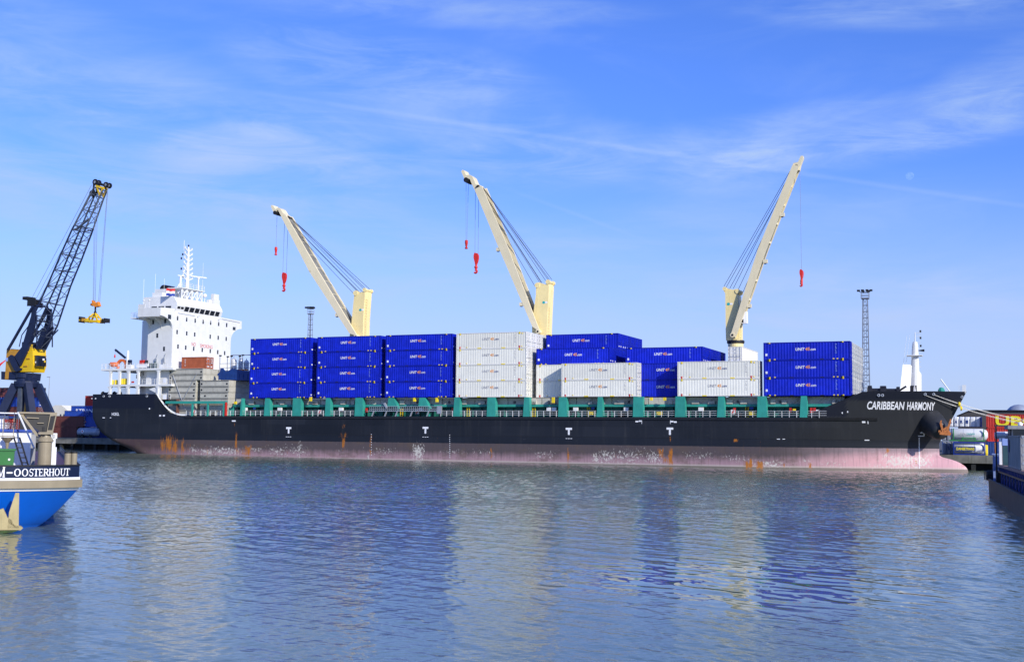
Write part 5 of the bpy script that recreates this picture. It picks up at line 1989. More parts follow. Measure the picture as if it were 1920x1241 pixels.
mb = MB()
for px, tp in ((413.5, 667), (427.5, 669), (456, 666), (450, 668), (434.5, 668)):
    s0, z1 = S(px, tp, 6.0)
    mb.tube((s0, 6, 15.2), (s0, 6, z1), .09, n=5)
    mb.box((s0 - .1, 5.8, z1 - .1), (s0 + .35, 6.1, z1 + .15), 1)
a = S(413, 680, 6)
b_ = S(470, 682, 6)
for dz in (0, .9):
    mb.tube((a[0], 6, 17.9 + dz), (b_[0], 6, 17.9 + dz), .05, n=5)
a = S(434, 666, 6)
b_ = S(470, 666, 6)
mb.tube((a[0], 6, a[1]), (b_[0], 6, a[1]), .09, n=5)
tag(mb.build('pipe_frame', ['galv', 'black']), 'pale pipe framework with lamps around the upright tanks', 'pipe frame').matrix_world = M_SHIP

# mooring lines from the bow to the quay out of frame
for k, (p0, p1, lab) in enumerate((((1737, 741.5), (1985, 806), 'lower pale mooring rope running from the bow to the quay'), ((1752, 740), (1990, 800), 'upper pale mooring rope running from the bow to the quay'))):
    s0, z0 = hull_px(*p0)
    A = M_SHIP @ Vector((s0, near_t(s0, z0) - .1, z0))
    s1, z1 = Q(p1[0], p1[1], 25.2)
    B = M_QUAY @ Vector((s1, 25.2, z1))
    m = MB()
    for dz in (0, .28):
        n = 16
        pts = [A.lerp(B + Vector((0, 0, dz)), i / n) + Vector((0, 0, -0.9 * 4 * (i / n) * (1 - i / n) * .8)) for i in range(n + 1)]
        for a, b_ in zip(pts[:-1], pts[1:]):
            m.tube(a, b_, .032, n=5)
    r = m.build('mooring_rope', 'rope')
    tag(r, lab, 'rope', 'bow mooring ropes')
    c = pts[3] if k else pts[4]
    g_ = MB()
    g_.lathe([(0, .38), (.25, .36), (.3, .1)], (c.x, c.y, c.z - .14), (0.7, -.3, 0), 12)
    g_.build('rat_guard', 'yellow', r)
# bollard that the ropes reach
mb = MB()
for k in range(2):
    s1, z1 = Q(1985 + 5 * k, 806 - 6 * k, 25.2)
    mb.lathe([(0, .35), (.2, .28), (max(.6, z1 - ZQ), .25), (max(.6, z1 - ZQ) + .3, .5), (max(.6, z1 - ZQ) + .5, .3)], (s1 + .3, 25.2, ZQ), (0, 0, 1), 10)
tag(mb.build('mooring_post', 'black'), 'black mooring posts on the quay holding the bow ropes', 'bollard').matrix_world = M_QUAY

# ------------------------------------------------------------------ lattice light masts on the quay
def light_mast(px, py, t, label, size=1.0):
    s0, z1 = Q(px, py, t)
    r = thing('light_mast', label, 'light mast', at_quay(s0, t, ZQ), 'lattice floodlight masts')
    H_ = z1 - ZQ
    m = MB()
    n = 24
    w0, w1 = .82 * size, .45 * size
    kp = .72 * size
    cor = lambda f: [(sx * (w0 + (w1 - w0) * f), sy * (w0 + (w1 - w0) * f)) for sx, sy in ((-1, -1), (1, -1), (1, 1), (-1, 1))]
    Ht = H_ - 2.0
    for k in range(4):
        a, b2 = cor(0)[k], cor(1)[k]
        m.tube((a[0], a[1], 0), (b2[0], b2[1], Ht), .06, n=5)
    for i in range(n):
        c0, c1 = cor(i / n), cor((i + 1) / n)
        z0, z1_ = Ht * i / n, Ht * (i + 1) / n
        for k in range(4):
            p, q = c0[k], c0[(k + 1) % 4]
            m.tube((*p, z0), (*q, z0), .04, n=4)
            q1 = c1[(k + 1) % 4]
            if k % 2 == 0:
                m.tube((*p, z0), (*q1, z1_), .03, n=4)
    for dx in (-.2, .2):
        m.tube((dx, -.3, 0), (dx, -.3, Ht), .04, n=4)
    m.build('lattice', 'mast_grey', r)
    m = MB()
    m.box((-kp, -kp, Ht), (kp, kp, Ht + .25))
    for x in (-kp, kp):
        for y in (-kp, kp):
            m.tube((x, y, Ht), (x, y, Ht + 1.3), .05, n=4)
    for zz in (.7, 1.3):
        for a, b2 in (((-kp, -kp), (kp, -kp)), ((kp, -kp), (kp, kp)), ((kp, kp), (-kp, kp)), ((-kp, kp), (-kp, -kp))):
            m.tube((*a, Ht + zz), (*b2, Ht + zz), .05, n=4)
    m.build('platform', 'mast_grey', r)
    for x, y in ((-1.5, -.8), (-.5, -1.1), (.6, -1.1), (1.5, -.8), (-.6, .9), (.7, .9)):
        m = MB()
        x, y = x * .8 * size, y * .8 * size
        m.box((x - .27, y - .3, Ht + 1.45), (x + .27, y + .2, Ht + 1.8))
        m.tube((x * .6, y * .9, Ht + 1.3), (x, y, Ht + 1.5), .05, n=4)
        m.build('floodlight', 'black', r)


light_mast(583, 574, 50, 'grey lattice floodlight mast behind the tall blue containers', .8)
light_mast(1622, 542, 50, 'grey lattice floodlight mast rising behind the black bow')

# ------------------------------------------------------------------ harbour crane on the left quay
def harbour_crane():
    t0 = 30.0
    s0 = Q(50, 717, t0)[0]
    r = thing('harbour_crane', 'navy and yellow harbour crane with a lattice boom on the left quay', 'crane', at_quay(s0, t0, ZQ))
    P0 = lambda x, y, t=0.0: (Q(x, y, t0)[0] - s0, t, Q(x, y, t0)[1] - ZQ)
    PX = lambda x, y, t=0.0: (Q(x, y, t0 + t)[0] - s0, t, Q(x, y, t0 + t)[1] - ZQ)
    PN = lambda x, y, t=0.0: (Q(x, y, t0 - 2.8)[0] - s0, t, Q(x, y, t0 - 2.8)[1] - ZQ)
    P = P0
    zr = P(50, 719)[2]
    # portal legs
    for sx, sy in ((-1, -1), (1, -1), (1, 1), (-1, 1)):
        m = MB()
        tp = (1.9 * sx, 1.6 * sy, zr - .3)
        bt = (7.0 * sx + .6, 4.2 * sy, 0)
        m.beam(tp, bt, 1.6, 1.9)
        m.box((bt[0] - 1.6, bt[1] - .6, 0), (bt[0] + 1.6, bt[1] + .6, 1.3))
        m.build('portal_leg', 'navy_steel', r)
    m = MB()
    m.box((-.55, -2.2, 1.0), (.55, -1.5, zr), 0)
    m.beam((1.6, -2.1, 2), (2.6, -2.0, zr - .5), .5, .3, 1)
    m.build('ladder_shaft', ['grey_steel', 'ochre'], r)
    m = MB()
    m.lathe([(-1.0, 2.2), (-.9, 2.75), (0, 2.95), (.55, 2.95), (.6, 2.4), (1.3, 2.3), (1.35, 2.6), (2.3, 2.6)], (0, 0, zr), (0, 0, 1), 28)
    m.prism([P(14, 697, -2.0), P(66, 700, -2.0), P(64, 714, -2.0), P(14, 712, -2.0)], (0, 4, 0))
    m.build('slewing_ring', 'navy_steel', r)
    # machinery house
    P = PX
    m = MB()
    m.prism([P(57, 652, -2.2), P(61, 654, -2.2), P(62, 684, -2.2), P(58, 697, -2.2), P(36, 697, -2.2), P(38, 676, -2.2), P(46, 653, -2.2)], (0, 4.4, 0), 0)
    m.prism([P(12.5, 655, -2.1), P(44, 655, -2.1), P(40, 697, -2.1), P(16, 697, -2.1), P(15, 711, -2.1), P(9, 711, -2.1)], (0, 4.2, 0), 1)
    for x, y in ((50, 660), (53, 672), (48, 686)):
        c = P(x, y, -2.25)
        m.box((c[0] - .5, -2.4, c[2] - .15), (c[0] + .6, -2.2, c[2] + .1), 1)
    house = m.build('machinery_house', ['crane_yellow', 'ochre'], r)
    m = MB()
    for k in range(8):
        c = P(46 + 2.1 * k, 654, -2.1)
        m.tube(c, (c[0], -2.1, c[2] + 1.1), .05, n=4)
    a, b2 = P(46, 646, -2.1), P(61, 647, -2.1)
    for dz in (0, -.5):
        m.tube((a[0], -2.1, a[2] + dz), (b2[0], -2.1, b2[2] + dz), .05, n=4)
    m.build('roof_railing', 'crane_yellow', house)
    m = MB()
    se = P(61.5, 676, -2.2)[0]
    zc0, zc1 = P(62, 688, -2.2)[2], P(62, 667, -2.2)[2]
    m.prism([(se, -1.7, zc0 + .4), (se + .25, -1.7, zc0), (se + 1.0, -1.7, zc0 + .3), (se + 1.25, -1.7, zc1 - .6), (se + 1.0, -1.7, zc1), (se, -1.7, zc1)], (0, 2.6, 0), 0)
    m.box((se, -1.78, zc1), (se + 1.2, .98, zc1 + .12), 3)
    for y in (-1.72, -.45, .88):
        m.box((se + 1.12, y - .06, zc0 + .3), (se + 1.26, y + .06, zc1 - .5), 3)
    m.box((se + 1.22, -.3, zc1 - 1.0), (se + 1.27, .3, zc1 - .55), 1)
    m.box((se + 1.2, .25, zc1 - 1.5), (se + 1.26, .7, zc1 - 1.0), 2)
    m.box((se + .3, -1.73, zc0 + 1.0), (se + .6, -1.7, zc0 + 1.4), 1)
    m.build('cab', ['glass', 'letter_white', 'crane_yellow', 'navy_steel'], house)
    # A-frame and counterweight arm
    P = PN
    m = MB()
    for t in (-2.8, 2.3):
        m.prism([P(14.5, 670, t), P(20, 665, t), P(26, 668, t), P(35, 690, t), P(39, 690, t), P(38, 694, t), P(30, 697, t), P(26, 694, t)], (0, .55, 0))
        m.prism([P(27, 668, t), P(41, 650, t), P(58, 592, t), P(60, 575, t), P(66, 575, t), P(64, 610, t), P(52, 655, t), P(37, 686, t)], (0, .55, 0))
        m.beam(P(15, 656, t), P(62, 574, t), .55, .45)
        m.tube(P(69, 648, t), P(69, 590, t), .16, n=6)
        m.tube(P(41, 628, t), P(58, 605, t), .12, n=6)
        m.tube(P(41, 628, t), P(36, 650, t), .12, n=6)
        m.tube(P(52, 645, t), P(80, 615, t), .15, n=6)
    for x, y in ((16, 655), (45, 645), (60, 600), (63, 572), (30, 690)):
        m.beam(P(x, y, -1.9), P(x, y, 1.9), .4, .4)
    m.box(P(31, 657, -1.2), P(44, 640, 1.2))
    m.build('a_frame', 'navy_steel', r)
    P = P0
    m = MB()
    for t in (-1.2, -.5, .3, 1.0):
        m.tube(P(64, 568, t), P(64, 568, t + .4), .95, n=14)
        m.tube(P(70, 572, t), P(70, 572, t + .3), .6, n=12)
    m.box(P(50, 563, -1.4), P(59, 557, 1.4))
    m.box(P(58, 575, -1.3), P(74, 560, -1.2))
    m.build('sheave_cluster', 'black', r)
    # lattice boom
    m = MB()
    Lc = [(52, 648), (71, 593), (96, 538), (122, 477), (142, 432), (146, 424), (174, 364), (181, 352)]
    Rc = [(80, 655), (100, 610), (125, 535), (146, 485), (165, 436), (168, 428), (190, 372), (196, 358)]
    hw = [.9, 1.35, 1.35, 1.3, 1.25, 1.2, .75, .7]
    nodes = []
    for i in range(len(Lc) - 1):
        d = math.hypot(Lc[i + 1][0] - Lc[i][0], Lc[i + 1][1] - Lc[i][1])
        kk = max(1, int(round(d / 28)))
        for j in range(kk):
            f = j / kk
            ip = lambda A: (A[i][0] * (1 - f) + A[i + 1][0] * f, A[i][1] * (1 - f) + A[i + 1][1] * f)
            nodes.append((ip(Lc), ip(Rc), hw[i] * (1 - f) + hw[i + 1] * f))
    nodes.append((Lc[-1], Rc[-1], hw[-1]))
    for i, (a, b2, w) in enumerate(nodes):
        mi = 0 if a[1] > 430 else 1
        A = [P(a[0], a[1], -w), P(b2[0], b2[1], -w), P(b2[0], b2[1], w), P(a[0], a[1], w)]
        for k in range(4):
            m.tube(A[k], A[(k + 1) % 4], .10, n=5, mi=1)
        if i + 1 < len(nodes):
            a2, b3, w2 = nodes[i + 1]
            B = [P(a2[0], a2[1], -w2), P(b3[0], b3[1], -w2), P(b3[0], b3[1], w2), P(a2[0], a2[1], w2)]
            for k in range(4):
                m.tube(A[k], B[k], .21, n=6, mi=mi)
            mid = lambda u, v: tuple((x + y) / 2 for x, y in zip(u, v))
            # bays braced as a K on the broad faces, a zigzag on the others
            m.tube(A[0], mid(A[1], B[1]), .09, n=5, mi=1)
            m.tube(B[0], mid(A[1], B[1]), .09, n=5, mi=1)
            m.tube(A[3], mid(A[2], B[2]), .09, n=5, mi=1)
            m.tube(B[3], mid(A[2], B[2]), .09, n=5, mi=1)
            m.tube(A[1], B[2], .08, n=5, mi=1)
            m.tube(A[0], B[3], .08, n=5, mi=1)
    m.prism([P(95, 612, -1.2), P(80, 655, -1.2), P(72, 655, -1.2), P(84, 622, -1.2), P(92, 612, -1.2)], (0, .4, 0))
    m.prism([P(95, 612, .8), P(80, 655, .8), P(72, 655, .8), P(84, 622, .8), P(92, 612, .8)], (0, .4, 0))
    m.beam(P(148, 432, -1), P(172, 412, -1), .4, .4, 1)
    m.build('boom', ['navy_steel', 'grey_steel'], r)
    m = MB()
    for t in (-.7, .5):
        m.beam(P(190, 369, t), P(197, 354, t), .35, .3, 0)
        m.beam(P(191, 368, t), P(186, 353, t), .3, .3, 0)
        m.beam(P(184, 350, t), P(199, 354, t), .4, .5, 0)
        m.beam(P(179, 362, t), P(180, 345, t), .3, .35, 1)
        for c, rr in (((181.5, 342.5), .75), ((201.5, 347.5), .7)):
            m.tube(P(*c, t), P(*c, t + .35), rr, n=14, mi=1)
            m.tube(P(*c, t - .02), P(*c, t + .37), rr * .45, n=10, mi=2)
        m.beam(P(184, 344, t), P(200, 349, t), .5, .55, 1)
    m.tube(P(174, 363, -.4), P(174, 363, .2), .75, n=14, mi=1)
    m.tube(P(174, 363, -.42), P(174, 363, .22), .4, n=10, mi=2)
    m.build('boom_head', ['crane_yellow', 'black', 'galv'], r)
    m = MB()
    for (p, q, t) in (((175, 348), (64, 558), -.6), ((172, 366), (68, 562), -.2), ((172, 366), (70, 563), .5), ((150, 425), (69, 563), .8)):
        m.tube(P(*p, t), P(*q, t), .05, n=5)
    for (p, q) in (((202.5, 352), (187, 566)), ((201.5, 352), (184.5, 566)), ((179.5, 375), (176, 566)), ((183, 375), (178.5, 566)), ((177, 380), (174.5, 566))):
        m.tube(P(*p, 0), P(*q, 0), .05, n=5)
    m.build('hoist_rope', 'cable_pale', r)
    return P, r, s0, t0


PC, hcr, hs0, ht0 = harbour_crane()


def spreader():
    base = PC(177, 602)
    r = thing('container_spreader', 'yellow container spreader hanging from the harbour crane ropes', 'spreader', at_quay(hs0 + base[0], ht0, ZQ + base[2]))
    P = lambda x, y, t=0.0: (PC(x, y)[0] - base[0], t, PC(x, y)[2] - base[2])
    m = MB()
    m.prism([P(172, 571, -.5), P(175, 570, -.5), P(174.5, 563, -.5), P(177, 566, -.5), P(178, 568, -.5), P(182, 569, -.5), P(185, 566, -.5), P(186, 570, -.5), P(187.5, 574, -.5), P(181, 576, -.5)], (0, 1.0, 0), 0)
    m.lathe([(-.4, .3), (.3, .3)], P(173, 571.5), (1, 0, -.3), 8, 1)
    m.build('head_block', ['orange_mark', 'black'], r)
    m = MB()
    m.tube(P(179, 575), P(178.5, 587), .22, .18, 8)
    m.ball(P(178.5, 586), .35)
    m.build('swivel', 'black', r)
    m = MB()
    for t in (-.9, .7):
        m.beam(P(177, 588, t * .3), P(168, 600, t), .3, .35)
        m.beam(P(180, 588, t * .3), P(187, 600, t), .3, .35)
        m.beam(P(166, 602, t), P(189, 603, t), .4, .5)
        m.beam(P(172, 594, t), P(183, 595, t), .25, .3)
    m.box(P(164, 605, -1), P(169, 599, 1))
    m.box(P(185, 606, -1), P(190, 600, 1))
    m.build('main_beam', 'crane_yellow', r)
    m = MB()
    m.box(P(156, 603, -.6), P(166, 597, .6), 0)
    m.box(P(152.5, 605, -1.0), P(154.5, 594, 1.0), 1)
    m.box(P(189, 605, -.5), P(197, 600, .5), 0)
    m.box(P(194.5, 605, -.8), P(196, 598, .8), 1)
    m.box(P(197, 605, -.7), P(199, 600, .7), 2)
    m.box(P(199.5, 605, -1.0), P(201, 597, 1.0), 1)
    m.prism([P(198, 604, -1.1), P(202, 608, -1.1), P(202, 600, -1.1)], (0, .2, 0), 1)
    m.box(P(154, 602, -1.22), P(157, 600, -1.2), 2)
    m.build('end_beam', ['ochre', 'black', 'crane_yellow'], r)


spreader()

# ------------------------------------------------------------------ things on the left quay
def qbox(xl, yt, yb, t, L, body, label, group=None, z=None, W=2.44, text=None, mats=None, H=2.55):
    s0, zt_ = Q(xl, yt, t)
    zz = z if z is not None else zt_ - H
    r = box_container(at_quay(s0, t, zz), L, W, H, body, label, group, pitch=.4)
    if text:
        with_text(r, text, mats)
    return r


brown = 'stacked containers on the left quay'
qbox(88, 800, 820, 29, 9.3, 'brown_cont', 'lower reddish brown container on the quay left of the ship stern', brown, z=ZQ)
qbox(94, 781, 800, 29, 10.4, 'brown_cont', 'upper reddish brown container on the quay left of the ship stern', brown, z=ZQ + 2.56)
qbox(152, 781, 800, 29.6, 12.19, 'blue_cont2', 'blue container with small orange and white mark behind the ship stern', brown, z=ZQ + 2.56, text=[('UNIT', .3, 1.05, .8, .3, 0, .03), ('45', 1.15, 1.05, .5, .34, 1, .03)], mats=['letter_white', 'letter_orange'])
for k in range(2):
    qbox(133.5, 781, 800, 33.0, 12.19, 'blue_cont2', ['lowest', 'middle'][k] + ' blue container supporting the lettered one on the left quay', brown, z=ZQ + 2.56 * k)
qbox(133.5, 764, 781, 33.0, 12.19, 'blue_cont2', 'blue container with white lettering on the left quay below the red one', brown, z=ZQ + 5.12, text=[('TRANS', 2.4, .95, 5.2, .85, 0, .03), ('8', 1.5, .95, .6, .9, 0, .04)], mats=['letter_white'])
qbox(159.5, 753, 764, 35.6, 12.19, 'red_cont', 'red container highest on the stack behind the ship stern', brown, z=ZQ + 7.68)
for k in range(3):
    qbox(159.5, 753, 764, 35.6, 12.19, 'maroon_cont', ['bottom', 'second', 'third'][k] + ' container under the red one behind the ship stern', brown, z=ZQ + 2.56 * k)
qbox(121, 773, 781, 31.0, 6.06, 'blue_cont2', 'short bright blue container between the white tent and lettered container', brown, z=ZQ + 3.84, H=2.6)
qbox(121, 773, 781, 31.0, 6.06, 'brown_cont', 'short container under the short bright blue one', brown, z=ZQ + 1.3, H=2.5)
sL = Q(-30, 745, 48)[0]
for c in range(3):
    for k in range(5):
        body = 'maroon_cont' if k == 4 else ('blue_cont2' if k in (3, 1) else 'brown_cont')
        lab = f'{["bottom", "second lowest", "middle", "blue fourth", "reddish top"][k]} container of the {["left", "middle", "right"][c]} column behind the harbour crane legs'
        box_container(at_quay(sL + c * 6.6, 48, ZQ + 2.56 * k), 6.1, 2.44, 2.55, body, lab, 'containers behind the harbour crane', pitch=.4)


def tent():
    s0, z0 = Q(88, 781, 74)
    s1, z1 = Q(135, 776, 74)
    _, zr = Q(112, 759.5, 74)
    r = thing('storage_tent', 'cream gabled storage tent beyond the brown containers', 'tent', at_quay(s0, 74, ZQ))
    w = s1 - s0
    h = z1 - ZQ
    hr = zr - ZQ
    m = MB()
    m.prism([(0, 0, 0), (w, 0, 0), (w, 0, h), (w * .56, 0, hr), (w * .3, 0, hr), (0, 0, h + 1.0)], (0, 18, 0))
    m.build('canvas', 'tent', r)
    m = MB()
    for x in (.55, .68, .82, .9):
        for z in (.60, .72):
            m.box((w * x - .25, -.03, h * z + 1.0), (w * x + .25, 0, h * z + 1.7))
    m.build('vent_window', 'grey_steel', r)


tent()


def lamp_post():
    s0, z1 = Q(93, 707, 60)
    r = thing('street_lamp', 'thin grey street lamp post rising above the cream tent', 'street lamp', at_quay(s0, 60, ZQ))
    H_ = z1 - ZQ
    m = MB()
    m.lathe([(0, .14), (H_, .07)], (0, 0, 0), (0, 0, 1), 8)
    m.build('pole', 'galv', r)
    m = MB()
    m.box((-.9, -.1, H_ - .05), (.15, .1, H_ + .12))
    m.build('lamp_head', 'galv', r)


lamp_post()


def tank_truck():
    s0, z1 = Q(142, 803, 26.5)
    r = thing('tank_trailer', 'grey tank trailer with round end standing behind the ship stern', 'tank trailer', at_quay(s0, 26.5, ZQ))
    m = MB()
    m.lathe([(0, .5), (.15, .95), (.5, 1.05), (5.0, 1.05), (5.4, .95), (5.55, .5)], (0, 1.2, 1.35), (1, 0, 0), 18)
    m.build('tank', 'silver', r, True)
    m = MB()
    m.tube((1.9, .2, 1.5), (1.9, .13, 1.5), .42, n=14, mi=0)
    m.tube((1.9, .12, 1.5), (1.9, .10, 1.5), .2, n=12, mi=1)
    m.build('emblem', ['letter_white', 'red_mark'], r)
    for x in (.8, 1.9, 4.2):
        m = MB()
        m.tube((x, .1, .4), (x, .4, .4), .4, n=14)
        m.build('wheel', 'black', r)
    m = MB()
    m.box((0, .3, .45), (5.5, 2.1, .6))
    m.build('chassis', 'black', r)


tank_truck()

# ------------------------------------------------------------------ right quay
def tank_container(xl, xr, yt, yb, t, fmat, label, lettering, mats, z=None):
    s0, z1 = Q(xl, yt, t)
    s1, z0 = Q(xr, yb, t)
    z0 = z if z is not None else z0
    L, H_ = s1 - s0, z1 - z0
    r = thing('tank_container', label, 'tank container', at_quay(s0, t, z0), 'tank containers on the right quay')
    m = MB()
    R0 = H_ * .48
    m.lathe([(-.45 if fmat == 'tank_green' else .05, R0 * .35), (-.25 if fmat == 'tank_green' else .1, R0 * .75), (.25, R0), (L - .25, R0), (L + (.25 if fmat == 'tank_green' else -.1), R0 * .75), (L + (.45 if fmat == 'tank_green' else -.05), R0 * .35)], (0, 1.2, H_ * .52), (1, 0, 0), 28)
    tk = m.build('tank', 'tank_white', r)
    for p in tk.data.polygons:
        p.use_smooth = len(p.vertices) == 4
    m = MB()
    for x in (.33, .66):
        m.lathe([(0, R0 + .02), (.05, R0 + .02)], (L * x, 1.2, H_ * .52), (1, 0, 0), 28)
    m.build('tank_band', 'silver', r)
    m = MB()
    for y in (-.02, 2.3):
        for x in (0.1, L - .25):
            m.box((x, y, 0), (x + .16, y + .14, H_))
        m.box((0.1, y + .01, .003), (L - .1, y + .13, .2))
        if fmat == 'tank_blue':
            m.box((0.1, y + .01, H_ - .2), (L - .1, y + .13, H_ - .003))
        else:
            for x in (L * .3, L * .68):
                m.box((x, y + .01, .2), (x + .2, y + .13, H_ * .3))
            m.box((L * .28, y + .012, H_ * .2), (L * .72, y + .1, H_ * .28))
            m.beam((.2, y + .07, .1), (-.5, y + .07, .1), .12, .2)
    m.build('frame', fmat, r)
    m = MB()
    if fmat == 'tank_blue':
        m.box((.45, -.07, H_ * .30), (L * .70, -.035, H_ * .66), 2)
        m.cut()
        fit_text(m, 'DANBETRANS', lambda a, c: (.62 + a, -.09, H_ * .36 + c), L * .70 - .8, H_ * .22, 0, .03)
        m.cut()
        m.box((L * .74, -.06, H_ * .2), (L * .92, -.04, H_ * .34), 1)
    else:
        fit_text(m, 'IGCA', lambda a, c: (L * .24 + a, -.06, H_ * .52 + c), L * .17, H_ * .12, 1, .02)
        fit_text(m, 'TAINER', lambda a, c: (L * .43 + a, -.06, H_ * .52 + c), L * .27, H_ * .12, 0, .03)
        m.box((L * .82, -.04, H_ * .22), (L * .94, -.02, H_ * .34), 2)
    m.build_each('lettering', mats, r)


tank_container(1786, 1848, 828, 851.5, 26.0, 'tank_blue', 'white tank container in a blue frame with yellow lettering, lower one', '', ['letter_yellow', 'letter_grey', 'letter_navy'], z=ZQ)
tank_container(1785.5, 1847, 803, 828, 26.0, 'tank_green', 'white tank container in a green frame on top of the blue framed one', '', ['letter_teal', 'letter_grey', 'letter_grey'], z=ZQ + 2.36)


def ribbed_tank(xl, xr, yt, yb, t, label, letters, body, z, nrib=6):
    s0, z1 = Q(xl, yt, t)
    s1, _ = Q(xr, yb, t)
    L, H_ = s1 - s0, z1 - z
    r = thing('bulk_container', label, 'bulk container', at_quay(s0, t, z))
    m = MB()
    p = L / nrib
    pts = []
    for i in range(nrib):
        pts += [(i * p, .28), (i * p + .25 * p, .0), (i * p + .75 * p, .0), ((i + 1) * p - .02, .28)]
    vs = []
    for x, d in pts:
        vs += [(x, d, .1), (x, d, H_ * .82), (x, d + .35, H_)]
    n = len(pts)
    fs = []
    for i in range(n - 1):
        for j in range(2):
            fs.append((3 * i + j, 3 * i + 3 + j, 3 * i + 4 + j, 3 * i + 1 + j))
    m.add(vs, fs)
    m.box((0, .6, .1), (L, 2.4, H_ - .02))
    m.build('shell', body, r)
    m = MB()
    for ch, i in letters:
        m.cut()
        fit_text(m, ch, lambda a, c, i=i: (i * p + .27 * p + a, -.03, H_ * .34 + c), p * .48, H_ * .32, 0, .035)
    m.build_each('lettering', 'letter_navy', r)
    m = MB()
    m.box((L, .0, 0), (L + .15, 2.4, H_))
    m.box((0, .3, 0.004), (L, 2.4, .1))
    m.build('end_frame', 'tank_blue', r)


ribbed_tank(1766, 1800, 828, 851, 30.0, 'pale blue bulk container on the quay edge under the bow', [('S', 1), ('A', 2)], 'silver', ZQ, 4)
ribbed_tank(1766, 1800, 803, 828, 30.0, 'pale blue bulk container stacked above its twin under the bow', [], 'silver', ZQ + 2.4, 4)
ribbed_tank(1767, 1839, 781, 803, 30.5, 'white ribbed bulk container with navy letters topmost by the bow', [('A', 0), ('L', 1), ('A', 2), ('R', 3), ('I', 4)], 'tank_white', ZQ + 4.85, 7)
grp = 'red containers on the right quay'
r = qbox(1849, 779, 803, 29.0, 12.19, 'red_cont', 'upper red container with big yellow letters on the right quay', grp, z=ZQ + 4.72, H=2.36)
with_text(r, [('UBC', 1.5, .35, 6.6, 1.75, 0, .03)], ['letter_yellow'])
qbox(1849, 803, 828, 29.0, 12.19, 'red_cont', 'red container below the yellow lettered one on the right quay', grp, z=ZQ + 2.36, H=2.35)
qbox(1849, 828, 851, 29.0, 12.19, 'blue_steel', 'dark navy container at quay level below two red ones', grp, z=ZQ, H=2.35)
m = MB()
s0, z0 = Q(1849, 840, 28.6)
m.lathe([(0, .3), (1.7, .3), (1.8, .1)], (s0, 28.6, ZQ), (0, 0, 1), 10)
tag(m.build('gas_bottle', 'yellow'), 'yellow upright gas bottle between blue tank frame and navy container', 'gas bottle').matrix_world = M_QUAY


def warehouse():
    s0, z1 = Q(1796, 781, 70)
    s1, zt_ = Q(1819, 770.5, 70)
    r = thing('warehouse', 'long dark grey warehouse with sloping roof edge behind the bow', 'warehouse', at_quay(s0, 70, ZQ))
    h0, h1, w = z1 - ZQ, zt_ - ZQ, s1 - s0
    m = MB()
    m.prism([(0, 0, 0), (70, 0, 0), (70, 0, h1), (w, 0, h1), (0, 0, h0)], (0, 40, 0))
    m.build('wall', 'warehouse', r)
    m = MB()
    m.box((w, -.3, h1 + .004), (70, 40, h1 + .25))
    m.beam((-.2, 20, h0 + .12), (w, 20, h1 + .12), 40.5, .2)
    m.build('roof', 'hull_black', r)
    s2, z2 = Q(1910, 766, 78)
    m = MB()
    m.ball((s2 - s0, 10, h1 - .5), (2.6, 2.6, 2.2), 16)
    m.build('roof_dome', 'silver', r, True)


warehouse()

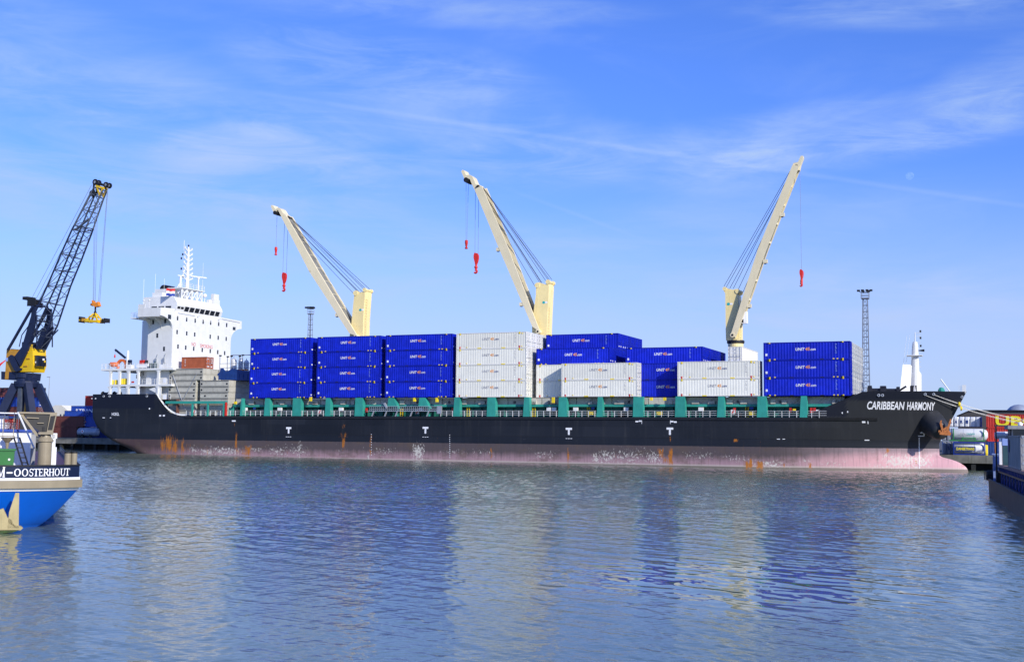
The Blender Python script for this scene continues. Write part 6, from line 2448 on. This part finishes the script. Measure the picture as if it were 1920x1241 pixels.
# ------------------------------------------------------------------ barge at the left, its stern towards us
def left_barge():
    HBm = 5.45
    PHI = math.radians(21.5)                    # it lies turned away to the left
    MB4 = Matrix.Translation((-26.15, 57.05, 0)) @ Matrix.Rotation(PHI, 4, 'Z')
    MBi = MB4.inverted()
    r = thing('inland_barge', 'blue and white inland barge stern with lettered navy bulwark at left', 'barge', MB4)
    # plan of the stern: gently rounded transom, then straight sides running away
    def plan(z):
        k = np.clip((z - .0) / 2.0, 0, 1)
        hb = HBm * (.66 + .34 * float(k) ** .8) if z < 2 else HBm
        pts = []
        n = 26
        for i in range(n + 1):
            a = -1 + 2 * i / n
            x = hb * math.sin(a * math.pi / 2)
            y = 1.6 * (abs(math.sin(a * math.pi / 2)) ** 2.6) + (2.0 - min(z, 2.0)) * .9
            pts.append((x, y))
        pts = [(-hb, 60)] + pts + [(hb, 60)]
        return pts

    def skin(name, zs, mat, out=0.0, smooth=True, par=r):
        m = MB()
        rows = []
        for z in zs:
            p = plan(z)
            rows.append([(x * (1 + out / HBm), y - out, z) for x, y in p])
        n = len(rows[0])
        m.add([q for row in rows for q in row], [(j * n + i, j * n + i + 1, (j + 1) * n + i + 1, (j + 1) * n + i) for j in range(len(rows) - 1) for i in range(n - 1)])
        return m.build(name, mat, par, smooth)
    hb_ = skin('hull', [-.6, -.2, 0, .15, .3, .5, .75, 1.0, 1.3, 1.6, 1.9, 1.97], 'barge_blue')
    skin('white_stripe', [1.94, 2.08], 'white_boat', .03)

    def band(name, z0, z1, mat, out):
        m = MB()
        a = [(x * (1 + out / HBm), y - out, z0) for x, y in plan(2.2)]
        b2 = [(x * (1 + out / HBm), y - out, z1) for x, y in plan(2.2)]
        a0 = [(x, y + .05, z0) for x, y in plan(2.2)]
        b0 = [(x, y + .05, z1) for x, y in plan(2.2)]
        n = len(a)
        m.add(a + b2 + a0 + b0, [(i, i + 1, n + i + 1, n + i) for i in range(n - 1)] + [(i, 2 * n + i, 2 * n + i + 1, i + 1) for i in range(n - 1)] + [(n + i, n + i + 1, 3 * n + i + 1, 3 * n + i) for i in range(n - 1)])
        return m.build(name, mat, r)
    band('rubbing_band', 2.08, 2.46, 'tan', .16)
    band('white_stripe', 2.46, 2.58, 'white_boat', .05)
    skin('bulwark', [2.56, 3.14], 'barge_navy')
    band('bulwark_cap', 3.14, 3.2, 'hull_black', .05)
    m = MB()
    p = plan(2.2)
    p = [(x, y + .1, 2.75) for x, y in p]
    n = len(p)
    m.add(p, [(i, i + 1, n - 2 - i, n - 1 - i) for i in range(n // 2 - 1)])
    m.build('deck', 'deck_maroon', r)
    def WL(px, py, yl):
        """photo pixel -> point of the barge's own frame at distance yl from its stern"""
        o = MBi @ Vector((0, 0, ZC))
        d = MBi.to_3x3() @ Vector(pix_ray(px, py))
        return tuple(o + d * ((yl - o.y) / d.y))

    def XP(px):
        x = 0.0
        for _ in range(12):
            x = WL(px, 884, 1.6 * min(1.0, abs(x) / HBm) ** 2.6)[0]
        return x
    # lettering on the curved bulwark, thick and thin strokes with serifs
    def wrap(x, z):
        a = math.asin(max(-1, min(1, x / HBm))) * 2 / math.pi
        y = 1.6 * (abs(math.sin(a * math.pi / 2)) ** 2.6)
        return (x, y - .03, z)
    m = MB()

    def strokes(ch, x0, w, z0, h):
        B_, T_ = .16 * w + .02, .075 * h
        ser = .05 * w + .03

        def bar(xa, za, xb, zb2, th):
            d = Vector((xb - xa, zb2 - za))
            L = d.length
            nrm = Vector((-d.y, d.x)) / L * th / 2
            k = max(1, int(L / .15))
            for i in range(k):
                p0 = Vector((xa, za)) + d * (i / k)
                p1 = Vector((xa, za)) + d * ((i + 1) / k)
                q = [p0 - nrm, p1 - nrm, p1 + nrm, p0 + nrm]
                m.add([wrap(x0 + c.x * w, z0 + c.y * h) for c in q], [(0, 1, 2, 3)])
        b = .19
        s_ = .085

        def serif(x, z, wd=.34):
            bar(x - wd / 2, z, x + wd / 2, z, s_)

        def ring(a0, a1, cx, cz, rx, rz, thick=b, thin=s_, n=18):
            for i in range(n):
                u0 = a0 + (a1 - a0) * i / n
                u1 = a0 + (a1 - a0) * (i + 1) / n
                q = []
                for u_, rr in ((u0, 0), (u1, 0), (u1, 1), (u0, 1)):
                    ox, oz = rx - rr * thick, rz - rr * thin
                    q.append((cx + ox * math.cos(u_), cz + oz * math.sin(u_)))
                m.add([wrap(x0 + cx_ * w, z0 + cz_ * h) for cx_, cz_ in q], [(0, 1, 2, 3)])
        pi = math.pi
        if ch == 'O':
            ring(0, 2 * pi, .5, .5, .5, .52)
        elif ch == 'S':
            ring(.15 * pi, 1.5 * pi, .5, .74, .40, .28, .17, .1)
            ring(-.5 * pi * 1.0, .5 * pi, .5, .27, .44, .29, .17, .1)
            ring(-.85 * pi, -.5 * pi, .5, .27, .44, .29, .17, .1)
            bar(.86, .70, .86, .98, .06)
            bar(.09, .02, .09, .32, .06)
        elif ch == 'T':
            bar(.5, 0, .5, 1, b)
            bar(0, .96, 1, .96, s_)
            bar(.03, .76, .03, .98, .07)
            bar(.97, .76, .97, .98, .07)
            serif(.5, .04, .5)
        elif ch == 'E':
            bar(.2, 0, .2, 1, b)
            bar(.02, .96, .9, .96, s_)
            bar(.02, .04, .95, .04, s_)
            bar(.2, .5, .7, .5, s_)
            bar(.9, .75, .9, .98, .07)
            bar(.95, .02, .95, .27, .07)
            bar(.7, .38, .7, .62, .07)
        elif ch == 'R':
            bar(.2, 0, .2, 1, b)
            bar(.02, .96, .5, .96, s_)
            bar(.2, .48, .5, .48, s_)
            ring(-.5 * pi, .5 * pi, .48, .72, .38, .28, .19, s_)
            bar(.48, .48, .88, .03, b)
            serif(.2, .04, .4)
            serif(.9, .04, .26)
        elif ch == 'H':
            bar(.2, 0, .2, 1, b)
            bar(.8, 0, .8, 1, b)
            bar(.2, .5, .8, .5, s_)
            for x in (.2, .8):
                serif(x, .04, .4)
                serif(x, .96, .4)
        elif ch == 'U':
            bar(.2, .3, .2, 1, b)
            bar(.8, .3, .8, 1, .11)
            ring(pi, 2 * pi, .49, .32, .38, .34, .16, .1)
            serif(.2, .96, .4)
            serif(.8, .96, .36)
        elif ch == 'M':
            bar(.12, 0, .12, 1, .09)
            bar(.88, 0, .88, 1, b)
            bar(.12, 1, .5, .05, b)
            bar(.5, .05, .88, 1, .09)
            for x in (.12, .88):
                serif(x, .04, .3)
                serif(x, .96, .3)
        elif ch == '-':
            bar(0, .42, 1, .42, .16)
    for ch, a, b2, z0, h in (('M', -6, 9, 2.62, .49), ('-', 12.5, 23.5, 2.64, .46), ('O', 26.5, 39, 2.66, .36), ('O', 41, 53, 2.66, .36), ('S', 54.5, 63, 2.66, .36), ('T', 62.5, 73, 2.66, .36), ('E', 73, 81, 2.66, .36), ('R', 81.5, 92, 2.66, .36), ('H', 91.5, 102, 2.66, .36), ('O', 102.5, 112, 2.66, .36), ('U', 113, 123, 2.66, .36), ('T', 122, 131, 2.66, .36)):
        m.cut()
        x0, x1 = XP(a), XP(b2)
        strokes(ch, x0, x1 - x0, z0, h)
    m.build_each('name_letter', 'letter_white', r)
    # rudder heads and skeg
    for shift in (0.0,):
        m = MB()
        Y = -.4
        m.prism([WL(29, 924, Y), WL(36, 924, Y), WL(35, 990, Y), WL(14, 990, Y), WL(17, 960, Y)], (0, .25, 0), 0)
        m.prism([WL(0, 955, Y), WL(6, 953, Y), WL(14, 970, Y), WL(22, 975, Y), WL(26, 983, Y), WL(40, 987, Y), WL(43, 990, Y), WL(38, 994, Y), WL(-14, 995, Y), WL(-14, 965, Y)], (0, .5, 0), 0)
        m.prism([WL(-14, 993, Y), WL(-14, 1000, Y), WL(24, 998, Y), WL(38, 993, Y)], (0, .52, 0), 1)
        m.build('rudder', ['rudder', 'algae'], r)
    # deckhouse
    m = MB()
    p = WL(60, 806, 7.0)
    m.box((-4.2, 7.0, 2.75), (WL(59, 806, 7.0)[0], 22, p[2] - .12), 0)
    m.box((-4.3, 6.9, p[2] - .12), (WL(60, 806, 7.0)[0], 22, p[2] + .02), 1)
    m.box((WL(59, 806, 7.0)[0], 7.6, 2.75), (WL(68, 806, 7.0)[0], 22, p[2] - .25), 2)
    cab = m.build('deckhouse', ['white_boat', 'blue_cont2', 'grey_box'], r)
    m = MB()
    z1 = WL(20, 773, 7.0)[2]
    z0 = p[2] + .02
    m.box((-4.2, 7.6, z1 - .06), (WL(34, 773, 7.0)[0], 12, z1))
    for px in (-10, 8, 26, 34):
        x = WL(px, 790, 7.0)[0]
        m.box((x - .02, 7.6, z0), (x + .02, 7.64, z1), 1)
        m.box((x - .02, 11.9, z0), (x + .02, 11.94, z1), 1)
    for z in (z0 + .3, z0 + .6):
        m.tube((-4.2, 7.62, z), (WL(34, 773, 7.0)[0], 7.62, z), .012, n=4, mi=1)
    a, b2 = WL(34, 773, 6.5), WL(64, 840, 5.0)
    m.tube(a, b2, .05, n=6)
    m.build('awning_frame', ['white_boat', 'grey_steel'], cab)
    m = MB()
    for k, (px, py, w, h, c) in enumerate(((3, 786, .35, .2, 0), (14, 791, .2, .15, 1), (20, 791, .3, .16, 2), (28, 793, .25, .2, 1), (10, 797, .5, .15, 0), (38, 794, .6, .3, 3))):
        c0 = WL(px, py, 8.2)
        m.box((c0[0] - w, 8.2, z0), (c0[0] + w, 9.0, c0[2] + h), c)
    m.build('deck_gear', ['white_boat', 'red_mark', 'grey_box', 'black'], cab)
    # platform with ladder
    m = MB()
    c = WL(15, 818, 5.0)
    m.box((c[0] - .38, 5.0, c[2] - .03), (c[0] + .32, 5.7, c[2] + .03))
    m.lathe([(0, .06), (.35, .1), (.62, .36)], (c[0] - .03, 5.4, c[2] - .68), (0, 0, 1), 10)
    for dx in (-.25, .25):
        m.box((c[0] + dx - .02, 5.0, c[2]), (c[0] + dx + .02, 5.04, c[2] + .95))
    m.build('step_platform', 'tan', r)
    m = MB()
    a0, b0 = WL(26, 820, 5.1), WL(44, 866, 4.3)
    for dx in (0, .28):
        m.beam((a0[0] + dx, 5.1, a0[2]), (b0[0] + dx, 4.3, b0[2] - .3), .05, .07)
    for k in range(6):
        f = k / 6
        x, z = a0[0] + (b0[0] - a0[0]) * f, a0[2] + (b0[2] - .3 - a0[2]) * f
        m.box((x, 4.6, z - .025), (x + .28, 4.75, z + .025))
    m.build('ladder', 'hull_black', r)
    # davit column and folded jib
    m = MB()
    a, b2 = WL(70, 868, 4.0), WL(96, 868, 4.0)
    zt_ = WL(83, 824, 4.0)[2]
    cx, rr = (a[0] + b2[0]) / 2, (b2[0] - a[0]) / 2
    m.lathe([(0, rr), (zt_ - 2.75 - .12, rr), (zt_ - 2.75 - .1, rr * 1.2), (zt_ - 2.75, rr * 1.2), (zt_ - 2.75 + .1, rr * .9), (zt_ - 2.75 + .35, rr * .7)], (cx, 4.0, 2.75), (0, 0, 1), 24)
    m.build('davit_column', 'tan', r)
    m = MB()
    Yd = 3.75
    PW = lambda px, py: (WL(px, py, Yd)[0], 3.75, WL(px, py, Yd)[2])
    m.prism([PW(34, 772), PW(41, 774), PW(70, 812), PW(72, 818), PW(67, 817)], (0, .3, 0), 0)
    m.prism([PW(44, 774), PW(107, 775), PW(97, 815), PW(86, 818), PW(80, 812), PW(58, 797)], (0, .12, 0), 1)
    m.prism([PW(87, 812), PW(94, 776), PW(107, 775), PW(99, 812)], (-.0, -.12, 0), 0)
    m.prism([PW(89.5, 806), PW(95, 780), PW(104, 779), PW(98, 806)], (0, -.14, 0), 2)
    m.beam(PW(36, 773.5), PW(107, 775), .16, .09, 0)
    m.beam(PW(50, 783), PW(73, 784), .2, .05, 0)
    m.beam(PW(70, 793), PW(82, 793), .2, .04, 0)
    m.tube(PW(92, 799), PW(95, 808), .07, n=8, mi=0)
    m.beam(PW(72, 812), PW(100, 812), .25, .12, 0)
    m.beam(PW(82, 818), PW(82, 800), .1, .1, 2)
    m.build('davit_jib', ['tan', 'tan_dark', 'black'], r)
    m = MB()
    a, b2 = WL(95, 868, 4.2), WL(104, 868, 4.2)
    m.box((a[0], 4.2, 2.75), (b2[0] - .05, 4.6, WL(95, 814, 4.2)[2]))
    m.box((a[0] - .05, 4.2, WL(95, 822, 4.2)[2]), (b2[0] + .02, 4.6, WL(95, 812, 4.2)[2]))
    m.tube((b2[0] - .02, 4.3, 2.9), (b2[0] - .02, 4.3, WL(95, 838, 4.2)[2]), .05, n=6)
    m.build('exhaust_post', 'white_boat', r)
    for px0, px1 in ((120, 133), (133, 144.5)):
        m = MB()
        a, b2 = WL(px0, 868, 2.4), WL(px1, 868, 2.4)
        zt2 = WL(px0, 846.5, 2.4)[2]
        cx, rr = (a[0] + b2[0]) / 2, (b2[0] - a[0]) / 2
        m.lathe([(0, rr), (zt2 - 2.75 - .08, rr)], (cx, 2.4, 2.75), (0, 0, 1), 18, 0)
        m.lathe([(0, rr * 1.04), (.08, rr * 1.04)], (cx, 2.4, zt2 - .08), (0, 0, 1), 18, 1)
        m.build('bollard', ['tan', 'black'], r)
    # waste bin standing on the deck
    c = WL(12, 868, 3.0)
    b_ = thing('waste_bin', 'green plastic waste bin on the deck of the blue barge', 'bin', MB4 @ Matrix.Translation((c[0], 3.0, 2.75)))
    m = MB()
    w, h = .36, WL(12, 845, 3.0)[2] - 2.75
    m.add([(-w * .9, 0, 0), (w * .85, 0, 0), (w * .85, .6, 0), (-w * .9, .6, 0), (-w, 0, h), (w, 0, h), (w, .7, h), (-w, .7, h)], [(0, 1, 5, 4), (1, 2, 6, 5), (2, 3, 7, 6), (3, 0, 4, 7), (0, 3, 2, 1)])
    m.build('body', 'bin_green', b_)
    m = MB()
    m.box((-w - .03, -.06, h), (w + .05, .75, h + .10))
    m.build('lid', 'bin_green', b_)
    m = MB()
    m.tube((.12, -.012, h * .6), (.12, -.02, h * .6), .06, n=6)
    m.build('emblem', 'letter_white', b_)


left_barge()


def pennant():
    a = WY(11, 675, 64)
    r = thing('pennant', 'red pennant with a blue and white tip at the left edge', 'flag', Matrix.Translation(a))
    m = MB()
    vs = []
    for u_, w in ((0, .05), (-.2, .12), (-.5, .25), (-.9, .4), (-1.5, .55)):
        for k in (-1, 1):
            vs.append((u_, .04 * math.sin(u_ * 6), u_ * .9 + k * w * .5))
    vs += [(x, y + .02, z) for x, y, z in vs]
    m.add(vs[:10] + vs[10:], [(2 * i, 2 * i + 2, 2 * i + 3, 2 * i + 1) for i in range(4)] + [(10 + 2 * i, 10 + 2 * i + 1, 10 + 2 * i + 3, 10 + 2 * i + 2) for i in range(4)])
    m.build('cloth', 'flag_red', r)
    m = MB()
    m.box((0, -.03, -.06), (.1, .03, .12))
    m.build('toggle', 'pale_blue', r)
    m = MB()
    m.tube((-1.5, 0, -5 - a[2] + 6.5), (-1.5, 0, 2), .04, n=6)
    m.build('staff', 'white_boat', r)


pennant()

# ------------------------------------------------------------------ barge at the right edge, running towards us
def right_barge():
    A = Vector(WY(1850, 925, 116.4)[:2])
    B = Vector(WY(1920, 975, 77.9)[:2])
    d = (B - A).normalized()                    # along the near side, towards the camera
    nrm = Vector((-d.y, d.x))                   # inboard
    if nrm.x < 0:
        nrm = -nrm
    M = Matrix(((d.x, nrm.x, 0, A.x), (d.y, nrm.y, 0, A.y), (0, 0, 1, 0), (0, 0, 0, 1)))
    r = thing('cargo_barge', 'dark hulled cargo barge with blue hatch coaming at the right edge', 'barge', M)
    Bm = 9.0
    Mi = M.inverted()

    def L3(px, py, Y):
        return Mi @ Vector(WY(px, py, Y))
    # hull: blunt raked end at x = 0, sides run to x = 62
    m = MB()
    zs = [-.5, 0, .5, 1.0, 1.45, 1.5]
    rows = []
    for z in zs:
        x0 = -.2 - .55 * max(z, 0)
        row = []
        n = 14
        for i in range(n + 1):
            a = math.pi / 2 * i / n
            row.append((x0 + 4.0 * (1 - math.sin(a)) ** 1.3, (Bm / 2) * (1 - math.cos(a) ** .0 * 1) if False else (Bm / 2) * (math.sin(a) ** .8), z))
        near = [(62, 0, z)] + [(x, Bm / 2 - y, z) for x, y, z in row[::-1]][0:0]
        pts = [(62, 0.0, z)]
        for i in range(n, -1, -1):
            a = math.pi / 2 * i / n
            pts.append((x0 + 4.0 * (1 - math.cos(math.pi / 2 - a)) ** 1.0 * 0 + 4.2 * (math.sin(a) ** 2.2), Bm / 2 * (1 - math.sin(a) ** .75), z))
        far = [(x, Bm - y, z) for x, y, z in pts[::-1]]
        rows.append(pts + far[1:])
    n = len(rows[0])
    m.add([q for row in rows for q in row], [(j * n + i, j * n + i + 1, (j + 1) * n + i + 1, (j + 1) * n + i) for j in range(len(rows) - 1) for i in range(n - 1)])
    m.build('hull', 'barge_black', r, True)
    m = MB()
    top = rows[-1]
    m.add([(x, y, 1.38) for x, y, z in top], [(i, i + 1, n - 2 - i, n - 1 - i) for i in range(n // 2 - 1)])
    m.build('deck', 'deck_maroon', r)
    m = MB()
    for i in range(n - 1):
        a, b2 = top[i], top[i + 1]
        m.beam((a[0], a[1], 1.48), (b2[0], b2[1], 1.48), .16, .14)
    m.build('gunwale', 'barge_black', r)
    # hatch coaming with ribs and pink top rail
    xs, xe = 6.0, 60.0
    m = MB()
    m.box((xs, .95, 1.38), (xe, 1.15, 2.75), 0)
    m.box((xs, 1.15, 1.38), (xs + .2, Bm - 1, 2.75), 0)
    x = xs
    while x < xe:
        m.prism([(x, .55, 1.4), (x, .95, 1.4), (x, .95, 2.65), (x, .8, 2.65)], (.22, 0, 0), 0)
        m.box((x + .5, .93, 1.75), (x + 1.0, .948, 2.4), 1)
        x += 1.45
    m.build('hatch_coaming', ['coaming_blue', 'hatch'], r)
    m = MB()
    m.box((xs - .6, .55, 2.76), (xe, 1.25, 2.98))
    m.build('coaming_rail', 'rail_pink', r)
    m = MB()
    m.box((xs - .5, .5, 2.28), (xe, .58, 2.42))
    for x in np.arange(xs, xe, 2.9):
        m.tube((x, .5, 1.4), (x, .5, 2.3), .04, n=5)
    m.build('side_rail', 'hull_black', r)
    m = MB()
    m.box((xs, 1.25, 2.80), (xe, Bm - 1.2, 2.92))
    m.build('hatch_lid', 'grey_box', r)
    # bow gear: pale blue locker, winch, fittings
    c = L3(1865, 850, 112)
    m = MB()
    h = c.z
    m.box((c.x - .55, c.y - .25, h - .12), (c.x + .55, c.y + .9, h))
    m.box((c.x - .45, c.y - .15, 1.38), (c.x + .05, c.y + .8, h - .12))
    m.box((c.x + .1, c.y - .1, h - 1.25), (c.x + .5, c.y + .8, h - .12))
    m.build('locker', 'pale_blue', r)
    m = MB()
    c2 = L3(1850, 878, 113)
    m.lathe([(0, .35), (.1, .42), (.7, .42), (.8, .35)], (c2.x - .3, c2.y, 1.9), (0, 1, 0), 12)
    m.box((c2.x - .6, c2.y, 1.38), (c2.x + .2, c2.y + .8, 1.8))
    c3 = L3(1872, 885, 108)
    m.lathe([(0, .3), (.1, .4), (.7, .4), (.8, .3)], (c3.x, c3.y - .2, 2.0), (0, 1, 0), 12)
    m.box((c3.x - .5, c3.y - .2, 1.38), (c3.x + .5, c3.y + .7, 1.9))
    c4 = L3(1846, 880, 115)
    for k in range(3):
        m.tube((c4.x + .5 * k, c4.y + .1 * k, 1.38), (c4.x + .5 * k, c4.y + .1 * k, 2.2), .05, n=5)
    m.tube((c4.x, c4.y, 2.2), (c4.x + 1, c4.y + .2, 2.2), .04, n=5)
    m.build('mooring_winch', 'black', r)
    # wheelhouse and the row of posts in front of it
    a = L3(1880, 830, 104)
    m = MB()
    P = lambda px, py, Y, dx=0, dy=0: L3(px, py, Y) + Vector((dx, dy, 0))
    c = L3(1894, 799, 105)
    z_top = L3(1905, 798, 105).z
    m = MB()
    m.box((c.x - 3.4, c.y - .25, z_top - .30), (c.x + .9, c.y + 5.0, z_top), 0)
    m.box((c.x - 3.0, c.y, 2.9), (c.x, c.y + .1, z_top - .30), 1)  # near side wall coloured black: the shade on it is put into the paint
    m.box((c.x - .1, c.y + .1, 2.9), (c.x, c.y + 4.6, z_top - 1.75), 2)
    for y in (.1, 1.6, 3.1, 4.4):
        m.box((c.x - .1, c.y + y, z_top - 1.75), (c.x, c.y + y + .12, z_top - .30), 0)
    m.box((c.x - 3.0, c.y + 4.5, 2.9), (c.x - .1, c.y + 4.6, z_top - .30), 1)
    wh_ = m.build('wheelhouse', ['grey_box', 'hull_black', 'teal_dark'], r)
    m = MB()
    m.box((c.x - .07, c.y + .22, z_top - 1.75), (c.x - .03, c.y + 4.4, z_top - .31))
    m.build('window', 'glass', wh_)
    m = MB()
    m.ball((c.x + .2, c.y + .8, z_top + .12), .22)
    m.build('roof_light', 'white_boat', wh_)
    c5 = L3(1879.5, 840, 104)
    m = MB()
    m.box((c5.x - .45, c5.y, 2.9), (c5.x + .5, c5.y + .7, L3(1879.5, 833, 104).z - .0), 0)
    m.box((c5.x - .5, c5.y - .03, L3(1879.5, 835, 104).z), (c5.x + .55, c5.y + .75, L3(1879.5, 822, 104).z), 1)
    m.build('vent_box', ['teal_dark', 'pale_blue'], r)
    c6 = L3(1880, 810, 108)
    m = MB()
    zt_ = L3(1880, 798, 108).z
    for px in (1866, 1893):
        q = L3(px, 810, 108)
        m.box((q.x - .06, q.y, 1.4), (q.x + .06, q.y + .12, zt_), 0)
    q0, q1 = L3(1865, 810, 108), L3(1894, 810, 108)
    m.beam((q0.x, q0.y, zt_), (q1.x, q1.y, zt_), .15, .12, 0)
    m.build('gantry_frame', 'hull_black', r)
    for px, lab in ((1873, 'l'), (1888, 'r')):
        q = L3(px, 816, 109)
        m = MB()
        m.lathe([(0, .25), (.08, .35), (.85, .35), (.93, .25)], (q.x - .2, q.y - .35, q.z), (0, 1, 0), 14)
        m.build('liferaft_canister', 'white_boat', r)
    m = MB()
    q = L3(1873, 838, 106)
    m.prism([(q.x - .2, q.y, 3.0), (q.x + .3, q.y, 3.0), (q.x + .35, q.y, q.z + .8), (q.x - .1, q.y, q.z + .4)], (0, .5, 0))
    m.build('cowl', 'white_boat', r)
    # grey container on the hatch
    f = L3(1888, 875, 98)
    bx = box_container(M @ Matrix.Translation((f.x, .62, 3.0)), 12.19, 2.44, 2.5, 'grey_box', 'weathered grey container with dirty streaks on the dark barge hatch', frame='grey_box')
    box = MB()
    box.box((.55, -.03, 1.2), (1.5, -.015, 2.2))
    box.build('placard', 'letter_navy', bx)
    h = 2.6
    # flag at the end of the barge
    g0 = L3(1864, 850, 112)
    fl = thing('barge_flag', 'small orange red furled flag above the pale blue barge locker', 'flag', M @ Matrix.Translation((g0.x, g0.y, h + 1.2)))
    z0 = g0.z - (h + 1.2)
    fm = MB()
    fm.tube((.15, .1, z0), (-.25, .1, z0 + 1.0), .05, n=6)
    fm.build('staff', 'anchor', fl)
    fm = MB()
    vs = []
    for i, (x, z, w) in enumerate(((-.22, .95, .06), (-.3, .75, .2), (-.42, .5, .26), (-.38, .3, .1))):
        vs += [(x - w, .1 + .04 * (i % 2), z0 + z), (x + w, .1 - .03 * (i % 2), z0 + z)]
    vs2 = [(x, y + .04, z) for x, y, z in vs]
    fm.add(vs + vs2, [(2 * i, 2 * i + 1, 2 * i + 3, 2 * i + 2) for i in range(3)] + [(8 + 2 * i, 10 + 2 * i, 11 + 2 * i, 9 + 2 * i) for i in range(3)])
    fm.build('cloth', 'flag_red', fl)


right_barge()


# ------------------------------------------------------------------ the pale day moon
def moon():
    D = 40000.0
    v = pix_ray(1706, 330)
    v = v / np.linalg.norm(v) * D
    rad = 7.0 / F * D
    m, g, b, out = new_mat('moon_surface')
    nt = m.node_tree
    nt.nodes.remove(b)
    dif = g.n('ShaderNodeBsdfDiffuse')
    tcx = g.n('ShaderNodeTexCoord')
    n_ = g.noise(tcx.outputs['Object'], 1.6 / rad, 3.0)
    col = g.ramp(n_, [(0.35, (.012, .012, .012)), (0.6, (.045, .045, .045))])
    g.put(dif.inputs[0], col)
    tr = g.n('ShaderNodeBsdfTransparent')
    ad = g.n('ShaderNodeAddShader', ins={0: dif.outputs[0], 1: tr.outputs[0]})
    g.put(out.inputs[0], ad.outputs[0])
    MT['moon'] = m
    mb = MB()
    mb.ball((0, 0, 0), rad, 28)
    o = mb.build('moon', 'moon', None, True)
    o.location = (v[0], v[1], v[2] + ZC)
    tag(o, 'faint pale day moon in the sky right of the cranes', 'moon')


moon()
